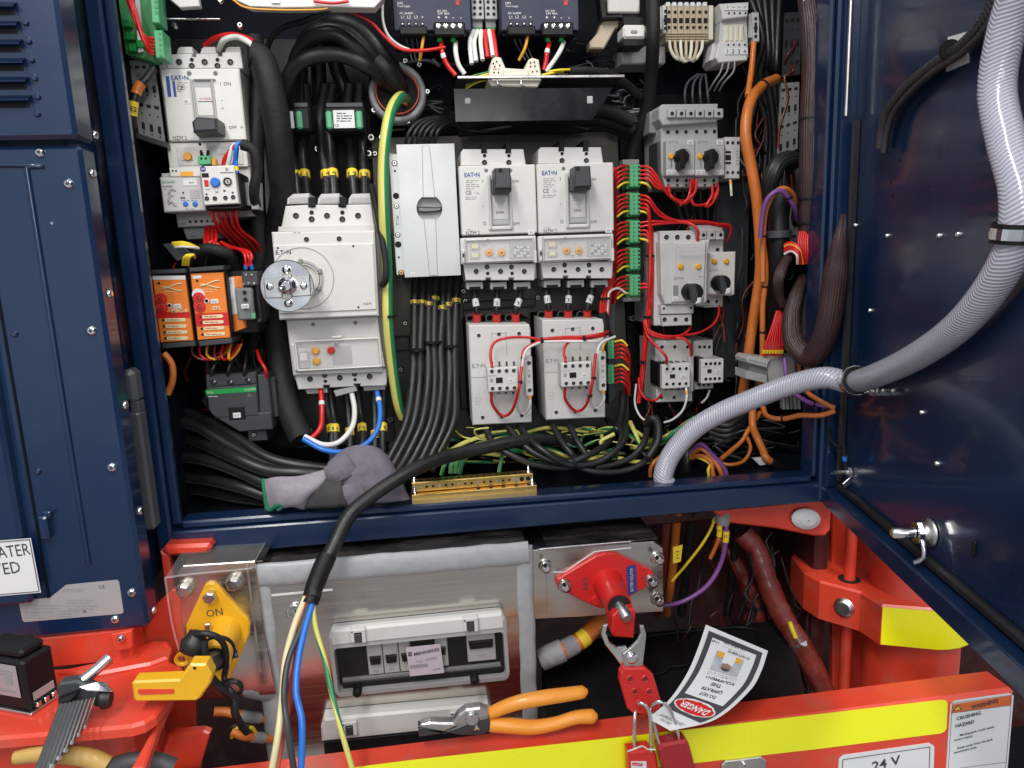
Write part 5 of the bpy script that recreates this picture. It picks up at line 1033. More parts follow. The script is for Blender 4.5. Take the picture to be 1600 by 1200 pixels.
cable('lead_wire', 'white sleeved wire arching above the upper left breaker', 'wire', [(342, 78, 1.06), (350, 64, 1.04), (368, 58, 1.03), (386, 64, 1.02), (400, 76, 1.02)], 8, 'whitewire')
cable('lead_wire', 'dark red wire arching above the upper left breaker behind the white one', 'wire', [(320, 72, 1.07), (335, 60, 1.06), (362, 54, 1.05), (388, 60, 1.04), (404, 72, 1.03)], 8, 'redwire')
# red, white, blue at the foot of the big breaker
cable('lead_wire', 'red wire with white sleeve from the foot of big breaker', 'wire', [(501, 606, 1.05), (503, 640, 1.03), (500, 668, 1.02), (486, 684, 1.01), (474, 688, 1.01)], 8.5, 'redwire', None, [(.28, 9, 'label', None, 1.1)])
cable('lead_wire', 'white wire looping from foot of big breaker to the taped loom', 'wire', [(549, 612, 1.05), (553, 640, 1.03), (550, 668, 1.01), (530, 690, 1.0), (505, 695, .99), (476, 682, 1.0)], 8.5, 'whitewire')
cable('lead_wire', 'blue wire with white sleeve looping from foot of big breaker to the taped loom', 'wire', [(589, 612, 1.05), (594, 640, 1.03), (590, 668, 1.01), (572, 694, .99), (540, 706, .98), (505, 702, .98), (474, 686, .99)], 8.5, 'bluewire', None, [(.09, 10, 'label', None, 1.1)])
G3 = 'black cables leaving the foot of the big breaker'
for i, (x, x2, y2) in enumerate(((508, 520, 672), (516, 526, 672), (541, 549, 680), (559, 568, 668), (584, 588, 684), (599, 600, 668))):
    cable('power_cable', ('black cable with yellow sleeve below the big breaker, by %s' % ('red and white wires (outer)', 'red and white wires (inner)', 'white and blue wires (hidden under)', 'white and blue wires', 'the blue wire and bolt (hidden)', 'blue wire and the steel bolt')[i]), 'cable',
          [(x, 610, 1.08), (x + (x2 - x) * .4, 645, 1.07), (x2 - 2, y2 + 4, 1.05), (x2 - 2, y2 + 50, 1.03)], 12, 'rubber', G3, [((.58), 13, 'yellow', 'L' + str(i // 2 + 1), 1.16)])
# fan of cables coming in at the bottom left
G4 = 'thick black cables fanning in from the lower left wall'
fan = [[(262, 640, 1.10), (300, 648, 1.07), (350, 672, 1.04), (420, 714, 1.0), (490, 730, .99), (540, 735, 1.0)],
       [(262, 655, 1.07), (310, 668, 1.05), (365, 700, 1.02), (430, 730, .99), (500, 740, .985), (560, 740, 1.0)],
       [(264, 678, 1.09), (310, 690, 1.05), (360, 714, 1.0), (420, 736, .98), (470, 741, .975), (520, 742, .98)],
       [(266, 698, 1.10), (310, 706, 1.06), (360, 724, 1.02), (420, 750, .99), (460, 756, .98)],
       [(268, 716, 1.06), (320, 720, 1.03), (370, 738, 1.0), (420, 758, .98), (470, 764, .97)],
       [(270, 732, 1.10), (320, 742, 1.06), (370, 760, 1.02), (420, 772, 1.0), (470, 776, 1.0)],
       [(272, 746, 1.06), (320, 748, 1.03), (370, 762, 1.0), (420, 776, .985), (450, 782, .98)],
       [(274, 766, 1.07), (320, 768, 1.05), (370, 778, 1.02), (420, 784, 1.0)]]
for i, p in enumerate(fan): cable('power_cable', 'thick black cable fanning in from the lower left wall, %s from the top' % ('first', 'second', 'third', 'fourth', 'fifth', 'sixth', 'seventh', 'lowest')[i], 'cable', p, (17, 19, 21, 18, 20, 17, 20, 18)[i], 'printedrubber', G4)
# cables under the silver cover
G5 = 'bundle of black cables hanging below the silver cover'
for i in range(7):
    x = 648 + i * 10.8; dy = (0, 1, 2, -4, 8, 2, 1)[i]
    cable('power_cable', 'black cable of the bundle below the silver cover, %s from its left' % ('first', 'second', 'third', 'fourth', 'fifth', 'sixth', 'seventh')[i], 'cable',
          [(x + 2, 428, 1.10), (x, 470 + dy, 1.08), (x - 2, 540, 1.06), (x - 3 + i * .4, 600, 1.04), (x - 12 + i * 1.2, 660, 1.02), (x - 36 + i * 1.5, 710, 1.0), (x - 52 + i * 2, 735, .99)], 13.5, 'rubber', G5, [(.155 + dy * .0035, 10, 'yellow', 'L%d' % (1 + i // 3), 1.14)])
for i in range(5): cable('power_cable', 'deeper black cable behind the bundle below the silver cover', 'cable', [(654 + i * 12, 430, 1.13), (650 + i * 12, 560, 1.11), (640 + i * 13, 640, 1.09), (610 + i * 15, 720, 1.05)], 13, 'rubber', 'black cables behind the bundle')
tie('black cable tie round the bundle below the silver cover, upper one', 676, 534, 1.06, (.02, 1), 15); tie('black cable tie across the left cables of the bundle below the silver cover', 652, 546, 1.05, (.02, 1), 13); tie('black cable tie across right cables of the bundle below the silver cover', 704, 540, 1.06, (.02, 1), 13)
# earth cable
cable('earth_cable', 'thick green and yellow earth cable curving from the grommet down beside the big breaker', 'cable', [(636, 158, 1.12), (628, 153, 1.08), (614, 166, 1.05), (604, 200, 1.03), (600, 260, 1.02), (600, 340, 1.02), (604, 420, 1.03), (608, 500, 1.03), (612, 570, 1.04), (622, 630, 1.05), (630, 652, 1.06)], 16, 'greenyellow_big', None, n=18)
tie('black cable tie round the green and yellow earth cable', 608, 494, 1.03, (.02, 1), 11); 
cable('wrapped_conduit', 'thin black loom hugging the right side of the big breaker', 'cable loom', [(580, 290, 1.06), (588, 320, 1.04), (596, 370, 1.02), (603, 410, 1.01), (602, 436, 1.01), (597, 445, 1.02)], 9, 'wrap', n=10, taper=lambda t: 1 + .5 * max(0, t - .6))
# arch of black wires above the silver cover
for i in range(6): cable('control_wire', 'thin black wire arching above the silver cover into the cable loom', 'wire', [(634 + i * 9, 224, 1.08), (638 + i * 9, 208, 1.07), (654 + i * 8, 190 + i * 1.2, 1.08), (690 + i * 4, 182 + i * 2.5, 1.10), (740, 188 + i * 4, 1.13)], 5.5, 'rubber', 'thin black wires above the silver cover')
G6 = 'dark looms behind the shelf'
for i, (y, Y) in enumerate(((176, 1.10), (190, 1.12), (200, 1.14))): cable('wrapped_conduit', 'dark loom crossing behind the shelf above the white breakers, %s one' % ('upper', 'middle', 'lower')[i], 'cable loom', [(715, y + 4, Y), (780, y - 4, Y), (880, y, Y), (940, y - 6, Y), (990, y + 14, Y)], 20, 'wrap', G6)
cable('wrapped_conduit', 'black fabric wrapped loom dropping between shelf and motor starters', 'cable loom', [(1020, -10, 1.05), (1022, 60, 1.05), (1018, 120, 1.08), (1008, 170, 1.11), (996, 220, 1.13), (985, 260, 1.14)], 20, 'wrap', n=14)
cable('wrapped_conduit', 'black loom with two yellow wires rising off the right end of the relay socket', 'cable loom', [(890, 112, 1.02), (920, 112, 1.03), (960, 120, 1.06), (1000, 150, 1.10)], 14, 'wrap', n=12)
for i, (x0, y0, x1, y1) in enumerate(((858, 112, 892, 109), (846, 122, 866, 119), (846, 118, 880, 112))): cable('control_wire', 'short yellow wire at the right end of the white relay socket', 'wire', [(x0, y0, 1.01), ((x0 + x1) / 2, (y0 + y1) / 2 - 1, 1.01), (x1, y1, 1.02)], 4, 'yellow', 'yellow wires at the relay socket')
for i in range(5): cable('control_wire', 'yellow wire at the left end of the white relay socket', 'wire', [(766, 112 + i * 3, 1.01), (752, 116 + i * 2.5, 1.01), (738, 120 + i * 3, 1.02), (729, 130 + i * 2, 1.03)], 3.6, 'yellow' if i % 3 else 'greenyellow', 'yellow wires at the relay socket, left end')
# wires under the power supplies
for k, dx in enumerate((0, 169)):
    n_ = ('left', 'right')[k]
    for i in range(3): cable('control_wire', 'thin black wire below the input plug of the %s power supply' % n_, 'wire', [(634 + dx + i * 8, 54, 1.05), (636 + dx + i * 8, 66, 1.05), (640 + dx + i * 7 + k * 4, 80, 1.06), (644 + dx + i * 6 + k * 8, 94, 1.06)], 2.5, 'darkgrey', 'thin black wires under the power supplies')
    cable('control_wire', 'yellow wire below the input plug of the %s power supply' % n_, 'wire', [(662 + dx - k * 6, 56, 1.04), (659 + dx - k * 8, 76, 1.04), (656 + dx - k * 14, 94, 1.05)], 4.5, 'amber', None)
    for i, x in enumerate((687, 708)): cable('ferrule', 'green ferrule plugged below %s power supply, %s one' % (n_, ('left', 'right')[i]), 'ferrule', [(x + dx, 56, 1.045), (x + dx, 61, 1.045), (x + dx, 66, 1.045)], 8, 'sgreen', None)
    w0 = [(690, 78), (698, 100), (712, 118)] if k == 0 else [(686, 80), (684, 96), (681, 110)]
    cable('control_wire', 'red sleeved wire hanging under the %s power supply' % n_, 'wire', [(690 + dx, 66, 1.05)] + [(a + dx, b_, 1.04) for a, b_ in w0], 7, 'redwire', None, [(.45, 8, 'label', None, 1.08)])
    w0 = [(712, 80), (716, 100), (726, 116)] if k == 0 else [(706, 80), (696, 96), (684, 112)]
    cable('control_wire', 'white sleeved wire hanging under the %s power supply' % n_, 'wire', [(712 + dx, 66, 1.05)] + [(a + dx, b_, 1.04) for a, b_ in w0], 7, 'whitewire')
for i, (x, y1, mt) in enumerate(((735, 100, 'whitewire'), (742, 96, 'whitewire'), (752, 94, 'whitewire'), (760, 90, 'redwire'), (768, 88, 'whitewire'), (774, 90, 'redwire'))): cable('control_wire', '%s sleeved wire below the grey terminals between power supplies' % ('red' if mt == 'redwire' else 'white'), 'wire', [(740 + i * 6, 48, 1.06), (x - 1, 66, 1.05), (x + 2, y1, 1.04)], 6.5, mt, 'sleeved wires between the power supplies')
cable('control_wire', 'long red wire drooping from the tray to the left power supply', 'wire', [(495, 0, 1.0), (530, 12, 1.02), (575, 32, 1.03), (600, 56, 1.03), (625, 76, 1.03), (660, 79, 1.03), (695, 74, 1.04)], 5, 'redwire')
cable('control_wire', 'white wire curving left of the left power supply', 'wire', [(598, -5, 1.03), (598, 30, 1.03), (606, 54, 1.03), (622, 70, 1.035), (640, 78, 1.035)], 4, 'whitewire')
cable('control_wire', 'dark red wire end under the edge of the yellow edged tray', 'wire', [(490, 2, .985), (520, 5, .985), (545, 2, .985)], 4, 'redwire')
# red wires of the green terminals
GL = 'thin red wires on the left of the green terminal strip'; GR = 'thin red wires on the right of the green terminal strip'
for i, (y0, y1) in enumerate(((257, 292), (302, 336), (345, 379), (388, 421), (430, 462))):
    nm = ('top', 'second', 'middle', 'fourth', 'lowest')[i]
    for k in range(5):
        y = y0 + 3 + k * 6.3; yel = k == 4
        cable('control_wire', ('short yellow ferruled wire left of the %s green terminal' if yel else 'thin red wire plugged into left side of the %s green terminal') % nm, 'wire',
              [(984, y, 1.065), (974, y - 1 + (2 if yel else 0), 1.055), (964 + (k % 2), y + 4 + k * 1.2, 1.05), (958 + k * .8, y + 16, 1.06), (957 + k, y + 40, 1.075)][:3 if yel else 5], 3.6, 'yellow' if yel else 'redwire', GL + ' ' + nm)
    n = 5 if i < 3 else 2
    for k in range(n):
        y = y0 + 3 + k * 6.3; yel = k == 4
        if i == 0 and not yel: p = [(1001, y, 1.05), (1014, y + 1, 1.04), (1026, y + 14, 1.04), (1040, 300 - k, 1.04), (1056, 314 - k, 1.05), (1072, 318 - k * 1.5, 1.06), (1084, 304, 1.06), (1088 - k * 2.5, 282, 1.055)]
        elif i == 1 and not yel: p = [(1001, y, 1.05), (1012, y + 4, 1.04), (1018 - k, y + 22, 1.04), (1019 - k, 380, 1.045), (1018 - k, 440, 1.045), (1015 - k, 465, 1.05)] if k > 1 else [(1001, y, 1.05), (1014, y + 4, 1.04), (1030, 330 + k * 6, 1.04), (1056, 344 + k, 1.045), (1100, 346 + k, 1.05), (1138, 353 + k, 1.06)]
        elif i == 2 and not yel: p = [(1001, y, 1.05), (1020, y - 2 - k, 1.045), (1056, 347 + k, 1.045), (1100, 348 + k, 1.05), (1136, 356, 1.06)] if k < 2 else [(1001, y, 1.05), (1010, y, 1.045), (1016, y + 16, 1.045), (1016, 420, 1.045)]
        elif yel: p = [(1001, y, 1.05), (1010, y + 2, 1.045), (1016, y + 8, 1.05)]
        else: p = [(1001, 444 + k * 6, 1.05), (1010, 444 + k * 5, 1.045), (1014, 452, 1.045), (1014, 480, 1.05)]
        if i == 3: continue
        cable('control_wire', ('short yellow ferruled wire right of the %s green terminal' if yel else 'thin red wire leaving the right side of the %s green terminal') % nm, 'wire', p, 3.8, 'yellow' if yel else 'redwire', GR + ' ' + nm)
GB = 'bundle of red wires running down between the green strip and the starters'
for k in range(6): cable('control_wire', 'red wire of the tied bundle right of the green terminal strip', 'wire', [(1012 + k * 1.6, 330 + k * 6, 1.06), (1014 + k * 1.2, 380, 1.055), (1014 + k * 1.2, 440, 1.055), (1010 + k * 1.2, 500, 1.055), (1004 + k * 1.2, 550, 1.06), (1000 + k, 595, 1.06), (996 + k * .6, 630, 1.06)], 3.8, 'redwire', GB)
tie('black cable tie on the red bundle at the lower green terminal', 1016, 400, 1.055, (0, 1), 7); tie('black cable tie on red bundle level with the steel bolt', 1012, 495, 1.055, (0, 1), 7); tie('black cable tie on red bundle below the bolt', 1003, 565, 1.06, (0, 1), 6)
for k in range(7): cable('control_wire', 'red wire of the bundle left of the green terminal strip', 'wire', [(957 + k * .8, 262, 1.075), (955 + k * 1.2, 330, 1.07), (956 + k, 400, 1.07), (950 + k * 1.4, 440, 1.06), (940 + k * 2.2, 466, 1.05), (938 + k * 2, 492, 1.05)], 4, 'redwire', 'red wire bundle left of the green terminal strip')
cable('control_wire', 'white wire beside the red bundle left of the lowest green terminal', 'wire', [(978, 458, 1.05), (966, 450, 1.045), (953, 456, 1.045), (950, 470, 1.045), (949, 492, 1.05)], 3.6, 'whitewire')
tie('black cable tie on the red bundle just above the right white contactor', 944, 466, 1.05, (0, 1), 10); 
cable('wrapped_conduit', 'black sleeve end gathering the red wires above the right white contactor', 'cable loom', [(942, 488, 1.05), (944, 500, 1.05), (947, 520, 1.05), (953, 530, 1.055)], 15, 'wrap', n=12)
for i in range(10):
    y = 534 + i * 6.6 + (5 if i > 4 else 0); yel = i in (0, 5)
    cable('control_wire', ('yellow ferruled' if yel else 'thin dark red') + ' wire looping right of the short dark rail', 'wire', [(961, y, 1.05), (972, y - 2, 1.04), (980 + (i % 3), y + 6, 1.04), (984, y + 20, 1.05), (980, 596 + i * 1.2, 1.06), (974, 620, 1.08)][:3 if yel else 6], 3.6, 'yellow' if yel else 'redwire', 'thin wires looping right of the short dark rail')
cable('wrapped_conduit', 'black sleeve going down from the short rail loops', 'cable loom', [(974, 612, 1.08), (972, 640, 1.07), (966, 668, 1.05)], 14, 'wrap', n=12)
# red feed wires round the starters
GS = 'red feed wires looping between the starters'
for k in range(3): cable('control_wire', 'red feed wire looping under the upper pair of starters', 'wire', [(1045 + k * 34, 290, 1.055), (1048 + k * 32, 306, 1.045), (1066 + k * 18, 318 + k * 2, 1.045), (1096 + k * 8, 318, 1.05), (1118 + k * 1.5, 300, 1.055), (1121, 286, 1.06)][:(6 if k else 3)], 4.4, 'redwire', GS)
for k in range(2): cable('control_wire', 'red feed wire rising into the centre of the upper pair of starters', 'wire', [(1062, 320 + k, 1.045), (1072, 314, 1.045), (1078 + k * 8, 300, 1.045), (1080 + k * 8, 280, 1.055)], 4.2, 'redwire', GS)
cable('control_wire', 'red wire dropping onto the top of the large motor starter', 'wire', [(1060, 346, 1.045), (1080, 350, 1.03), (1090, 360, 1.025), (1090, 376, 1.03)], 5, 'redwire')
cable('control_wire', 'red wire running behind the narrow starter', 'wire', [(1120, 350, 1.05), (1140, 352, 1.055), (1142, 362, 1.06), (1136, 376, 1.08)], 4, 'redwire')
for k in range(3): cable('control_wire', 'red wire looping below the large motor starter', 'wire', [(1006 + k * 1.5, 500, 1.05), (1014, 516 + k * 2, 1.045), (1036, 524 + k * 2, 1.04), (1062, 524 + k, 1.04), (1076, 516, 1.045), (1080, 506, 1.06)], 4, 'redwire', 'red wires looping below the large starter')
cable('control_wire', 'red wire crossing to the narrow starter from below', 'wire', [(1060, 525, 1.04), (1090, 520, 1.045), (1112, 508, 1.05), (1122, 494, 1.06), (1124, 478, 1.08)], 4, 'redwire')
cable('control_wire', 'red wire diving into left of the larger lower right contactor', 'wire', [(1006, 502, 1.05), (1012, 524, 1.045), (1028, 544, 1.03), (1040, 556, 1.02), (1042, 568, 1.03)], 4.6, 'redwire')
cable('control_wire', 'red wire arching over right side of the larger lower right contactor', 'wire', [(1056, 528, 1.035), (1070, 530, 1.03), (1078, 540, 1.03), (1080, 556, 1.04)], 4.6, 'redwire')
cable('control_wire', 'red wire looping under left side of the larger lower right contactor', 'wire', [(998, 590, 1.055), (1000, 610, 1.05), (1010, 624, 1.045), (1024, 626, 1.045), (1034, 616, 1.04)], 4.2, 'redwire')
cable('control_wire', 'white wire curving down from the red bundle to the floor clamp', 'wire', [(994, 600, 1.06), (992, 630, 1.06), (1000, 650, 1.05), (1012, 660, 1.04)], 3.6, 'whitewire')
cable('control_wire', 'white wire with brass ferrule below the larger lower right contactor', 'wire', [(1072, 606, 1.03), (1073, 622, 1.025), (1066, 642, 1.03), (1050, 656, 1.04), (1038, 660, 1.05)], 4, 'whitewire', None, [(.14, 12, 'amber', None, 1.15)])
cable('control_wire', 'grey wire leaving the small lower right contactor downward', 'wire', [(1109, 610, 1.07), (1104, 622, 1.06), (1096, 630, 1.06)], 3.6, 'grey')
cable('control_wire', 'green wire with a clear ferrule below the upper side contact', 'wire', [(1141, 280, 1.07), (1142, 292, 1.06), (1143, 306, 1.06)], 4, 'ivory', None, [(.3, 10, 'amber', None, 1.15)])
for k in range(6): cable('control_wire', 'thin black wire bowing behind and below the upper starters', 'wire', [(1052 + k * 14, 292, 1.10), (1056 + k * 13, 312, 1.10), (1062 + k * 11, 330, 1.11), (1070 + k * 9, 356, 1.12)], 5, 'rubber', 'thin black wires behind the starters')
for k in range(4): cable('control_wire', 'black wire feeding the top of the upper starters', 'wire', [(1072 + k * 12, 166, 1.09), (1070 + k * 12, 150, 1.08), (1074 + k * 10, 130, 1.09), (1090 + k * 4, 116, 1.10)], 4, 'darkgrey', 'black wires feeding the upper starters')
for k in range(3): cable('control_wire', 'black and clear wire hanging below the 1 2 3 4 terminals', 'wire', [(1130 + k * 9, 96, 1.07), (1126 + k * 10, 112, 1.07), (1116 + k * 8, 128, 1.08), (1108 + k * 8, 142, 1.10)], 3, 'grey2', 'thin wires hanging below the 1 2 3 4 terminals')
for k in range(7): cable('control_wire', 'beige sleeved wire looping below the beige terminals', 'wire', [(1046 + k * 8.6, 64, 1.09), (1048 + k * 8, 78, 1.085), (1058 + k * 5, 92 + (k % 3) * 2, 1.085), (1078 + k * 2, 90, 1.09), (1096 - k * 2, 74, 1.10)][:4], 5, 'beige' if k % 2 else 'ivory', 'beige wires looping below the beige terminals')
# contactor control wires (pixel offsets as the contactors)
for (dx, dy), n_ in (((0, 0), 'left'), ((115, -8), 'right')):
    c = lambda pts: [(a + dx, b_ + dy, Y) for a, b_, Y in pts]
    cable('control_wire', 'red wire arching over top of the auxiliary block on the %s white contactor' % n_, 'wire', c([(769, 574, .985), (766, 552, .99), (772, 536, 1.0), (790, 528, 1.0), (820, 527, 1.0), (846, 531, 1.0)] if dx == 0 else [(769, 574, .985), (766, 556, .99), (772, 544, 1.0), (784, 539, 1.0)]), 4.6, 'redwire')
    cable('control_wire', 'red wire looping below the auxiliary block on the %s white contactor' % n_, 'wire', c([(768, 612, .99), (769, 632, 1.0), (784, 650, 1.01), (800, 642, 1.0), (810, 610, .975), (815, 570, .98), (820, 546, .99), (846, 532, 1.0)] if dx == 0 else [(768, 612, .99), (769, 632, 1.0), (784, 650, 1.01), (800, 642, 1.0), (810, 610, .975), (816, 560, .98)]), 5, 'redwire', None, ties=(.62, .8))
    cable('control_wire', 'white wire looping from slim side block of the %s white contactor' % n_, 'wire', c([(828, 618, .995), (828, 634, 1.0), (818, 646, 1.01), (808, 636, 1.0), (812, 605, .98), (817, 565, .98), (824, 545, .985), (846, 534, 1.0)]), 4.4, 'whitewire', None, [(.03, 10, 'amber', None, 1.2)])
cable('control_wire', 'red wire crossing the faces of both white contactors, upper run', 'wire', [(846, 530, 1.0), (880, 527, .995), (912, 526, .995), (940, 522, 1.0), (950, 518, 1.02)], 5, 'redwire')
cable('control_wire', 'white wire crossing the face of the right white contactor', 'wire', [(846, 534, 1.0), (880, 533, .995), (912, 533, .995), (940, 532, 1.0), (950, 526, 1.02)], 4.4, 'whitewire')
cable('control_wire', 'red wire crossing the face of the right white contactor below the upper run', 'wire', [(845, 532, 1.002), (880, 530, .998), (912, 530, .998), (946, 524, 1.01)], 4.4, 'redwire')
tie('small black cable tie where the wires cross onto the right white contactor', 846, 532, 1.0, (1, 0), 5); tie('small black cable tie on the wires at middle of the right white contactor', 912, 529, .996, (1, 0), 5)
cable('control_wire', 'amber ferruled wire above the slim side block of the right contactor', 'wire', [(942, 550, 1.0), (943, 540, 1.0), (948, 532, 1.01)], 4, 'amber')
for dx, dy, n_ in ((0, 0, 'left'), (112, -5, 'right')):
    for i, (x0, x1) in enumerate(((741, 745), (777, 776), (815, 806))):
        cable('power_cable', 'short black cable with white sleeve and red boot above the %s contactor, %s' % (n_, ('left', 'middle', 'right')[i]), 'cable', [(x0 + dx, 446 + dy, 1.06), (x0 + dx + (x1 - x0) * .3, 465 + dy, 1.055), (x1 + dx, 485 + dy, 1.05), (x1 + dx, 506 + dy, 1.06)], 9.6, 'rubber', 'short black cables between breakers and contactors', [(.48, 13, 'label', str(i + 1), 1.1), (.86, 15, 'redpla', None, 1.35)])
        q = MB(); c_ = W(x1 + dx - 11, 497 + dy, 1.06); q.lathe(c_, (0, 1, 0), [(0, .0045), (0, .0062), (.004, .0062), (.004, .0045)], 'darkgrey', 18, True, False); o = q.link('lifting_ring', None, c_); tag(o, 'dark ring beside %s red boot above the %s contactor' % (('left', 'middle', 'right')[i], n_), 'ring', 'dark rings above the contactors')
# ================================================================ left small red wires
for k in range(5): cable('control_wire', 'thin red wire dropping from the overload relay into the loom', 'wire', [(330 + k * 10, 322, 1.01), (333 + k * 9, 338, 1.01), (344 + k * 8, 358, 1.03), (362 + k * 9, 378, 1.06), (375 + k * 8, 392, 1.08)], 5, 'redwire', 'red wires dropping from the overload relay')
for k in range(4): cable('control_wire', 'bright red wire looped under the cream relay socket', 'wire', [(322 + k * 5, 354, 1.05), (320 + k * 6, 372, 1.03), (322 + k * 4.5, 384 - k, 1.02), (334 + k * 2, 376 + k * 2, 1.02), (338 + k * 3, 390, 1.03)], 5, 'redwire', 'bright red loops under the cream relay socket')
for i in range(3): cable('control_wire', 'red wire with blue ferrule arching into the plug-in relay', 'wire', [(384 + (i % 2) * 10, 420, .995), (384 + i * 5, 402, .99), (378 + i * 4, 392, 1.0), (362, 386 + i, 1.02), (345, 378, 1.03)], 4.4, 'redwire', 'red wires with blue ferrules', [(.06, 12, 'bluewire', None, 1.3)] if i < 2 else ())
for i in range(3): cable('control_wire', 'yellow and white wire fanned over the black flap above the orange relays', 'wire', [(270 + i * 2, 380 + i * 3, .99), (285, 379 + i * 3, .985), (298 + i, 382 + i * 2, .99), (310, 388, 1.0)][: 4], 4.4, 'yellow' if i < 2 else 'whitewire', 'yellow wires over the black flap')
for i in range(3): cable('control_wire', 'yellow wire bending down into the left orange relay', 'wire', [(286 + i * 4, 414, 1.0), (288 + i * 4, 402, .99), (296 + i * 3, 398, .99), (304, 401 + i, 1.0)], 4, 'yellow', 'yellow wires into the left orange relay')
cable('wrapped_conduit', 'black loom lying across the top of the right orange relay', 'cable loom', [(306, 398, 1.02), (325, 390, 1.01), (345, 392, 1.01), (360, 402, 1.02), (366, 420, 1.04)], 17, 'wrap', n=12)
for i in range(6): cable('control_wire', 'red and brown wire curling below the orange relays', 'wire', [(300 + i * 12, 540, 1.02), (302 + i * 11, 554, 1.01), (318 + i * 8, 562, 1.01), (340 + i * 6, 552, 1.03), (352 + i * 5, 538, 1.04)], 4, ('reddark', 'redwire', 'amber')[i % 3], 'wires curling below the orange relays')
for i in range(4): cable('control_wire', 'red or dark wire feeding the charcoal contactor from above', 'wire', [(330 + i * 26 + (8 if i == 3 else 0), 592, 1.03), (332 + i * 25 + (8 if i == 3 else 0), 578, 1.02), (340 + i * 22, 562, 1.03), (348 + i * 18, 548, 1.05)], 5, 'redwire' if i == 3 else 'rubber', 'wires feeding the charcoal contactor')
cable('orange_cable', 'short orange cable bowing past the left frame near the charcoal contactor', 'cable', [(256, 552, .99), (268, 568, .99), (270, 592, .99), (262, 616, .99)], 10, 'orangecable')
cable('orange_cable', 'orange cable end with a yellow marker hanging at the upper left slotted strip', 'cable', [(240, 108, 1.0), (226, 124, .99), (216, 136, .985), (209, 160, .985), (206, 186, .985), (208, 198, .99)], 11, 'rubber', None, [(.40, 24, 'orangecable', None, 1.25), (.70, 22, 'yellow', '|E2', 1.15)])
for i in range(6): cable('control_wire', 'red wire fanning into the green board at the extreme upper left', 'wire', [(196 + i, -8, .98), (202 + i * 1.5, 10, .98), (214 + i * 2, 40 + i * 4, .975), (228 + i, 58 + i * 5, .98), (240, 60 + i * 5, .99)], 4.4, 'redwire', 'red wires at the upper left green board')
# ================================================================ bottom of the enclosure: looping cables and earth wires
GW = 'black cables looping over the enclosure floor'
lo = [[(757, 664, 1.03), (770, 690, 1.0), (800, 712, .985), (840, 728, .98), (890, 732, .98), (940, 722, .99), (966, 700, 1.0), (972, 676, 1.02), (960, 660, 1.05)],
      [(792, 664, 1.03), (812, 690, 1.0), (840, 712, .98), (880, 722, .975), (920, 712, .98), (950, 690, 1.0), (958, 668, 1.03), (948, 655, 1.06)],
      [(812, 664, 1.03), (824, 684, 1.0), (850, 706, .975), (890, 726, .97), (930, 724, .975), (962, 706, .985), (978, 684, 1.0), (976, 664, 1.03)],
      [(864, 664, 1.03), (876, 688, 1.0), (892, 708, .98), (904, 722, .98)], [(890, 664, 1.03), (900, 686, 1.0), (912, 704, .985), (920, 716, .98)],
      [(1012, 660, 1.03), (1008, 690, 1.0), (990, 712, .985), (960, 726, .98), (930, 730, .98)], [(1026, 660, 1.03), (1024, 690, 1.0), (1004, 722, .98), (970, 738, .975), (930, 738, .975), (900, 728, .98)]]
for i, p in enumerate(lo): cable('power_cable', 'black cable sweeping over the floor under the white contactors, %s' % ('outermost left', 'second from left', 'third from left', 'short left drop', 'short right drop', 'inner right', 'outer right')[i], 'cable', p, 11, 'rubber', GW)
tie('black tape band round the looping floor cables below the right contactor', 896, 722, .976, (1, .1), 14); tie('grey tape band round the cables right of the loops', 1008, 712, .985, (1, .8), 14)
cable('power_cable', 'pair of black cables bent over near the lower right contactor', 'cable', [(1010, 662, 1.02), (1018, 652, 1.0), (1028, 660, 1.0), (1026, 690, .99), (1012, 716, .985)], 13, 'rubber')
random.seed(3)
GE = 'thin green and yellow earth wires tangled on the enclosure floor'
er = [[(700, 706, 1.02), (730, 690, 1.03), (780, 676, 1.04), (840, 680, 1.05), (900, 690, 1.05)], [(705, 712, 1.03), (745, 694, 1.02), (800, 682, 1.04), (860, 668, 1.05), (920, 676, 1.05)], [(710, 715, 1.02), (760, 700, 1.03), (820, 706, 1.04), (880, 712, 1.05)], [(690, 742, .99), (694, 728, .99), (704, 716, 1.0), (740, 708, 1.02)],
      [(705, 740, .99), (706, 724, .995), (718, 712, 1.01), (770, 694, 1.03)], [(712, 740, .99), (714, 722, .995), (724, 712, 1.0), (730, 716, 1.0)], [(718, 740, .99), (726, 716, .99), (750, 708, 1.0), (790, 712, 1.01)], [(780, 738, .99), (784, 714, 1.0), (790, 702, 1.02)],
      [(740, 700, 1.02), (790, 690, 1.01), (850, 698, 1.02), (900, 716, 1.02), (960, 712, 1.02)], [(930, 674, 1.05), (950, 668, 1.03), (975, 674, 1.03), (1000, 690, 1.03), (1030, 686, 1.03)], [(985, 660, 1.05), (992, 676, 1.02), (1002, 698, 1.01), (1010, 694, 1.01)], [(990, 672, 1.04), (1020, 688, 1.03), (1050, 676, 1.02), (1085, 652, 1.02)],
      [(1000, 690, 1.04), (1030, 692, 1.02), (1058, 672, 1.01), (1086, 658, 1.02)], [(985, 700, 1.04), (1020, 698, 1.02), (1052, 684, 1.02), (1076, 664, 1.03)], [(1066, 668, 1.02), (1068, 684, 1.01), (1074, 692, 1.01)], [(940, 680, 1.03), (944, 700, 1.0), (938, 690, 1.0), (960, 678, 1.0)], [(965, 716, .99), (1000, 722, .99), (1030, 718, 1.0), (1050, 700, 1.0)], [(842, 706, 1.04), (900, 716, 1.04), (960, 702, 1.04)]]
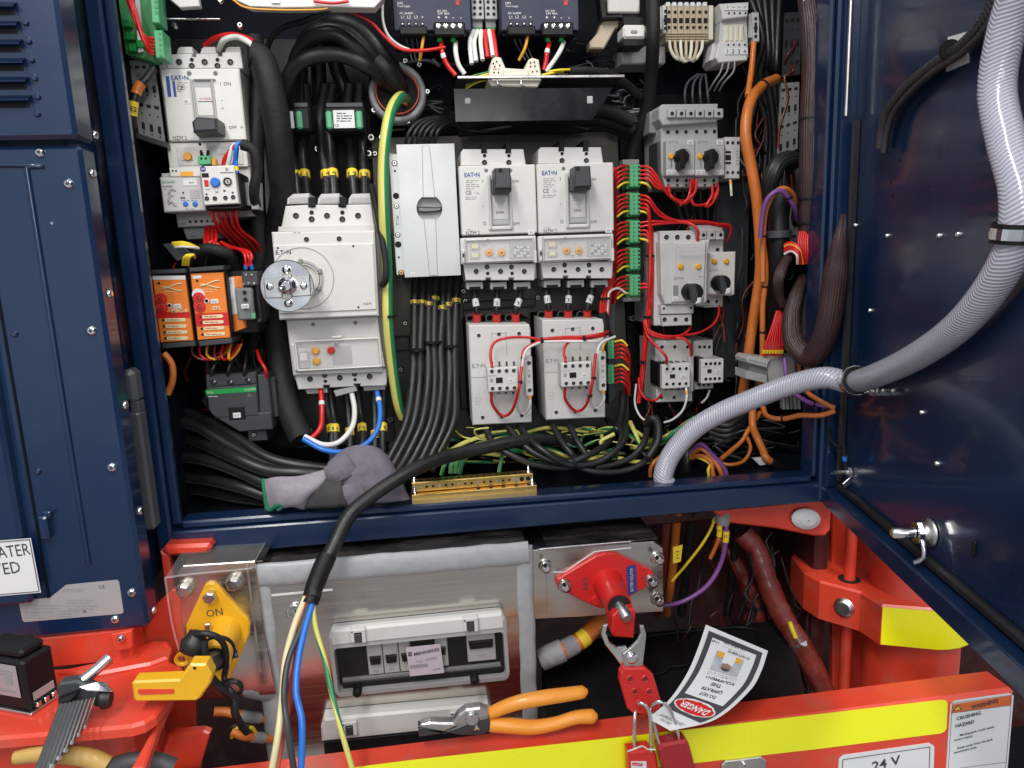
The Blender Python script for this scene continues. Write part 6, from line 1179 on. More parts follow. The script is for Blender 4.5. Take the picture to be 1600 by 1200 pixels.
for i, p in enumerate(er): cable('earth_wire', 'thin green and yellow earth wire tangled on the enclosure floor', 'wire', p, 6.5 if i % 2 else 8, 'greenyellow', GE, n=8)
for i, (x, y, a) in enumerate(((797, 672, 0), (792, 682, .5), (868, 673, .2), (822, 716, 1.3))):
    q = MB(); c_ = W(x, y, .985); q.box(-.007, -.002, -.0035, .007, .002, .0035, 'amber' if i < 3 else 'yellow', .0008, Matrix.Rotation(-a, 4, 'Y')); o = q.link('marker_tag', None, c_); tag(o, 'yellow marker tag on cables under the white contactors, %s' % ('upper left', 'lower left', 'below the right contactor', 'at right end of the brass bar')[i], 'tag', 'yellow marker tags')
# ================================================================ right side: orange, purple, brown looms
cable('orange_cable', 'thickest orange cable running down the right side of the mounting plates', 'cable', [(1212, 124, 1.10), (1190, 134, 1.06), (1170, 160, 1.04), (1164, 210, 1.03), (1172, 260, 1.03), (1182, 310, 1.03), (1188, 370, 1.03), (1186, 430, 1.04), (1178, 500, 1.05), (1168, 570, 1.06), (1160, 620, 1.07)], 17, 'orangecable', None, n=14, ties=(.10,))
cable('orange_cable', 'thinner orange cable dropping from the top beside the numbered white terminals', 'cable', [(1178, 66, 1.08), (1174, 110, 1.07), (1168, 150, 1.05)], 9, 'orangecable')
cable('orange_cable', 'orange cable of the arched pair over the black conduit at right', 'cable', [(1192, 440, 1.0), (1192, 380, 1.0), (1196, 330, .99), (1210, 300, .985), (1226, 294, .985), (1238, 304, .99), (1243, 318, 1.0)], 9, 'orangecable', None, n=12, ties=(.35,))
cable('purple_cable', 'purple cable of the arched pair over the black conduit at right', 'cable', [(1188, 372, .99), (1190, 340, .985), (1198, 312, .98), (1214, 299, .975), (1228, 304, .975), (1240, 324, .98), (1246, 344, 1.0)], 8, 'purple', None, n=12, ties=(.66,))
cable('orange_cable', 'orange cable running down beside the black conduit to the grey terminal block', 'cable', [(1193, 380, 1.01), (1196, 430, 1.01), (1192, 480, 1.01), (1190, 555, 1.02), (1186, 600, 1.04)], 9, 'orangecable', None, ties=(.3, .6))
cable('black_conduit', 'smooth black ribbed conduit elbow at right under the arched pair', 'conduit', [(1222, 304, 1.02), (1217, 340, 1.01), (1216, 380, 1.0), (1216, 430, 1.01), (1214, 480, 1.03), (1212, 520, 1.05)], 32, 'black', None, n=18)
q = MB(); c_ = W(1216, 366, 1.0); q.lathe(c_ + Vector((0, 0, -.005)), (0, 0, 1), [(0, .0155), (0, .018), (.010, .018), (.010, .0155)], 'darkgrey', 24, True); o = q.link('conduit_clamp', None, c_); tag(o, 'black clamp ring round the ribbed conduit below the arched pair', 'clamp')
cable('wire_loom', 'coil of thin black wires looped above the arched orange and purple pair', 'cable loom', [(1246, 262, 1.06), (1236, 248, 1.04), (1220, 252, 1.03), (1208, 272, 1.03), (1203, 300, 1.04), (1206, 330, 1.06)], 28, 'bundleblack', None, n=16)
cable('wire_loom', 'black wire loop descending behind the arched pair', 'cable loom', [(1240, 254, 1.05), (1250, 276, 1.04), (1248, 310, 1.05), (1244, 340, 1.07)], 18, 'bundleblack', None, n=14)
cable('brown_loom', 'long dark brown netted wire loom running down inside the right frame', 'cable loom', [(1262, -5, .99), (1268, 40, .98), (1270, 110, .975), (1268, 180, .97), (1266, 260, .97), (1264, 320, .97), (1262, 366, .975)], 31, 'bundle', None, n=24, ties=(.52, .84, .95), taper=lambda t: 1 + .1 * math.sin(t * 3) - .15 * max(0, t - .9) * 10)
for i in range(9): cable('control_wire', 'red wire emerging from the top of the brown loom', 'wire', [(1254 + i * 3.4, -8, .98), (1258 + i * 2.6, 4, .98), (1262 + i * 1.8, 18, .978)], 4, 'redwire' if i % 4 else 'whitewire', 'red wires at the top of the brown loom')
for i in range(9): cable('control_wire', 'red wire looping out of the lower end of the brown loom', 'wire', [(1250 + i * 3.2, 362, .968), (1248 + i * 3.4, 378, .962), (1250 + i * 2.8, 396, .96), (1252 + i * 2.2, 412, .965)], 4.6, 'redwire' if i != 6 else 'salmon', 'red wires at the lower end of the brown loom')
for i in range(6): cable('control_wire', 'red wire curving left out of the red knot under the brown loom', 'wire', [(1226, 382 + i * 3, .975), (1236, 379 + i * 2.6, .965), (1250 - i, 388 + i * 2, .955), (1256 - i * 2, 412, .962)], 4.6, ('redwire', 'amber', 'redwire', 'redwire', 'redwire', 'whitewire')[i], 'wires curving left under the brown loom')
cable('brown_loom', 'fat brown netted loom hanging in a U at the right of the enclosure', 'cable loom', [(1256, 432, .985), (1244, 462, .97), (1234, 500, .96), (1240, 535, .95), (1262, 556, .93), (1284, 540, .912), (1294, 500, .900), (1302, 455, .894), (1308, 410, .890), (1313, 372, .888), (1318, 335, .890)], 34, 'bundle', None, n=24, taper=lambda t: .45 + .7 * math.sin(min(t * 3, 1.57)) - 4.2 * max(0, t - .78))
cable('brown_loom', 'small brown netted loom curving above the grey terminal block', 'cable loom', [(1238, 398, .98), (1226, 410, .975), (1218, 436, .97), (1220, 462, .975), (1224, 478, .98)], 18, 'bundle', None, n=18, taper=lambda t: 1 - .5 * abs(t - .4))
cable('wire_loom', 'dark inner loop hanging inside the brown U shaped loom', 'cable loom', [(1262, 440, 1.0), (1256, 490, .99), (1262, 526, .98), (1276, 500, .98), (1284, 470, .98)], 14, 'bundleblack', None, n=14)
for i in range(7): cable('control_wire', 'red wire with yellow ferrule going down into the grey terminal block', 'wire', [(1214 + i * 1.2, 486, .99), (1208 + i * 2, 506, .985), (1196 + i * 4.4, 540, .985), (1193 + i * 4.6, 556, .99)], 4, 'redwire', 'red wires with yellow ferrules at the grey terminal block', [(.90, 10, 'yellow', None, 1.5)])
cable('purple_cable', 'purple cable dropping behind the grey block and bending right to the door', 'cable', [(1226, 560, .98), (1228, 585, .97), (1240, 612, .96), (1262, 628, .935), (1284, 634, .912), (1304, 636, .905)], 8, 'purple', None, ties=(.8,))
cable('orange_cable', 'orange cable bending right to the door edge, upper', 'cable', [(1248, 566, 1.0), (1252, 590, .98), (1262, 612, .94), (1280, 626, .915), (1304, 638, .90)], 8, 'orangecable')
cable('orange_cable', 'orange cable bending right to the door edge, lower', 'cable', [(1192, 636, .98), (1200, 650, .96), (1222, 654, .95), (1250, 650, .93), (1280, 648, .908), (1305, 642, .898)], 9, 'orangecable', None, ties=(.38,))
cable('orange_cable', 'broad orange cable crossing the lower right floor into a black sleeve', 'cable', [(1176, 640, 1.04), (1176, 665, 1.03), (1184, 690, 1.01), (1192, 706, 1.0), (1200, 716, .99), (1226, 736, 1.0)], 13, 'orangecable', None, [(.86, 34, 'rubber', None, 1.2)], n=12)
cable('orange_cable', 'orange cable curling over the floor, nearest the hose', 'cable', [(1188, 644, 1.05), (1168, 674, 1.03), (1160, 690, 1.03), (1140, 706, 1.02), (1126, 718, 1.01)], 8, 'orangecable')
cable('orange_cable', 'thin orange cable making a U on the lower right floor', 'cable', [(1168, 684, 1.02), (1172, 702, 1.0), (1162, 720, .99), (1142, 726, .985), (1128, 724, .99)], 6, 'orangecable')
for i, (mt, nm) in enumerate((('orangecable', 'orange'), ('purple', 'purple'), ('orangecable', 'orange'), ('yellow', 'yellow'))):
    cable(nm + '_cable', nm + ' cable of the group bending down through the enclosure floor at right' + (', upper one' if i == 2 else ''), 'cable', [(1080, 712 + i % 2 * -6 + i * 2, 1.01), (1096, 702 + i * 5 - (12 if i == 1 else 0), .99), (1112 - i, 716 + i * 3 - (10 if i == 1 else 0), .98), (1124 - i * 6 + (14 if i == 1 else 0), 734, .975), (1130 - i * 7 + (12 if i == 1 else 0), 752, .975)], 8 if i < 3 else 5, mt, None)
for k in range(2): cable('orange_cable', 'orange cable curving up behind the lower end of the clear hose, %s' % ('left', 'right')[k], 'cable', [(1016 + k * 10, 744, .99), (1018 + k * 8, 728, .985), (1032 + k * 6, 714, .99), (1050, 712, 1.0)], 7, 'orangecable')
cable('black_conduit', 'black conduit standing behind the hose at the lower right floor', 'conduit', [(1072, 742, 1.02), (1074, 715, 1.02), (1082, 690, 1.04), (1100, 660, 1.08)], 17, 'rubber', None, n=14)
for k in range(4): cable('wire_loom', 'dark cable lying in the shaded lower right corner', 'cable loom', [(1110, 660 + k * 8, 1.08), (1140, 664 + k * 8, 1.06), (1170, 640 + k * 4, 1.08), (1210, 612 + k * 6, 1.10)], 12, 'rubber', 'dark cables in the lower right corner')
d = Dev('cable_anchor', 'small white adhesive cable anchor on the lower right floor', 'cable anchor', 1190, 726, 1.0); d.poly('pad', 'label', [(1177, 717), (1192, 716), (1202, 726), (1188, 728)], 0, .008, .001); d.done()
cable('control_wire', 'black door wire sagging from the looms to the door hinge', 'wire', [(1255, 645, .95), (1275, 655, .94), (1294, 668, .92), (1300, 690, .90), (1312, 700, .88)], 5, 'rubber')
# dark wires filling the right back
for k in range(5): cable('wire_loom', 'dark loom in the shadow of the upper right corner', 'cable loom', [(1170 + k * 12, -10, 1.13), (1190 + k * 6, 60 + k * 10, 1.12), (1180 + k * 9, 120, 1.14), (1196 + k * 6, 200, 1.15), (1190 + k * 10, 320, 1.15)], 12, 'rubber', 'dark looms in the upper right corner')
random.seed(21)
for lab, grp, reg, n_, cols in (('tangle of thin dark and coloured wires behind the starters at right', '', (1150, 1244, 60, 620, 1.10, 1.17), 42, ('rubber', 'darkgrey', 'rubber', 'reddark')),
                           ('tangle of thin dark wires over the back panel behind the shelf', '', (600, 1010, 60, 205, 1.12, 1.17), 34, ('rubber', 'darkgrey', 'grey2')),
                           ('tangle of thin red and dark wires behind the orange relays', '', (262, 420, 380, 640, 1.08, 1.16), 30, ('rubber', 'reddark', 'darkgrey', 'redwire')),
                           ('tangle of thin dark and reddish wires in the well right of the red isolator', '', (1050, 1290, 830, 1080, .97, 1.06), 34, ('rubber', 'reddark', 'rubber', 'red_shaded')),
                           ('tangle of fine green and yellow earth wires under the white contactors', '', (700, 1030, 668, 722, 1.0, 1.08), 22, ('greenyellow', 'greenyellow', 'rubber')),
                           ('tangle of thin dark wires on the floor under the hose', '', (1040, 1250, 640, 730, 1.05, 1.14), 30, ('rubber', 'darkgrey', 'rubber', 'rubber')),
                           ('tangle of thin dark wires between starters and green terminal strip', '', (1004, 1140, 290, 660, 1.10, 1.16), 30, ('rubber', 'darkgrey', 'reddark'))):
    q = MB(); x0, x1, y0, y1, Y0, Y1 = reg; tall = (y1 - y0) > (x1 - x0)
    for k in range(n_):
        a = random.uniform(x0, x1); c = random.uniform(y0, y1); Yk = random.uniform(Y0, Y1); P_ = []
        for j in range(6):
            P_.append(W(a, c, Yk)); Yk = min(Y1, max(Y0, Yk + random.uniform(-.02, .02)))
            a = min(x1, max(x0, a + random.uniform(-1, 1) * (16 if tall else 45))); c = min(y1, max(y0, c + (random.uniform(5, 48) if tall else random.uniform(-14, 14))))
        q.tube(P_, random.uniform(.0011, .0024), cols[k % len(cols)], 6, .012)
    o = q.link('wire_tangle'); o['kind'] = 'stuff'; tag(o, lab, 'wires')
# ================================================================ hose and door cables
hp = [(1042, 758, .955), (1036, 745, .958), (1048, 712, .962), (1078, 676, .955), (1120, 648, .94), (1180, 622, .92), (1240, 600, .89), (1290, 590, .86)]
H = [W(*p) for p in hp] + [DP(x, y, .022) for x, y in ((1330, 597), (1380, 582), (1440, 552), (1500, 508), (1552, 446), (1586, 378), (1592, 300), (1572, 220), (1558, 140), (1572, 50), (1600, -40))]
hose = cable('braided_hose', 'clear hose with silver herringbone braid arching from the door down to the cabinet floor', 'hose', None, 43, 'hose', None, n=32, world_pts=H)
def hclamp(px, py, px2, py2, lab):
    q = MB(); a, c = DP(px, py, .022), DP(px2, py2, .022); ax = (c - a).normalized(); R = .0150
    q.lathe(a, ax, [(-.008, R * .96), (-.008, R + .003), (.008, R + .003), (.008, R * .96)], 'black', 26, True, cap=False); q.lathe(a, ax, [(-.0045, R + .0032), (-.0045, R + .0042), (.0045, R + .0042), (.0045, R + .0032)], 'chrome', 26, True, cap=False)
    q.tube([DP(px, py, .0), DP(px, py, .006), DP(px, py, .010)], .0045, 'black', 8)
    o = q.link('hose_clamp', None, a); tag(o, lab, 'hose clamp', 'rubber lined hose clamps on the door')
hclamp(1336, 595, 1352, 590, 'rubber lined steel clamp holding the hose low on the door near the hinge'); hclamp(1588, 364, 1592, 340, 'rubber lined steel clamp holding the hose at the right picture edge')
for k, (o1, r) in enumerate(((0, 15), (7, 9))):
    P_ = [DP(x + o1 * .8, y + o1, .010 + k * .002) for x, y in ((1375, 232), (1380, 200), (1392, 168), (1420, 134), (1460, 100), (1500, 74), (1540, 30), (1560, -20))]
    cable('door_cable', 'black netted cable climbing the door through a white mount, %s' % ('thick one', 'thin one beside it')[k], 'cable', None, r / .8, 'blackbraid', None, n=14, world_pts=P_)
q = MB(); p = DP(1496, 80, .0005); ex = (DP(1512, 80, .0005) - DP(1480, 80, .0005)).normalized(); c4 = [DP(x, y, .0015) for x, y in ((1481, 58), (1509, 50), (1512, 98), (1478, 112))]
q.add(c4 + [v - DN * .004 for v in c4], [(0, 1, 2, 3), (0, 1, 5, 4), (1, 2, 6, 5), (2, 3, 7, 6), (3, 0, 4, 7)], 'label'); o = q.link('cable_mount', None, p); tag(o, 'white square adhesive mount under the black cable on the door', 'cable mount')
q = MB(); a = DP(1484, 78, .012); ax = (DP(1500, 70, .012) - a).normalized(); q.lathe(a, ax, [(-.002, .008), (-.002, .0095), (.002, .0095), (.002, .008)], 'black', 16, True); o = q.link('cable_tie', None, a); tag(o, 'black tie strapping the door cable to its white mount', 'cable tie')
# ================================================================ glove, brass bar, loose cable
def patch(rows, sub=5, wr=0, seed=0):
    from mathutils import noise
    R = [[W(*p) for p in r] for r in rows]
    A = [spline(r, 99)[:] for r in R]
    def res(pts, n):
        S = spline(pts, .001); return [S[int(i * (len(S) - 1) / (n - 1))] for i in range(n)]
    n = (len(rows[0]) - 1) * sub + 1; A = [res(r, n) for r in R]; cols = [res([A[i][j] for i in range(len(A))], (len(rows) - 1) * sub + 1) for j in range(n)]
    out = [[cols[j][i] for j in range(n)] for i in range(len(cols[0]))]
    if wr:
        for i, r in enumerate(out):
            for j, p in enumerate(r):
                v = noise.noise(Vector((p[0] * 45 + seed, p[2] * 60, seed))) + .5 * noise.noise(Vector((p[0] * 120, p[2] * 120 + seed, 3)))
                p[1] -= wr * abs(v)
    return out
g = bpy.data.objects.new('work_glove', None); C.objects.link(g); GO = W(520, 790, .95); g.location = GO; tag(g, 'crumpled grey knitted work glove with green hem lying on the cabinet sill', 'glove')
def gp(name, mt, rows, wr=.004, seed=0, sub=6):
    q = MB(); q.grid(patch(rows, sub, wr, seed), mt); o = q.link(name, g, GO); md = o.modifiers.new('s', 'SOLIDIFY'); md.thickness = .003; return o
gp('cuff', 'glovecuff', [[(412, 750, .95), (430, 747, .935), (470, 745, .93), (512, 733, .935), (530, 722, .95)], [(414, 765, .94), (440, 763, .918), (475, 763, .914), (500, 756, .92), (516, 740, .94)], [(415, 782, .94), (440, 780, .916), (468, 782, .914), (480, 776, .92), (500, 760, .94)], [(417, 797, .94), (440, 792, .922), (458, 789, .92), (474, 794, .925), (480, 785, .94)]], .002)
q = MB(); q.tube([W(*p) for p in ((411, 749, .945), (413, 765, .935), (415, 780, .932), (418, 795, .93), (424, 796, .925), (432, 790, .918), (440, 787, .916), (441, 792, .918), (434, 796, .92))], .0028, 'cuffgreen', 8); q.link('hem', g, GO)
gp('palm', 'glovedark', [[(508, 735, .945), (520, 735, .94), (535, 745, .93)], [(485, 765, .925), (505, 765, .915), (535, 765, .91)], [(474, 793, .925), (505, 792, .915), (545, 788, .91)]], .005, 3)
gp('finger_fabric', 'glove', [[(528, 712, .950), (546, 699, .948), (568, 696, .946), (588, 701, .948), (604, 714, .952)], [(512, 728, .940), (545, 724, .934), (575, 716, .936), (598, 722, .934), (618, 738, .944)], [(520, 746, .934), (548, 742, .925), (580, 744, .932), (604, 746, .925), (628, 756, .938)], [(524, 764, .930), (552, 764, .922), (582, 768, .927), (608, 766, .920), (634, 770, .935)], [(526, 785, .929), (556, 787, .920), (586, 785, .925), (612, 783, .921), (640, 781, .931)]], .004, 5)
gp('folded_finger', 'glove', [[(507, 731, .934), (518, 726, .931), (530, 716, .932), (541, 707, .938)], [(511, 741, .926), (524, 738, .920), (537, 730, .922), (550, 722, .931)], [(519, 755, .926), (532, 751, .921), (545, 745, .923), (560, 736, .930)]], .002, 9)
gp('folded_finger.', 'glove', [[(518, 769, .920), (530, 763, .916), (545, 756, .918), (558, 750, .926)], [(522, 778, .914), (536, 774, .910), (552, 770, .912), (568, 766, .922)], [(531, 788, .916), (546, 789, .912), (562, 787, .914), (578, 782, .922)]], .002, 12)
for o in list(g.children):
    if o.name.startswith('folded_finger.'): o.name = 'folded_finger'
d = Dev('earth_busbar', 'brass earthing busbar with rows of screw holes near the cabinet sill', 'busbar', 740, 780, .955)
zt = W(740, 747, .955)[2]; z0 = W(740, 762, .955)[2]; zb = W(740, 776, .955)[2]; x0 = W(643, 760, .955)[0]; x1 = W(834, 752, .955)[0]
d.P('bar').box(x0, .955, z0, x1, .972, zt, 'brass', .001); d.P('base_plate').box(x0 - .001, .945, zb, x1 + .003, .990, z0 - .0005, 'brass', .0008); d.P('front_lip').box(x0 - .001, .9445, zb - .004, x1 + .003, .9452, zb + .002, 'brass', .0002)
for i in range(18):
    x = x0 + .012 + i * (x1 - x0 - .02) / 17; R = .0018 if i < 15 else .0034
    d.P('screw_hole#%d' % i).lathe((x, .9546, (zt + z0) / 2), (0, 1, 0), [(0, R), (.002, R)], 'hole' if i % 3 else 'zinc', 12, True)
    d.P('top_hole#%d' % i).lathe((x, .963, zt + .0004), (0, 0, -1), [(0, .0024 + (R - .0018) * .4), (.002, .0024)], 'hole', 12, True)
    if i % 2: d.P('base_hole#%d' % i).lathe((x, .9500, z0 - .0004 + .0003), (0, 0, -1), [(0, .0028), (.002, .0026)], 'hole' if i > 8 else 'brass', 12, True)
for x, y in ((x0 + .004, .963), (x1 - .006, .963), (x0 + .004, .950), (x1 - .003, .950)):
    d.P('stud#%.3f%.3f' % (x, y)).lathe((x, y, (zt if y > .955 else z0) + .0), (0, 0, 1), [(-.002, .0035), (.003, .0035), (.003, .0018), (.011, .0016)], 'chrome', 10)
d.done()
cable('power_cable', 'thick loose black cable draped over the sill and splitting into coloured wires', 'cable', [(900, 690, 1.03), (820, 690, 1.0), (740, 704, .97), (680, 722, .94), (630, 743, .91), (580, 775, .885), (545, 808, .87), (518, 855, .845), (500, 900, .82), (488, 935, .80)], 23, 'rubber', None, [(.93, 42, 'black', None, 1.16)], n=20)
cable('heat_shrink', 'flattened black heat shrink sleeve at the end of the loose cable', 'sleeve', [(512, 868, .838), (501, 892, .826), (492, 915, .812), (484, 943, .80)], 31, 'black', None, n=20, taper=lambda t: 1 - .1 * t)
for nm, mt, dpx, p in (('cream', 'cream', 11, [(478, 932, .80), (462, 975, .79), (446, 1030, .77), (440, 1090, .74), (434, 1150, .715), (420, 1230, .70)]),
                       ('black', 'darkgrey', 10, [(484, 934, .80), (470, 980, .785), (452, 1030, .765), (444, 1080, .74), (448, 1130, .715), (462, 1220, .70)]),
                       ('salmon red', 'salmon', 10, [(480, 930, .80), (468, 985, .79), (460, 1040, .775), (450, 1110, .745), (440, 1160, .72), (428, 1230, .70)]),
                       ('blue', 'bluewire', 11, [(490, 936, .80), (478, 980, .785), (466, 1030, .765), (464, 1080, .74), (472, 1130, .715), (470, 1220, .70)]),
                       ('green and yellow', 'greenyellow', 9, [(488, 938, .80), (494, 980, .79), (506, 1030, .77), (518, 1080, .745), (532, 1140, .715), (556, 1220, .70)])):
    cable('stripped_wire', '%s wire coming out of the loose black cable and hanging down in front' % nm, 'wire', p, dpx, mt, None, n=12)
# ================================================================ stainless socket box with flip windows
YB = .87
d = Dev('socket_box', 'brushed stainless steel socket box with grey sealant edges and flip windows', 'metal box', 620, 1160, YB)
x0 = W(415, 1000, YB)[0] - .006; x1 = W(828, 960, YB)[0]; zt = W(620, 872, YB)[2]; zb = zt - .32
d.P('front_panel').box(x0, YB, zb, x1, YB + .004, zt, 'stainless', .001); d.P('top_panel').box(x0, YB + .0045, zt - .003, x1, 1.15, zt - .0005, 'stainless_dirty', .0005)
d.P('side_panel').box(x0, YB + .0045, zb, x0 + .003, 1.15, zt - .004, 'stainless', .0005); d.P('side_panel#2').box(x1 - .003, YB + .0045, zb, x1, 1.15, zt - .004, 'stainless', .0005)
def seal(key, a, c, r0):
    from mathutils import noise
    S = [a + (c - a) * (i / 26) for i in range(27)]
    S = [p + Vector((noise.noise(p * 30) * .0015, 0, noise.noise(p * 37 + Vector((5, 0, 0))) * .0015)) for p in S]
    d.P(key).tube(S, r0, 'sealant', 12, flat=.36)
seal('sealant_bead', Vector((x0, YB - .001, zt - .006)), Vector((x1, YB - .001, zt - .009)), .0160)
seal('sealant_bead#2', Vector((x0 + .006, YB + .001, zt)), Vector((x0 + .006, YB + .001, zb)), .0140)
seal('sealant_bead#3', Vector((x1 - .005, YB + .001, zt)), Vector((x1 - .005, YB + .001, zb)), .0115)
d.cyl('keylock', 'chrome', 461, 957, 15, -.005, .006, 28, .0015); d.ring('keylock', 'steel', 461, 957, 11, 2, -.0065, .002, 24); d.cyl('keylock', 'grey2', 461, 957, 8, -.0062, .002, 20); d.cyl('keylock', 'chrome', 462, 957, 5.5, -.008, .003, 18, .001); d.box('keylock', 'hole', 460.8, 953, 463.2, 961, -.0086, .001, 0)
d.poly('bare_edge', 'label', [(424, 929), (520, 920), (520, 923), (424, 932)], -.0006, .0006)
d.done()
def window(name, lab, cor, full):
    (ax, ay), (bx, by), (cx, cy), (ex, ey) = cor   # TL TR BR BL
    d = Dev(name, lab, 'window', (cx + ex) / 2, cy, YB - .001)
    L = lambda u, v: (ax + (bx - ax) * u + ((ex - ax) * (1 - u) + (cx - bx) * u) * v, (ay + (by - ay) * u) * (1 - v) + (ey + (cy - ey) * u) * v)
    def rr(u0, v0, u1, v1, r=.03, ra=.1):
        P = []
        for (cu, cv, a0) in ((u1 - r, v0 + ra, -90), (u1 - r, v1 - ra, 0), (u0 + r, v1 - ra, 90), (u0 + r, v0 + ra, 180)):
            for k in range(5): an = math.radians(a0 + k * 22.5); P.append(L(cu + r * math.cos(an), cv + ra * math.sin(an)))
        return P
    def frame(key, mt, o, i_, f, t):
        qo = [d.w(*p, f) for p in o]; qi = [d.w(*p, f) for p in i_]; n = len(o); P = d.P(key)
        vs = [(p[0], d.Y + f, p[2]) for p in qo] + [(p[0], d.Y + f - .002, p[2]) for p in qi] + [(p[0], d.Y + f + t, p[2]) for p in qo] + [(p[0], d.Y + f + t, p[2]) for p in qi]
        fs = []
        for k in range(n):
            j = (k + 1) % n; fs += [(k, j, n + j, n + k), (k, 2 * n + k, 2 * n + j, j), (n + k, n + j, 3 * n + j, 3 * n + k)]
        P.add(vs, fs, mt)
    if full:
        d.poly('cavity', 'hole', rr(.02, .03, .98, .97), -.001, .0008)
        frame('frame', 'grey', rr(0, 0, 1, 1, .035, .12), rr(.022, .27, .978, .93, .02, .05), -.016, .016)
        d.poly('lid_edge', 'white', [L(.02, .01), L(.98, .01), L(.995, .1), L(.99, .25), L(.01, .25), L(.0, .12)], -.020, .010, .003)
        d.poly('base_shelf', 'grey2', [L(.05, .74), L(.95, .74), L(.96, .80), L(.05, .80)], -.007, .004, .0008); d.poly('base_shelf#2', 'black', [L(.05, .80), L(.97, .80), L(.97, .90), L(.05, .90)], -.009, .006, .0008)
        for i, (u0, u1, v0, v1) in enumerate(((.205, .29, .42, .72), (.295, .38, .42, .72), (.385, .45, .42, .72), (.59, .66, .38, .70), (.77, .93, .34, .68))):
            d.poly('module#%d' % i, 'white2', [L(u0, v0 - .16), L(u1, v0 - .17), L(u1, v1), L(u0, v1)], -.006, .005, .0008); d.poly('module_toggle#%d' % i, 'black', [L(u0 + .01, v0 + .05), L(u1 - .01, v0 + .05), L(u1 - .015, v0 + .16), L(u0 + .015, v0 + .16)], -.010, .005, .0008)
        for st, u, v in (('F52', .25, .67), ('F53', .335, .67), ('F41', .85, .60), ('F7', .63, .60)):
            p = L(u, v); d.text('module_print', 'printgrey', st, p[0], p[1], 4.2, f=-.0066, rot=6)
        p = [L(.425, .37), L(.62, .37), L(.63, .80), L(.435, .80)]; d.poly('type_label', 'labellilac', p, -.0185, .0008)
        a = L(.53, .46); d.text('type_print', 'print', 'MENNEKES', a[0] + 3, a[1], 5.4, f=-.0192, bold=True, rot=6, maxw=43); a = L(.445, .475); d.box('type_emblem', 'print', a[0] - 2.5, a[1] - 3, a[0] + 3, a[1] + 3, -.0192, .0004, 0); d.tube('type_emblem', 'labellilac', [(a[0] - 1, a[1], -.0197), (a[0] + 1.6, a[1] - .3, -.0197)], 1.2, 5)
        a = L(.535, .58); d.text('type_print', 'printgrey', 'Typ  40980', a[0], a[1], 5, f=-.0192, rot=6, maxw=36); a = L(.49, .66); d.poly('type_bar', 'printgrey', [(a[0] - 14, a[1] - 1), (a[0] + 14, a[1] - 4), (a[0] + 14, a[1] + 1), (a[0] - 14, a[1] + 4)], -.0192, .0004); a = L(.59, .735); d.text('type_print', 'print', 'POWER', a[0], a[1], 2.6, f=-.0192, rot=6)
        q = [d.w(*p_, -.0172) for p_ in rr(.02, .26, .98, .94, .02, .05)]; d.P('pane', 'frame').add(q, [tuple(range(len(q)))], 'smoke')
        for u in (.125, .80):
            p = L(u, .97); d.cyl('latch_knob#%d' % (u * 100), 'black', p[0], p[1] + 2, 7.5, -.026, .02, 16, .002)
    else:
        d.poly('lid_edge', 'white', [L(.02, .0), L(.98, .0), L(1, .2), L(.99, .55), L(.0, .55), L(0, .2)], -.020, .020, .003); d.poly('pane', 'black', [L(.01, .55), L(.99, .55), L(.99, 1), L(.01, 1)], -.016, .016, .001)
    for u in (.165, .80):
        p = L(u, .12 if full else .28); h = 12
        for s_ in (-10, 8): d.box('hinge_clip#%d' % (u * 100), 'white', p[0] + s_ - 2, p[1] - h * .6, p[0] + s_ + 4, p[1] + h, -.026, .010, .001)
        d.box('hinge_clip#%d' % (u * 100), 'white', p[0] - 12, p[1] - h * .6 - 2, p[0] + 12, p[1] - h * .3, -.026, .01, .001); d.box('hinge_spring#%d' % (u * 100), 'darkgrey', p[0] - 5, p[1] - 2, p[0] + 6, p[1] + h, -.024, .006, .001)
        d.box('clip_label#%d' % (u * 100), 'silverlabel', p[0] - 9, p[1] - 16, p[0] + 12, p[1] - 8, -.0004, .0008, 0)
    d.done()
window('flip_window', 'upper flip window of the steel box with breakers and a lilac type label inside', [(512, 985), (790, 957), (797, 1062), (524, 1090)], True)
window('flip_window', 'lower flip window of the steel box, mostly hidden behind the red beam', [(500, 1124), (768, 1099), (772, 1160), (505, 1190)], False)
# ================================================================ isolators left and right of the box
d = Dev('isolator_switch', 'yellow battery isolator with key handle, marked ON, on a steel bracket', 'isolator switch', 340, 1075, .86)
d.poly('mounting_bracket', 'stainless', [(277, 893), (286, 884), (398, 877), (412, 980), (432, 1085), (300, 1095), (283, 960)], 0, .006, .001)
d.poly('seam', 'zinc', [(384, 880), (387, 880), (408, 1050), (405, 1050)], -.001, .001)
for x, y in ((290, 919), (367, 909)): d.P('bolt#%d' % x).lathe(d.w(x, y, -.001), (0, 1, 0), [(-.004, .009), (-.0008, .011), (.001, .011)], 'zinc', 18); d.P('bolt#%d' % x).lathe(d.w(x, y, -.001), (0, 1, 0), [(-.012, .0065), (-.010, .0085), (-.004, .0085)], 'steel', 6, True)
f = -.005
d.poly('plate', 'isoyellow', [(320, 914), (326, 911), (334, 912), (341, 918), (387, 968), (390, 976), (389, 993), (361, 1058), (352, 1066), (322, 1064), (312, 1056), (292, 1000), (290, 978)], f, .005, .0015)
d.P('bolt#9').lathe(d.w(330, 930, f), (0, 1, 0), [(-.011, .006), (-.009, .008), (0, .008)], 'steel', 6, True)
d.text('lettering', 'print', 'ON', 335, 957, 12, f=f - .0005, rot=4, maxw=25); d.text('lettering', 'print', 'V', 297, 984, 6, f=f - .0005, rot=4)
a = d.w(350, 988, f); c = d.w(336, 1030, f - .055); P = d.P('barrel'); ax = (c - a); L_ = ax.length
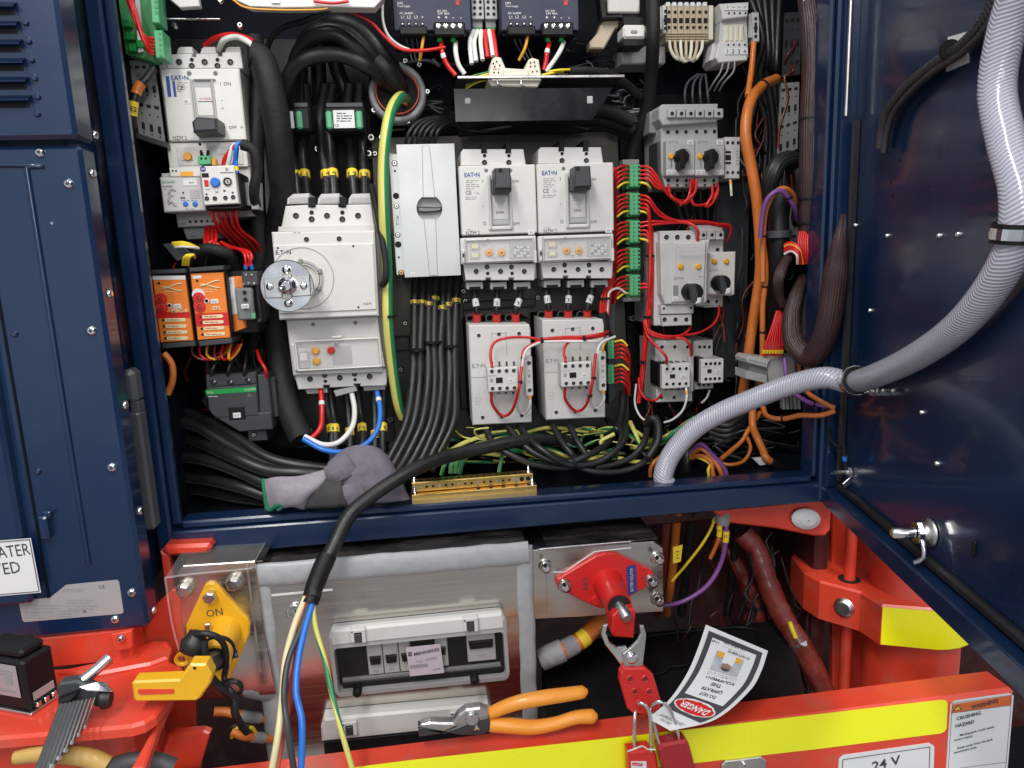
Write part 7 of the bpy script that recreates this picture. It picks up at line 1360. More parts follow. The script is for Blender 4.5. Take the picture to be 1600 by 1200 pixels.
P.lathe(a, ax, [(-.004, .023), (.004, .0205), (L_ * .5, .0185), (L_, .0180)], 'isoyellow', 28); P.lathe(c, ax, [(0, .015), (.001, .015)], 'hole', 24, True)
P.lathe(c - ax * .35, ax, [(0, .0195), (.003, .0205), (.006, .0195)], 'black', 24)
b1 = d.w(302, 1030, -.06); d.P('lug').lathe(d.w(284, 1031, -.062), (0, 1, 0), [(0, .0085), (0, .0045), (.005, .0045), (.005, .0085), (0, .0085)], 'isoyellow', 20, cap=False)
d.poly('lug', 'isoyellow', [(291, 1026), (306, 1022), (306, 1036), (291, 1036)], -.062, .005, .001)
d.box('name_strip', 'navylabel', 352, 1017, 371, 1029, -.036, .002, 0); d.text('name_strip', 'label', 'LATOR', 361.5, 1023, 5.5, f=-.0365, rot=5, maxw=17)
d.P('spring_tab').box(*[v for v in (lambda a_: (a_[0] - .003, a_[1], a_[2] - .010, a_[0] + .004, a_[1] + .004, a_[2] + .008))(d.w(324, 985, -.03))], 'steel', .001)
d.poly('key_handle', 'isoyellow', [(205, 1069), (209, 1065), (280, 1062), (297, 1038), (322, 1038), (331, 1056), (329, 1068), (312, 1092), (306, 1096), (213, 1097), (208, 1093)], -.150, .016, .002); d.poly('key_neck', 'isoyellow', [(298, 1040), (322, 1040), (330, 1056), (328, 1068), (314, 1090), (300, 1090)], -.133, .018, .002); d.P('key_shaft').lathe(c - ax.normalized() * .002, d.w(318, 1052, -.130) - c, [(0, .011), ((d.w(318, 1052, -.130) - c).length, .009)], 'rubber', 18)
d.poly('key_slot', 'red', [(215, 1079), (218, 1077), (271, 1077), (273, 1080), (271, 1084), (220, 1086), (216, 1083)], -.1506, .001); d.cyl('key_hole', 'hole', 304, 1044, 2.5, -.1506, .001, 10)
d.done()
random.seed(11)
cable('rubber_tether', 'black rubber cap strap hooked round the yellow isolator barrel', 'strap', [(296, 1012, .80), (300, 996, .79), (318, 990, .785), (338, 996, .785), (350, 1010, .79), (354, 1036, .80), (350, 1060, .80), (360, 1078, .79), (372, 1090, .79)], 10, 'rubber')
cable('rubber_tether', 'black rubber strap hanging from the barrel of the yellow isolator toward the bottom', 'strap', [(318, 1000, .785), (322, 1030, .78), (332, 1056, .785), (345, 1074, .79), (366, 1088, .79), (366, 1110, .79), (376, 1128, .80), (386, 1144, .81)], 13, 'rubber')
d = Dev('rubber_plug', 'crumpled black rubber cap pulled off the yellow isolator', 'rubber cap', 302, 1020, .79); d.P('cap').lathe(d.w(304, 1004), (.4, .5, 1), [(-.014, .008), (-.012, .013), (0, .015), (.006, .011), (.012, .010), (.014, .004)], 'rubber', 18); d.P('ring').lathe(d.w(362, 1078), (0, 1, .2), [(0, .009), (0, .013), (.005, .013), (.005, .009), (0, .009)], 'rubber', 20, cap=False); d.done()
d = Dev('plastic_cover', 'cracked clear plastic guard bent over the left yellow isolator', 'plastic cover', 340, 885, .80)
P = d.P('front_sheet'); A = [W(258, 904, .81), W(395, 886, .81), W(412, 890, .83), W(268, 1040, .82), W(285, 1040, .85)]
q = lambda *p: [W(*x) for x in p]
P.add(q((258, 903, .81), (392, 888, .81), (416, 845, .93), (290, 852, .93)), [(0, 1, 2, 3)], 'clear')
P.add(q((258, 903, .81), (292, 1056, .81), (300, 1060, .855), (278, 900, .855)), [(0, 1, 2, 3)], 'clear')
P.tube(q((258, 903, .81), (300, 897, .809), (392, 888, .81), (398, 882, .82)), .0014, 'clear', 6); P.tube(q((258, 903, .81), (270, 980, .81), (292, 1056, .81)), .0012, 'clear', 6); P.tube(q((392, 888, .81), (416, 845, .93)), .001, 'clear', 6); d.done()
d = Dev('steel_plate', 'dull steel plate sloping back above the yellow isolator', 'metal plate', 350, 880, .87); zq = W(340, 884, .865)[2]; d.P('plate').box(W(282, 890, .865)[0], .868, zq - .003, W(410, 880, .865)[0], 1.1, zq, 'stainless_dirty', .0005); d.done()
YR = .88
d = Dev('isolator_switch', 'red battery isolator marked ON with blue name strip on a steel box', 'isolator switch', 935, 985, YR)
zt = W(935, 853, YR)[2]; P = d.P('steel_box'); P.prism([(p[0], p[2]) for p in q((831, 860, YR), (1022, 846, YR), (1036, 856, YR), (1037, 956, YR), (833, 968, YR))], YR, YR + .2, 'stainless', .001)
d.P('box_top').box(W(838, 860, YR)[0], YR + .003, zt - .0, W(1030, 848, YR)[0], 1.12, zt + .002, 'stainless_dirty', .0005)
d.tube('bright_edge', 'chrome', [(842, 858, -.002), (900, 853, -.002), (960, 848, -.002), (986, 846, -.002)], 3.4, 6)
d.tube('bright_edge#2', 'label', [(849, 894, -.0012), (883, 894, -.0012), (929, 862, -.0012), (986, 856, -.0012), (986, 848, -.0012)][:2], 2, 5); d.tube('bright_edge#2', 'label', [(883, 894, -.0012), (929, 862, -.0012)], 2, 5); d.tube('bright_edge#2', 'label', [(929, 862, -.0012), (986, 856, -.0012)], 2, 5)
d.box('seam', 'zinc', 854, 892, 855, 960, -.0006, .0008, 0)
for x, y in ((852, 884), (1027, 872), (1027, 936), (882, 914), (1017, 907)):
    o_ = -.008 if x in (882, 1017) else -.001; P = d.P('bolt#%d%d' % (x, y)); P.lathe(d.w(x, y, o_), (0, 1, 0), [(-.003, .008), (0, .0095), (.001, .0095)], 'steel', 18); P.lathe(d.w(x, y, o_), (.05, 1, -.1), [(-.014, .0035), (-.013, .0062), (-.002, .0066)], 'steel', 16); P.lathe(d.w(x, y, o_ - .0144), (.05, 1, -.1), [(0, .003), (.002, .003)], 'hole', 6, True)
f = -.008
d.poly('plate', 'redpla', [(869, 911), (871, 905), (879, 900), (931, 869), (945, 865), (961, 865), (973, 871), (1019, 892), (1025, 900), (1024, 911), (1010, 918), (955, 949), (940, 952), (926, 947), (882, 925), (872, 920)], f, .008, .0016)
d.text('lettering', 'print', 'ON', 914, 912, 11, f=f - .0005, rot=-86, maxw=22); d.text('lettering', 'print', 'A', 1004, 903, 5, f=f - .0005, rot=90)
a = d.w(950, 912, f); c = d.w(967, 946, f - .052); ax = c - a; L_ = ax.length; P = d.P('barrel')
P.lathe(a, ax, [(-.004, .022), (.004, .0195), (L_ * .5, .0180), (L_, .0172)], 'redpla', 28); P.lathe(c + ax.normalized() * .0003, ax, [(0, .0150), (.001, .0150)], 'rubber', 24, True)
d.P('key_shaft').lathe(c, ax + Vector((.012, -.004, -.012)), [(0, .0075), (.022, .0075), (.024, .006)], 'steel', 16)
d.P('lug').lathe(d.w(932, 940, f - .004), (0, 1, 0), [(0, .006), (.006, .008)], 'redpla', 16)
d.poly('name_strip', 'navylabel', [(979, 886), (993, 882), (995, 925), (982, 930)], f - .0014, .001); d.text('name_strip', 'label', 'BATTERY ISOLATOR', 987, 906, 5, f=f - .0022, rot=91, maxw=43)
kz = f - .066; d.poly('key', 'redpla', [(957, 963), (966, 954), (990, 951), (994, 957), (991, 998), (960, 996), (956, 990)], kz, .020, .002); d.poly('key_arm', 'redpla', [(946, 948), (956, 958), (958, 985), (950, 965)], kz + .02, .01, .001); d.P('key_pin').lathe(d.w(975, 954, kz + .004), (.1, -.2, 1), [(-.012, .006), (.004, .006), (.006, .004)], 'chrome', 14)
d.done()
# lock-out hasp and padlocks
YH = .735
d = Dev('lockout_hasp', 'red six hole lockout hasp with steel jaws hanging on the red isolator key', 'lockout hasp', 1000, 1118, YH)
for nm, pts, dy, mt in (('jaw', [(975, 1046), (962, 1028), (946, 1008), (940, 992), (943, 978), (950, 976), (947, 990), (952, 1004), (964, 1012), (978, 1010), (984, 1020), (984, 1046)], .004, 'chrome'), ('jaw#2', [(976, 1046), (974, 1022), (986, 1012), (996, 1002), (1002, 990), (1000, 978), (1006, 978), (1010, 992), (1008, 1012), (1004, 1046)], 0, 'steel')):
    d.poly(nm, mt, pts, dy, .0035, .0008)
d.P('rivet').lathe(d.w(987, 1028, -.001), (0, 1, 0), [(-.003, .004), (-.002, .0068), (.001, .0075)], 'chrome', 22)
body = [(975, 1045), (1008, 1044), (1021, 1055), (1034, 1098), (1033, 1108), (1024, 1117), (1012, 1119), (989, 1115), (981, 1108), (969, 1066), (970, 1052)]
d.poly('handle', 'redpla', body, -.004, .010, .0018)
for i, (x, y) in enumerate(((985, 1061), (1008, 1061), (992, 1081), (1015, 1081), (999, 1099), (1023, 1102))): d.P('lock_hole#%d' % i).lathe(d.w(x, y, -.0045), (0, 1, 0), [(0, .0030), (-.0009, .0040), (0, .0050), (.001, .0052)], 'redpla', 18, cap=False); d.P('lock_hole#%d' % i).lathe(d.w(x, y, -.0043), (0, 1, 0), [(0, .0034), (.001, .0034)], 'reddark', 18, True)
d.done()
def padlock(lab, shackle, body, mt, Y, plate=None):
    d = Dev('padlock', lab, 'padlock', body[0][0], body[0][1], Y, 'red padlocks on the lockout hasp'); d.tube('shackle', 'chrome', shackle, 6.6, 10); d.poly('body', mt, body, -.006, .016, .0025)
    if plate: d.poly('label_plate', 'label', plate, -.0068, .0008); x = plate[0][0]; y = plate[0][1]; d.poly('label_plate', 'redpla', [(x + 2, y + 2), (x + 18, y + 3), (x + 18, y + 7), (x + 2, y + 6)], -.0074, .0008); d.text('label_plate', 'label', 'DANGER', x + 10, y + 4.4, 3, f=-.0080, maxw=15)
    d.done()
padlock('bright red padlock with a small white label, left of the two padlocks', [(991, 1178, 0), (991, 1140, 0), (992, 1116, .004), (994, 1104, .012), (999, 1098, -.006), (1007, 1101, -.008), (1014, 1112, -.008), (1017, 1140, -.006), (1017, 1180, -.003)], [(982, 1176), (1016, 1171), (1026, 1180), (1034, 1230), (984, 1230)], 'redpla', .725, [(986, 1190), (1010, 1190), (1012, 1230), (988, 1230)])
padlock('darker red padlock tilted to the right, right of the two padlocks', [(1031, 1166, .0), (1024, 1140, 0), (1018, 1118, .004), (1016, 1108, .010), (1020, 1100, -.004), (1030, 1096, -.010), (1042, 1102, -.010), (1052, 1122, -.006), (1062, 1158, 0)], [(1029, 1172), (1035, 1164), (1072, 1157), (1077, 1162), (1094, 1230), (1044, 1230)], 'reddeep', .722)
cable('cord', 'thin pale string tied between the shackle legs of the bright red padlock', 'cord', [(981, 1174, .716), (992, 1170, .714), (1004, 1166, .714), (1012, 1171, .714), (1024, 1171, .716)], 3, 'ivory')
# danger tag: a curved laminated card
Lr = [(1103, 976, .790), (1090, 1014, .775), (1073, 1053, .755), (1045, 1094, .735), (1012, 1122, .722)]; Rr = [(1200, 1017, .790), (1189, 1050, .770), (1170, 1081, .745), (1118, 1124, .720), (1048, 1142, .712)]
LS = spline([W(*p) for p in Lr], .0005); RS = spline([W(*p) for p in Rr], .0005)
def TP(u, v, o=0):     # u from the card's left to its right as it is read (right to left in the photo), v from the lock end
    a = LS[int(min(max(1 - v, 0), 1) * (len(LS) - 1))]; c = RS[int(min(max(1 - v, 0), 1) * (len(RS) - 1))]; p = c.lerp(a, u); return p + (Vector((0, 0, CZ)) - p).normalized() * o
tg = bpy.data.objects.new('danger_tag', None); C.objects.link(tg); TO = TP(.5, 0); tg.location = TO; tag(tg, 'upside down DANGER DO NOT OPERATE tag, laminated white and black, curling off the padlocks', 'tag')
def tsheet(name, mt, u0, u1, v0, v1, o, n=14):
    q_ = MB(); q_.grid([[TP(u0 + (u1 - u0) * i / 4, v0 + (v1 - v0) * j / n, o) for i in range(5)] for j in range(n + 1)], mt); return q_.link(name, tg, TO)
def ttext(name, mt, st, u, v, h, w_, o=.0026, bold=True):
    vv, ff, wd = glyphs(st, bold); q_ = MB(); q_.add([TP(u + p[0] / wd * w_, v - p[1] / .7 * h, o) for p in vv], ff, mt); return q_.link(name, tg, TO)
o_ = tsheet('card', 'label', 0, 1, 0, 1, 0, 24)
tsheet('black_border', 'print', .07, .93, .17, .955, .0010, 24); tsheet('white_field', 'label', .15, .85, .345, .905, .0018, 24)
q_ = MB(); N = 36; q_.add([TP(.5 + .40 * math.cos(a * 2 * math.pi / N), .265 + .064 * math.sin(a * 2 * math.pi / N), .0018) for a in range(N)], [tuple(range(N))], 'label'); q_.link('oval_rim', tg, TO)
q_ = MB(); q_.add([TP(.5 + .375 * math.cos(a * 2 * math.pi / N), .265 + .054 * math.sin(a * 2 * math.pi / N), .0023) for a in range(N)], [tuple(range(N))], 'redwire'); q_.link('oval', tg, TO)
ttext('heading', 'label', 'DANGER', .5, .265, .045, .56, .0028)
for st, v, w_ in (('DO NOT', .385, .28), ('OPERATE', .43, .34), ('THIS', .475, .17), ('EQUIPMENT', .52, .46)): ttext('lettering', 'print', st, .5, v, .026, w_)
for st, v, w_ in (('This tag & lock to be', .555, .46), ('removed only by the', .575, .46), ('person shown here', .86, .36), ('see other side', .895, .34)): ttext('small_lettering', 'print', st, .5, v, .010, w_, bold=False)
ttext('lettering', 'print', 'DO NOT REMOVE', .40, .845 - .01, .020, .34); ttext('lettering', 'print', 'TAG', .78, .875, .020, .12)
tsheet('portrait_background', 'photoback', .30, .72, .60, .80, .0027, 12); tsheet('portrait_jacket', 'amber', .33, .70, .745, .80, .0034, 6); tsheet('portrait_shirt', 'label', .42, .60, .70, .80, .0040, 6)
q_ = MB(); q_.add([TP(.51 + .07 * math.cos(a * 2 * math.pi / 20), .672 + .035 * math.sin(a * 2 * math.pi / 20), .0046) for a in range(20)], [tuple(range(20))], 'skin'); q_.link('portrait_face', tg, TO)
q_ = MB(); q_.add([TP(.51 + .072 * math.cos(a * math.pi / 10), .655 - .026 * math.sin(a * math.pi / 10), .0052) for a in range(11)], [tuple(range(11))], 'print'); q_.link('portrait_hair', tg, TO)
ttext('backing_print', 'printgrey', 'DO NOT REMOVE', .5, .09, .030, .7, .0009); ttext('backing_print', 'printgrey', 'THIS TAG', .5, .045, .026, .4, .0009)
# ================================================================ red chassis
zb_ = W(1240, 1122, .74)[2]; YF = .74
d = Dev('front_beam', 'bright red front beam of the machine with yellow reflective tape and labels', 'beam', 1100, 1200, YF)
xl = W(200, 1215, YF)[0]; xr_ = W(1588, 1085, YF)[0]
d.P('beam').box(xl, YF, zb_ - .12, xr_, YF + .042, zb_, 'red', .006)
d.poly('reflective_tape', 'hiviz', [(430, 1216), (555, 1199.5), (640, 1188.5), (1000, 1149), (1470, 1094), (1478, 1094.5), (1481, 1099), (1479, 1138), (1476, 1143), (1470, 1146), (1280, 1170), (1020, 1200), (850, 1222)], -.0006, .0008)
d.poly('voltage_label', 'label', [(1311, 1186), (1318, 1180), (1452, 1161), (1460, 1166), (1458, 1230), (1308, 1240)], -.0006, .0008)
for a_, c_ in (((1317, 1187), (1453, 1167)), ((1453, 1167), (1451, 1230)), ((1317, 1187), (1314, 1230))): d.tube('voltage_border', 'print', [(*a_, -.0008), (*c_, -.0008)], 1.6, 4)
d.text('voltage_print', 'print', '24 V', 1385, 1192, 19, f=-.001, bold=True, rot=7, maxw=60)
d.poly('warning_label', 'label', [(1485, 1101), (1491, 1095), (1577, 1083.5), (1584, 1087), (1572, 1230), (1476, 1240)], -.0006, .0008)
d.poly('warning_header', 'warnorange', [(1488, 1101), (1581, 1087), (1579, 1101.5), (1486.5, 1114)], -.0010, .0006)
for a_, c_ in (((1488, 1099), (1581, 1086)), ((1581, 1086), (1569, 1230)), ((1488, 1099), (1480, 1230)), ((1486, 1114.5), (1579, 1102)), ((1500, 1200), (1572, 1191))): d.tube('warning_border', 'print', [(*a_, -.0008), (*c_, -.0008)], .9, 4)
d.poly('warning_symbol', 'print', [(1489, 1111), (1503, 1109), (1497, 1101)], -.0013, .0004); d.poly('warning_symbol#2', 'yellow', [(1492, 1109.6), (1500.5, 1108.5), (1497, 1103.5)], -.0016, .0004); d.text('warning_symbol', 'print', '!', 1496.6, 1107, 3.6, f=-.0019, bold=True)
d.text('warning_print', 'print', 'WARNING', 1539, 1100, 9, f=-.0016, bold=True, rot=7.4, maxw=57); d.text('warning_print', 'print', 'CRUSHING', 1514, 1118.5, 7.4, f=-.0012, bold=True, rot=7, maxw=51); d.text('warning_print', 'print', 'HAZARD', 1508, 1131, 7.4, f=-.0012, bold=True, rot=7, maxw=40)
for st, x, y, w_ in (('Moving jack could cause', 1527, 1142, 81), ('severe injury.', 1506, 1153, 42), ('Keep away from the jack', 1524, 1162, 80), ('movement area.', 1509, 1171.5, 50)): d.text('warning_print', 'print', st, x, y, 4.6, f=-.0012, bold=True, rot=7, maxw=w_)
d.poly('steel_tab', 'steel', [(1128, 1196), (1134, 1190), (1190, 1183), (1198, 1189), (1197, 1230), (1126, 1230)], -.004, .004, .001); d.bolt(1163, 1195, 5, -.006, 'tab_screw', 'chrome')
d.done()
def planprism(P, pts, z, h, mt, bev=.003):      # outline in pixels on the horizontal plane z (camera relative), top face at z, h thick
    q_ = [ZP(x, y, z) for x, y in pts]; T = Matrix(((1, 0, 0, 0), (0, 0, 1, 0), (0, -1, 0, 0), (0, 0, 0, 1)))
    P.prism([(p[0], p[1]) for p in q_], -(z + CZ), -(z + CZ) + h, mt, bev, T)
zd = W(100, 1045, .82)[2] - CZ
d = Dev('chassis_deck', 'bright red rounded chassis deck under the left blue cabinet, tools lying on it', 'chassis deck', 120, 1150, .75)
planprism(d.P('deck_plate'), [(-160, 1054), (95, 1044), (200, 1036), (262, 1030), (284, 1040), (286, 1052), (262, 1092), (244, 1116), (226, 1128), (205, 1134), (100, 1144), (-160, 1166)], zd, .012, 'red', .003)
planprism(d.P('raised_pad'), [(90, 1048), (170, 1030), (185, 1020), (240, 1000), (262, 1000), (268, 1010), (262, 1026), (235, 1036), (150, 1052)], zd + .006, .008, 'red', .003)
a = ZP(-160, 1166, zd - .012); c = ZP(205, 1134, zd - .012)
d.P('lower_wall').box(-1.0, a[1] + .010, a[2] - .20, W(196, 1170, .72)[0], a[1] + .10, a[2] - .0005, 'red', .008)
d.P('rear_wall').box(-1.0, .823, zd + CZ + .0005, W(204, 1000, .823)[0], .86, -.4155 + CZ, 'red', .002); d.poly('bracket', 'red', [(173, 992), (206, 985), (207, 1012), (203, 1014), (178, 1018)], .060, .006, .001); d.bolt(188, 999, 6, .055, 'bolt', 'chrome')
d.P('inner_wall').prism([(W(x, y, .86)[0], W(x, y, .86)[2]) for x, y in ((206, 984), (262, 930), (300, 930), (300, 1240), (206, 1240))], .875, .885, 'red', .001)
planprism(d.P('side_strip'), [(262, 1094), (276, 1074), (250, 1130), (226, 1200), (204, 1200)], zd - .02, .01, 'red', .002); 
d.P('gusset').prism([(W(x, y, .80)[0], W(x, y, .80)[2]) for x, y in ((244, 1240), (252, 1180), (262, 1150), (272, 1146), (318, 1142), (328, 1146), (326, 1152), (312, 1200), (310, 1240))], .80, .81, 'red', .002)

for (x, y, zz) in ((166, 1103, zd), (203, 1011, zd + .006)):
    p_ = ZP(x, y, zz); d.P('dimple_spot#%d' % x).lathe((p_[0], p_[1], p_[2] + .0004), (0, 0, -1), [(0, .006), (.0003, .006)], 'red_shaded', 18, True)  # deck dimples as flat dark discs, their shade put into the colour
d.done()
d = Dev('chassis_bracket', 'small red bracket between left blue cabinet and the clear guard', 'bracket', 290, 870, .90); d.poly('bar', 'red', [(253, 860), (258, 853), (326, 850), (330, 856), (328, 862), (322, 866), (262, 870)], .0, .06, .004); d.poly('leg', 'red', [(250, 862), (264, 868), (268, 900), (276, 960), (262, 960)], .004, .01, .002); d.done()
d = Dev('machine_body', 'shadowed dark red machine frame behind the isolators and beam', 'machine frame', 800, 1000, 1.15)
d.P('back_wall').box(-1.2, 1.16, .2, 1.2, 1.18, CZ - .375, 'red_shaded', .002); d.P('floor_plate').box(-1.0, .80, .30, 1.2, 1.16, .305, 'black', .002); d.P('upper_rail').box(-.36, 1.02, CZ - .43, .58, 1.15, CZ - .376, 'red_shaded', .004)  # walls and floor coloured dark to carry the shade of the well
d.P('side_wall').box(W(1236, 900, 1.05)[0], .98, .35, W(1256, 900, 1.05)[0], 1.16, CZ - .40, 'red_shaded', .004); d.done()
d = Dev('battery_case', 'black ribbed plastic battery case in the well behind the red beam', 'battery case', 1060, 1090, .95)
zq = W(1060, 990, 1.0)[2] - CZ; planprism(d.P('lid'), [(846, 1005), (1010, 985), (1235, 965), (1262, 1100), (846, 1140)], zq, .08, 'black', .006)
zl = zq + .003; d.P('rib').tube([ZP(x, y, zl) for x, y in ((1010, 999), (1014, 994), (1080, 986), (1150, 980), (1180, 985), (1188, 1000))], .0022, 'black', 6); d.P('rib#2').tube([ZP(x, y, zl) for x, y in ((1018, 1054), (1038, 1050), (1046, 1042), (1070, 1040), (1078, 1036))], .0018, 'black', 6); d.done()
# jack post and brackets at the right
d = Dev('jack_post', 'red steel jack post with clamp bracket and yellow reflective band under the open door', 'jack post', 1430, 1050, .95)
zt_ = W(1345, 925, .90)[2] - CZ; R2_ = .080; cy2 = ZP(1440, 957, zt_)[1] + R2_; cpt = Vector((W(1430, 905, cy2)[0], cy2, 0)); Rp = .066
d.P('post').lathe((cpt[0], cpt[1], .2), (0, 0, 1), [(0, Rp * .98), (CZ + zt_ - .2, Rp * .98), (CZ + zt_ - .2 + .004, Rp * .95), (CZ - .376 - .2, Rp * .90)], 'red', 48)
pl = [(1236, 868), (1245, 860), (1258, 856), (1300, 852), (1380, 850), (1500, 850), (1560, 900)]
band = [ZP(x, y, zt_) for x, y in pl]; fr = [ZP(x, y, zt_) for x, y in ((1378, 945), (1345, 925), (1281, 908), (1257, 894))]
arc = []
a0 = math.radians(-104); Rr2 = R2_
for k in range(15): an = a0 + (math.radians(60) - a0) * k / 14; arc.append((cpt[0] + Rr2 * math.cos(an), cpt[1] + Rr2 * math.sin(an)))
T = Matrix(((1, 0, 0, 0), (0, 0, 1, 0), (0, -1, 0, 0), (0, 0, 0, 1)))
outl = [(p[0], p[1]) for p in band[:4]] + [(cpt[0], cpt[1] + Rr2 * .9)] + arc[::-1] + [(p[0], p[1]) for p in fr]
hh = (W(1345, 925, .90)[2] - W(1345, 985, .90)[2]); d.P('clamp_bracket').prism(outl, -(zt_ + CZ), -(zt_ + CZ) + hh, 'red', .003, T)
q_ = MB(); vs = []; fs = []
bl = [(fr[0][0] + .002, fr[0][1] - .0002)] + arc[:12]
for k, (x, y) in enumerate(bl):
    n_ = (Vector((x, y)) - Vector((cpt[0], cpt[1]))).normalized() * .0012; vs += [(x + n_[0], y + n_[1], CZ + zt_ - .003), (x + n_[0], y + n_[1], CZ + zt_ - hh + .001)]
for k in range(12): fs.append((2 * k, 2 * k + 2, 2 * k + 3, 2 * k + 1))
d.P('reflective_band').add(vs, fs, 'hiviz', True)
p = (fr[1] + fr[2]) / 2; nrm = Vector(((fr[1] - fr[2])[1], -(fr[1] - fr[2])[0], 0)).normalized(); nrm = -nrm if nrm[1] > 0 else nrm
p = fr[1] * .62 + fr[2] * .38; p = Vector((p[0], p[1], CZ + zt_ - hh * .52)); d.P('clamp_bolt').lathe(p, -nrm, [(-.006, .010), (-.005, .0125), (-.001, .014), (.002, .019), (.004, .019)], 'steel', 24)
rp = ZP(1327, 905, zt_); d.P('rod').lathe((rp[0], rp[1], .2), (0, 0, 1), [(0, .0085), (CZ - .38 - .2, .0085)], 'red', 20)
d.P('rod_hole').lathe((rp[0], rp[1], CZ + zt_ + .0004), (0, 0, 1), [(0, .016), (.0004, .016)], 'hole', 24, True)
d.P('rear_fin').prism([(W(x, y, 1.0)[0], W(x, y, 1.0)[2]) for x, y in ((1300, 790), (1360, 790), (1362, 1090), (1302, 1090))], 1.0, 1.01, 'red', .002)
d.done()
d = Dev('lamp_bracket', 'red bracket with an oval clear lens under the right corner of the enclosure', 'bracket', 1250, 838, .95)
d.poly('bracket', 'red', [(1100, 790), (1216, 780), (1288, 774), (1297, 780), (1300, 790), (1299, 828), (1290, 838), (1274, 838), (1210, 826), (1140, 818)], 0, .02, .003)
c = d.w(1258, 810, -.002); N = 30; P = d.P('lens')
ring = lambda s_, y: [(c[0] + s_ * (.024 * math.cos(a * 2 * math.pi / N) + .006 * math.sin(a * 2 * math.pi / N)), c[1] + y, c[2] + s_ * (-.008 * math.cos(a * 2 * math.pi / N) + .016 * math.sin(a * 2 * math.pi / N))) for a in range(N)]
for k, (s_, y, mt) in enumerate(((1, 0, 'steel'), (.95, -.003, 'steel'), (.86, -.005, 'label'), (.5, -.009, 'label'), (.05, -.010, 'label'))):
    if k: P.add(r0 + ring(s_, y), [(i, (i + 1) % N, N + (i + 1) % N, N + i) for i in range(N)], mt, True)
    r0 = ring(s_, y)
d.cyl('lens_screw', 'darkgrey', 1272, 818, 3, -.0095, .003, 10); d.done()
cable('wrapped_pipe', 'dark red shrink wrapped pipe descending in the well at right', 'pipe', [(1160, 832, 1.0), (1180, 860, .99), (1200, 905, .97), (1222, 960, .95), (1250, 1010, .93), (1282, 1065, .91), (1296, 1100, .90)], 38, 'reddark', None, [(.66, 9, 'chrome', None, 1.06)], n=20, taper=lambda t: 1 + .03 * math.sin(t * 41) + .03 * math.sin(t * 97 + 1) + .03 * math.sin(t * 19))
cable('wrapped_pipe', 'second shadowed red brown pipe behind the wrapped pipe in the well at right', 'pipe', [(1120, 838, 1.08), (1150, 880, 1.06), (1175, 940, 1.04), (1190, 1010, 1.02), (1200, 1080, 1.0)], 26, 'reddark', None, [(.5, 9, 'rubber', None, 1.1)], n=16, taper=lambda t: 1 + .08 * math.sin(t * 37) + .06 * math.sin(t * 53))
cable('yellow_marker_tie', 'yellow marker tied on the dark red wrapped pipe', 'tag', [(1234, 972, .905), (1238, 984, .902), (1243, 996, .90)], 8, 'yellow')
# stubs between isolators and beam
cable('orange_cable', 'thick orange cable stub with grey boot below the right isolator', 'cable', [(944, 962, .93), (930, 978, .92), (914, 998, .91), (896, 1010, .90), (872, 1018, .90), (846, 1030, .90)], 30, 'orangecable', None, [(.42, 16, 'yellow', None, 1.05), (.62, 34, 'boot', None, 1.12), (.86, 50, 'boot', None, 1.3)], n=20)
cable('orange_cable', 'orange stub with grey shrink boot left of the steel box, upper', 'cable', [(334, 1112, .86), (355, 1114, .86), (380, 1118, .86), (404, 1120, .87), (424, 1122, .88)], 15, 'orangecable', None, [(.62, 40, 'boot', None, 1.25)], n=14)
cable('orange_cable', 'orange stub with grey shrink boot left of the steel box, lower', 'cable', [(362, 1142, .85), (380, 1150, .85), (404, 1152, .86), (430, 1156, .87)], 14, 'orangecable', None, [(.62, 30, 'boot', None, 1.3)], n=14)
cable('cable_gland', 'grey shrink boot bulging at the left edge of the steel box', 'boot', [(380, 1075, .87), (400, 1078, .87), (428, 1080, .88)], 36, 'boot', None, n=16, taper=lambda t: .7 + .3 * t)
for k in range(4): cable('yellow_wire', 'short yellow and black wire in the gap left of the steel box', 'wire', [(350 + k * 12, 1150 + k * 2, .86), (362 + k * 10, 1136, .85), (384 + k * 6, 1130 + k * 6, .86)], 6, 'yellow' if k % 2 else 'rubber', 'short wires left of the steel box')
d = Dev('cable_boot', 'lumpy grey shrink boot hanging under the enclosure with three marked wires', 'boot', 1130, 800, .97); d.P('boot').tube([W(1128, 784, .98), W(1130, 796, .965), W(1130, 808, .96), W(1128, 818, .96)], .016, 'boot', 16, taper=lambda t: 1 - .35 * t); d.done()
cable('yellow_cable', 'thin yellow cable with marker running from boot down to the well', 'cable', [(1118, 808, .965), (1110, 828, .965), (1096, 852, .97), (1074, 880, .98), (1050, 908, .99)], 5, 'yellow', None, [(.05, 12, 'yellow', '|12', 1.6)])
cable('orange_cable', 'short orange cable with yellow marker under the grey boot', 'cable', [(1124, 815, .955), (1124, 835, .955), (1120, 850, .96), (1110, 872, .97)], 7, 'orangecable', None, [(.25, 22, 'yellow', '|14', 1.35)])
cable('purple_cable', 'purple cable with yellow marker sweeping from the boot to the red isolator', 'cable', [(1134, 815, .955), (1135, 840, .955), (1126, 880, .96), (1104, 915, .96), (1070, 940, .96), (1034, 948, .96), (1000, 956, .97)], 8, 'purple', None, [(.12, 24, 'yellow', '|15', 1.35)])
d = Dev('marker_tag', 'yellow marker clip hanging in the dark between red isolator and boot', 'tag', 1058, 880, .96); d.poly('clip', 'yellow', [(1052, 856), (1067, 852), (1064, 878), (1052, 881)], 0, .003, .0006); d.lines('print', 'print', 1056, 862, 1063, 3, 5, 1.5); d.done()
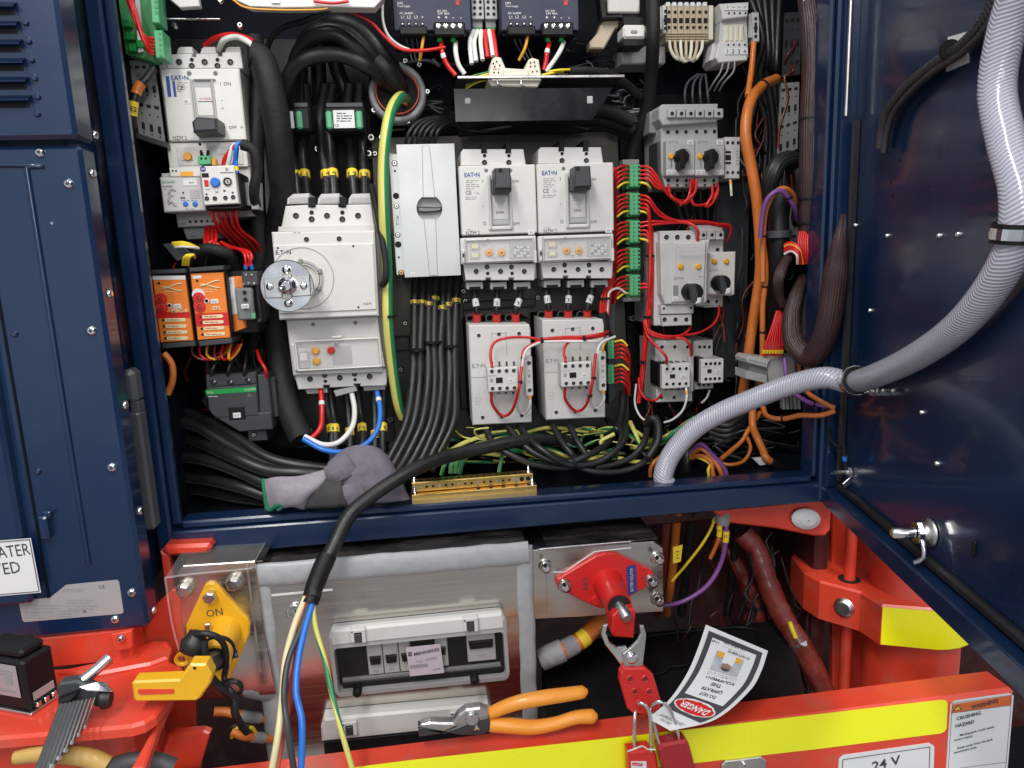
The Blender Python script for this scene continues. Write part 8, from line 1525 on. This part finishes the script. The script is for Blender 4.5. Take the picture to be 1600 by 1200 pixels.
for k, (x, mt) in enumerate(((1040, 'reddark'), (1056, 'orangecable'), (1078, 'rubber'), (1150, 'rubber'))): cable('hose_drop', 'shadowed %s pipe dropping behind the red isolator box' % ('dark red', 'orange', 'narrow black', 'wide black')[k], 'pipe', [(x + 4, 790, 1.02), (x, 830, 1.04), (x - 4, 880, 1.06), (x - 14, 960, 1.08)], 15, mt, None)
# ================================================================ tools
d = Dev('pliers', 'combination pliers with orange grips lying on the red beam', 'pliers', 800, 1140, .775)
def pq(*p): return [W(x, y, Y) for x, y, Y in p]
d.P('grip').tube(pq((762, 1116, .775), (785, 1106, .772), (812, 1097, .77), (850, 1090, .768), (885, 1085, .768), (918, 1080, .768)), .0088, 'orangegrip', 18, flat=1.05, taper=lambda t: (.80 + .2 * math.sin(t * 3.0)) * (1 if t < .95 else max(.15, 1 - ((t - .95) / .05) ** 2) ** .5))
d.P('grip#2').tube(pq((765, 1132, .772), (800, 1134, .768), (835, 1136, .766), (870, 1130, .765), (900, 1121, .765), (933, 1119, .765)), .0092, 'orangegrip', 18, taper=lambda t: (.93 + .08 * math.sin(t * 7)) * (1 if t < .95 else max(.15, 1 - ((t - .95) / .05) ** 2) ** .5))
d.poly('jaw', 'steel', [(657, 1134), (672, 1129), (690, 1130), (708, 1130), (716, 1118), (728, 1109), (750, 1106), (762, 1110), (766, 1122), (745, 1134), (720, 1136)], -.010, .012, .002)
d.poly('jaw#2', 'darkgrey', [(653, 1136), (695, 1144), (720, 1134), (745, 1124), (764, 1120), (768, 1142), (752, 1150), (720, 1150), (700, 1146), (655, 1153)], -.012, .012, .002); d.poly('jaw_face', 'steel', [(653, 1135), (712, 1134), (694, 1143)], -.0128, .002, .0005)
d.cyl('pivot', 'steel', 738, 1125, 12, -.0135, .004, 24, .001); d.poly('cutter', 'chrome', [(740, 1142), (744, 1132), (750, 1141)], -.0135, .002, .0004); d.done()
d = Dev('pliers', 'partly cropped pliers with pale yellow grips at the bottom left corner', 'pliers', 120, 1195, .70)
d.P('grip').tube(pq((24, 1184, .70), (60, 1178, .70), (100, 1178, .70), (140, 1184, .70), (166, 1196, .70)), .0088, 'ochre', 16, taper=lambda t: .75 + .35 * math.sin(min(1.57, t * 3)));
d.P('jaw').tube(pq((168, 1204, .70), (200, 1192, .70), (240, 1190, .70), (270, 1200, .70)), .010, 'darkgrey', 14); d.done()
d = Dev('hex_key_set', 'fan of steel hex keys in a black holder lying on the red deck', 'hex key set', 120, 1110, .71)
d.poly('holder', 'darkgrey', [(88, 1074), (92, 1068), (120, 1064), (154, 1080), (152, 1092), (92, 1102)], -.004, .012, .002); d.poly('holder#2', 'black', [(88, 1096), (118, 1086), (108, 1118), (92, 1124)], -.014, .010, .003)
d.P('knob').tube(pq((150, 1094, .712), (158, 1092, .712), (166, 1091, .712), (174, 1090, .712)), .0095, 'rubber', 18, taper=lambda t: 1 - .35 * abs(t - .5) * 2)
for i in range(9):
    t = i / 8; x0_, y0_ = 100 + t * 48, 1098 - t * 8; Lk = 138 - t * 92; r = 6.6 - t * 5.0
    x1_, y1_ = x0_ - Lk * (.36 - t * .04), y0_ + Lk * (.96)
    d.P('key#%d' % i).tube(pq((x0_, y0_, .698), ((x0_ + x1_) / 2, (y0_ + y1_) / 2, .688), (x1_, y1_, .675)), r * .00060, 'bandgrey', 6); d.P('key_ball#%d' % i).tube(pq((x1_ + .5, y1_ - 2, .675), (x1_ - 1, y1_ + 4, .674)), r * .00066, 'chrome', 8)
    if i > 1: d.P('short_arm#%d' % i).tube(pq((120 + i * 2, 1072 + i * .8, .704), (150 + i * 3, 1062 + i * 2.2, .712), (163 + i * 1.6, 1064 + i * 2, .716)), .0011, 'chrome', 6)
d.P('handle_bar').tube(pq((120, 1070, .712), (150, 1046, .722), (172, 1026, .73)), .0058, 'chrome', 6); d.P('handle_bar#2').tube(pq((134, 1066, .716), (160, 1042, .724), (174, 1032, .73)), .0035, 'steel', 6)
d.done()
B = ZP(48, 1118, zd); BL = ZP(-6, 1096, zd); BR = ZP(95, 1086, zd); hz = W(44, 1034, B[1])[2] - B[2]
tb = bpy.data.objects.new('transformer_box', None); C.objects.link(tb); tb.location = B; tag(tb, 'black boxy transformer with silver label standing on the red deck', 'transformer')
e1 = (BR - B); e2 = (BL - B); e1[2] = e2[2] = 0; e2 = e2.normalized() * .07; e1n = e1.normalized(); e2n = e2.normalized()
def tbox(name, mt, a0, a1, b0, b1, z0, z1, bv=.001):
    q_ = MB(); M_ = Matrix((e1n, Vector((-e1n[1], e1n[0], 0)), Zv)).transposed().to_4x4(); M_.translation = B
    q_.box(a0, b0, z0, a1, b1, z1, mt, bv, M_); return q_.link(name, tb, B)
w1 = e1.length
tbox('case', 'black', 0, w1, 0, .062, .004, hz, .003); tbox('top_step', 'black', .004, w1 - .004, .004, .056, hz, hz + .010, .003); tbox('base_plate', 'steel', -.002, w1 + .002, -.003, .064, 0, .0038, .0008)
tbox('rating_strip', 'silverlabel', .006, w1 - .006, -.0008, 0, hz * .22, hz * .36, 0)
for k in range(4): tbox('terminal', 'chrome', .006 + k * w1 / 4, .012 + k * w1 / 4, -.004, 0, .005, .011, .001)
q_ = MB(); c0 = B + Vector((0, 0, 0)); s2 = Vector((-e1n[1], e1n[0], 0)); 
for (k0, k1, za, zb2, mt, off) in ((.008, .054, .32, .92, 'silverlabel', .0008), (.016, .026, .55, .68, 'printgrey', .0012), (.014, .045, .40, .43, 'printgrey', .0012), (.014, .040, .78, .80, 'printgrey', .0012), (.014, .036, .72, .74, 'printgrey', .0012)):
    pp = [c0 + s2 * k0 + Zv * hz * za, c0 + s2 * k1 + Zv * hz * za, c0 + s2 * k1 + Zv * hz * zb2, c0 + s2 * k0 + Zv * hz * zb2]; q_.add([p_ - e1n * off for p_ in pp], [(0, 1, 2, 3)], mt)
q_.link('rating_label', tb, B)
q_ = MB(); q_.lathe(B + e1n * (w1 * .9) + s2 * .03 + Zv * hz, (0, 0, 1), [(0, .006), (.006, .006), (.008, .004)], 'black', 14); q_.link('terminal_post', tb, B)
# ================================================================ tell look-alikes apart by where they really stand
def pix(o):
    vs = [c.co for c in o.data.vertices] if o.type == 'MESH' else [Vector((0, 0, 0))]
    c = sum((Vector(v) for v in vs), Vector((0, 0, 0))) / max(1, len(vs)); p = o.location + c; p = Vector((p[0], p[1], p[2] - CZ)); q = p[0] * rt + p[1] * fw - p[2] * dn
    return 800 + F * q[0] / q[2], 600 + F * q[1] / q[2]
NTH = ['', 'second', 'third', 'fourth', 'fifth', 'sixth', 'seventh', 'eighth', 'ninth', 'tenth', 'eleventh', 'twelfth', 'thirteenth', 'fourteenth', 'fifteenth', 'sixteenth', 'seventeenth', 'eighteenth']
by = {}
for o in C.objects:
    if o.parent is None and 'label' in o.keys(): by.setdefault(o['label'], []).append(o)
for lab, os_ in by.items():
    if len(os_) < 2: continue
    P = [(pix(o), o) for o in os_]; xs = [p[0][0] for p in P]; ys = [p[0][1] for p in P]
    hor = max(xs) - min(xs) >= max(ys) - min(ys); P.sort(key=lambda t: t[0][0] if hor else t[0][1]); n = len(P)
    for i, (_, o) in enumerate(P):
        if hor: w_ = 'leftmost' if i == 0 else 'rightmost' if i == n - 1 else NTH[i] + ' from left'
        else: w_ = 'topmost' if i == 0 else 'lowest' if i == n - 1 else NTH[i] + ' from top'
        t = lab.split(); o['label'] = ' '.join(t[:13]) + ', ' + w_
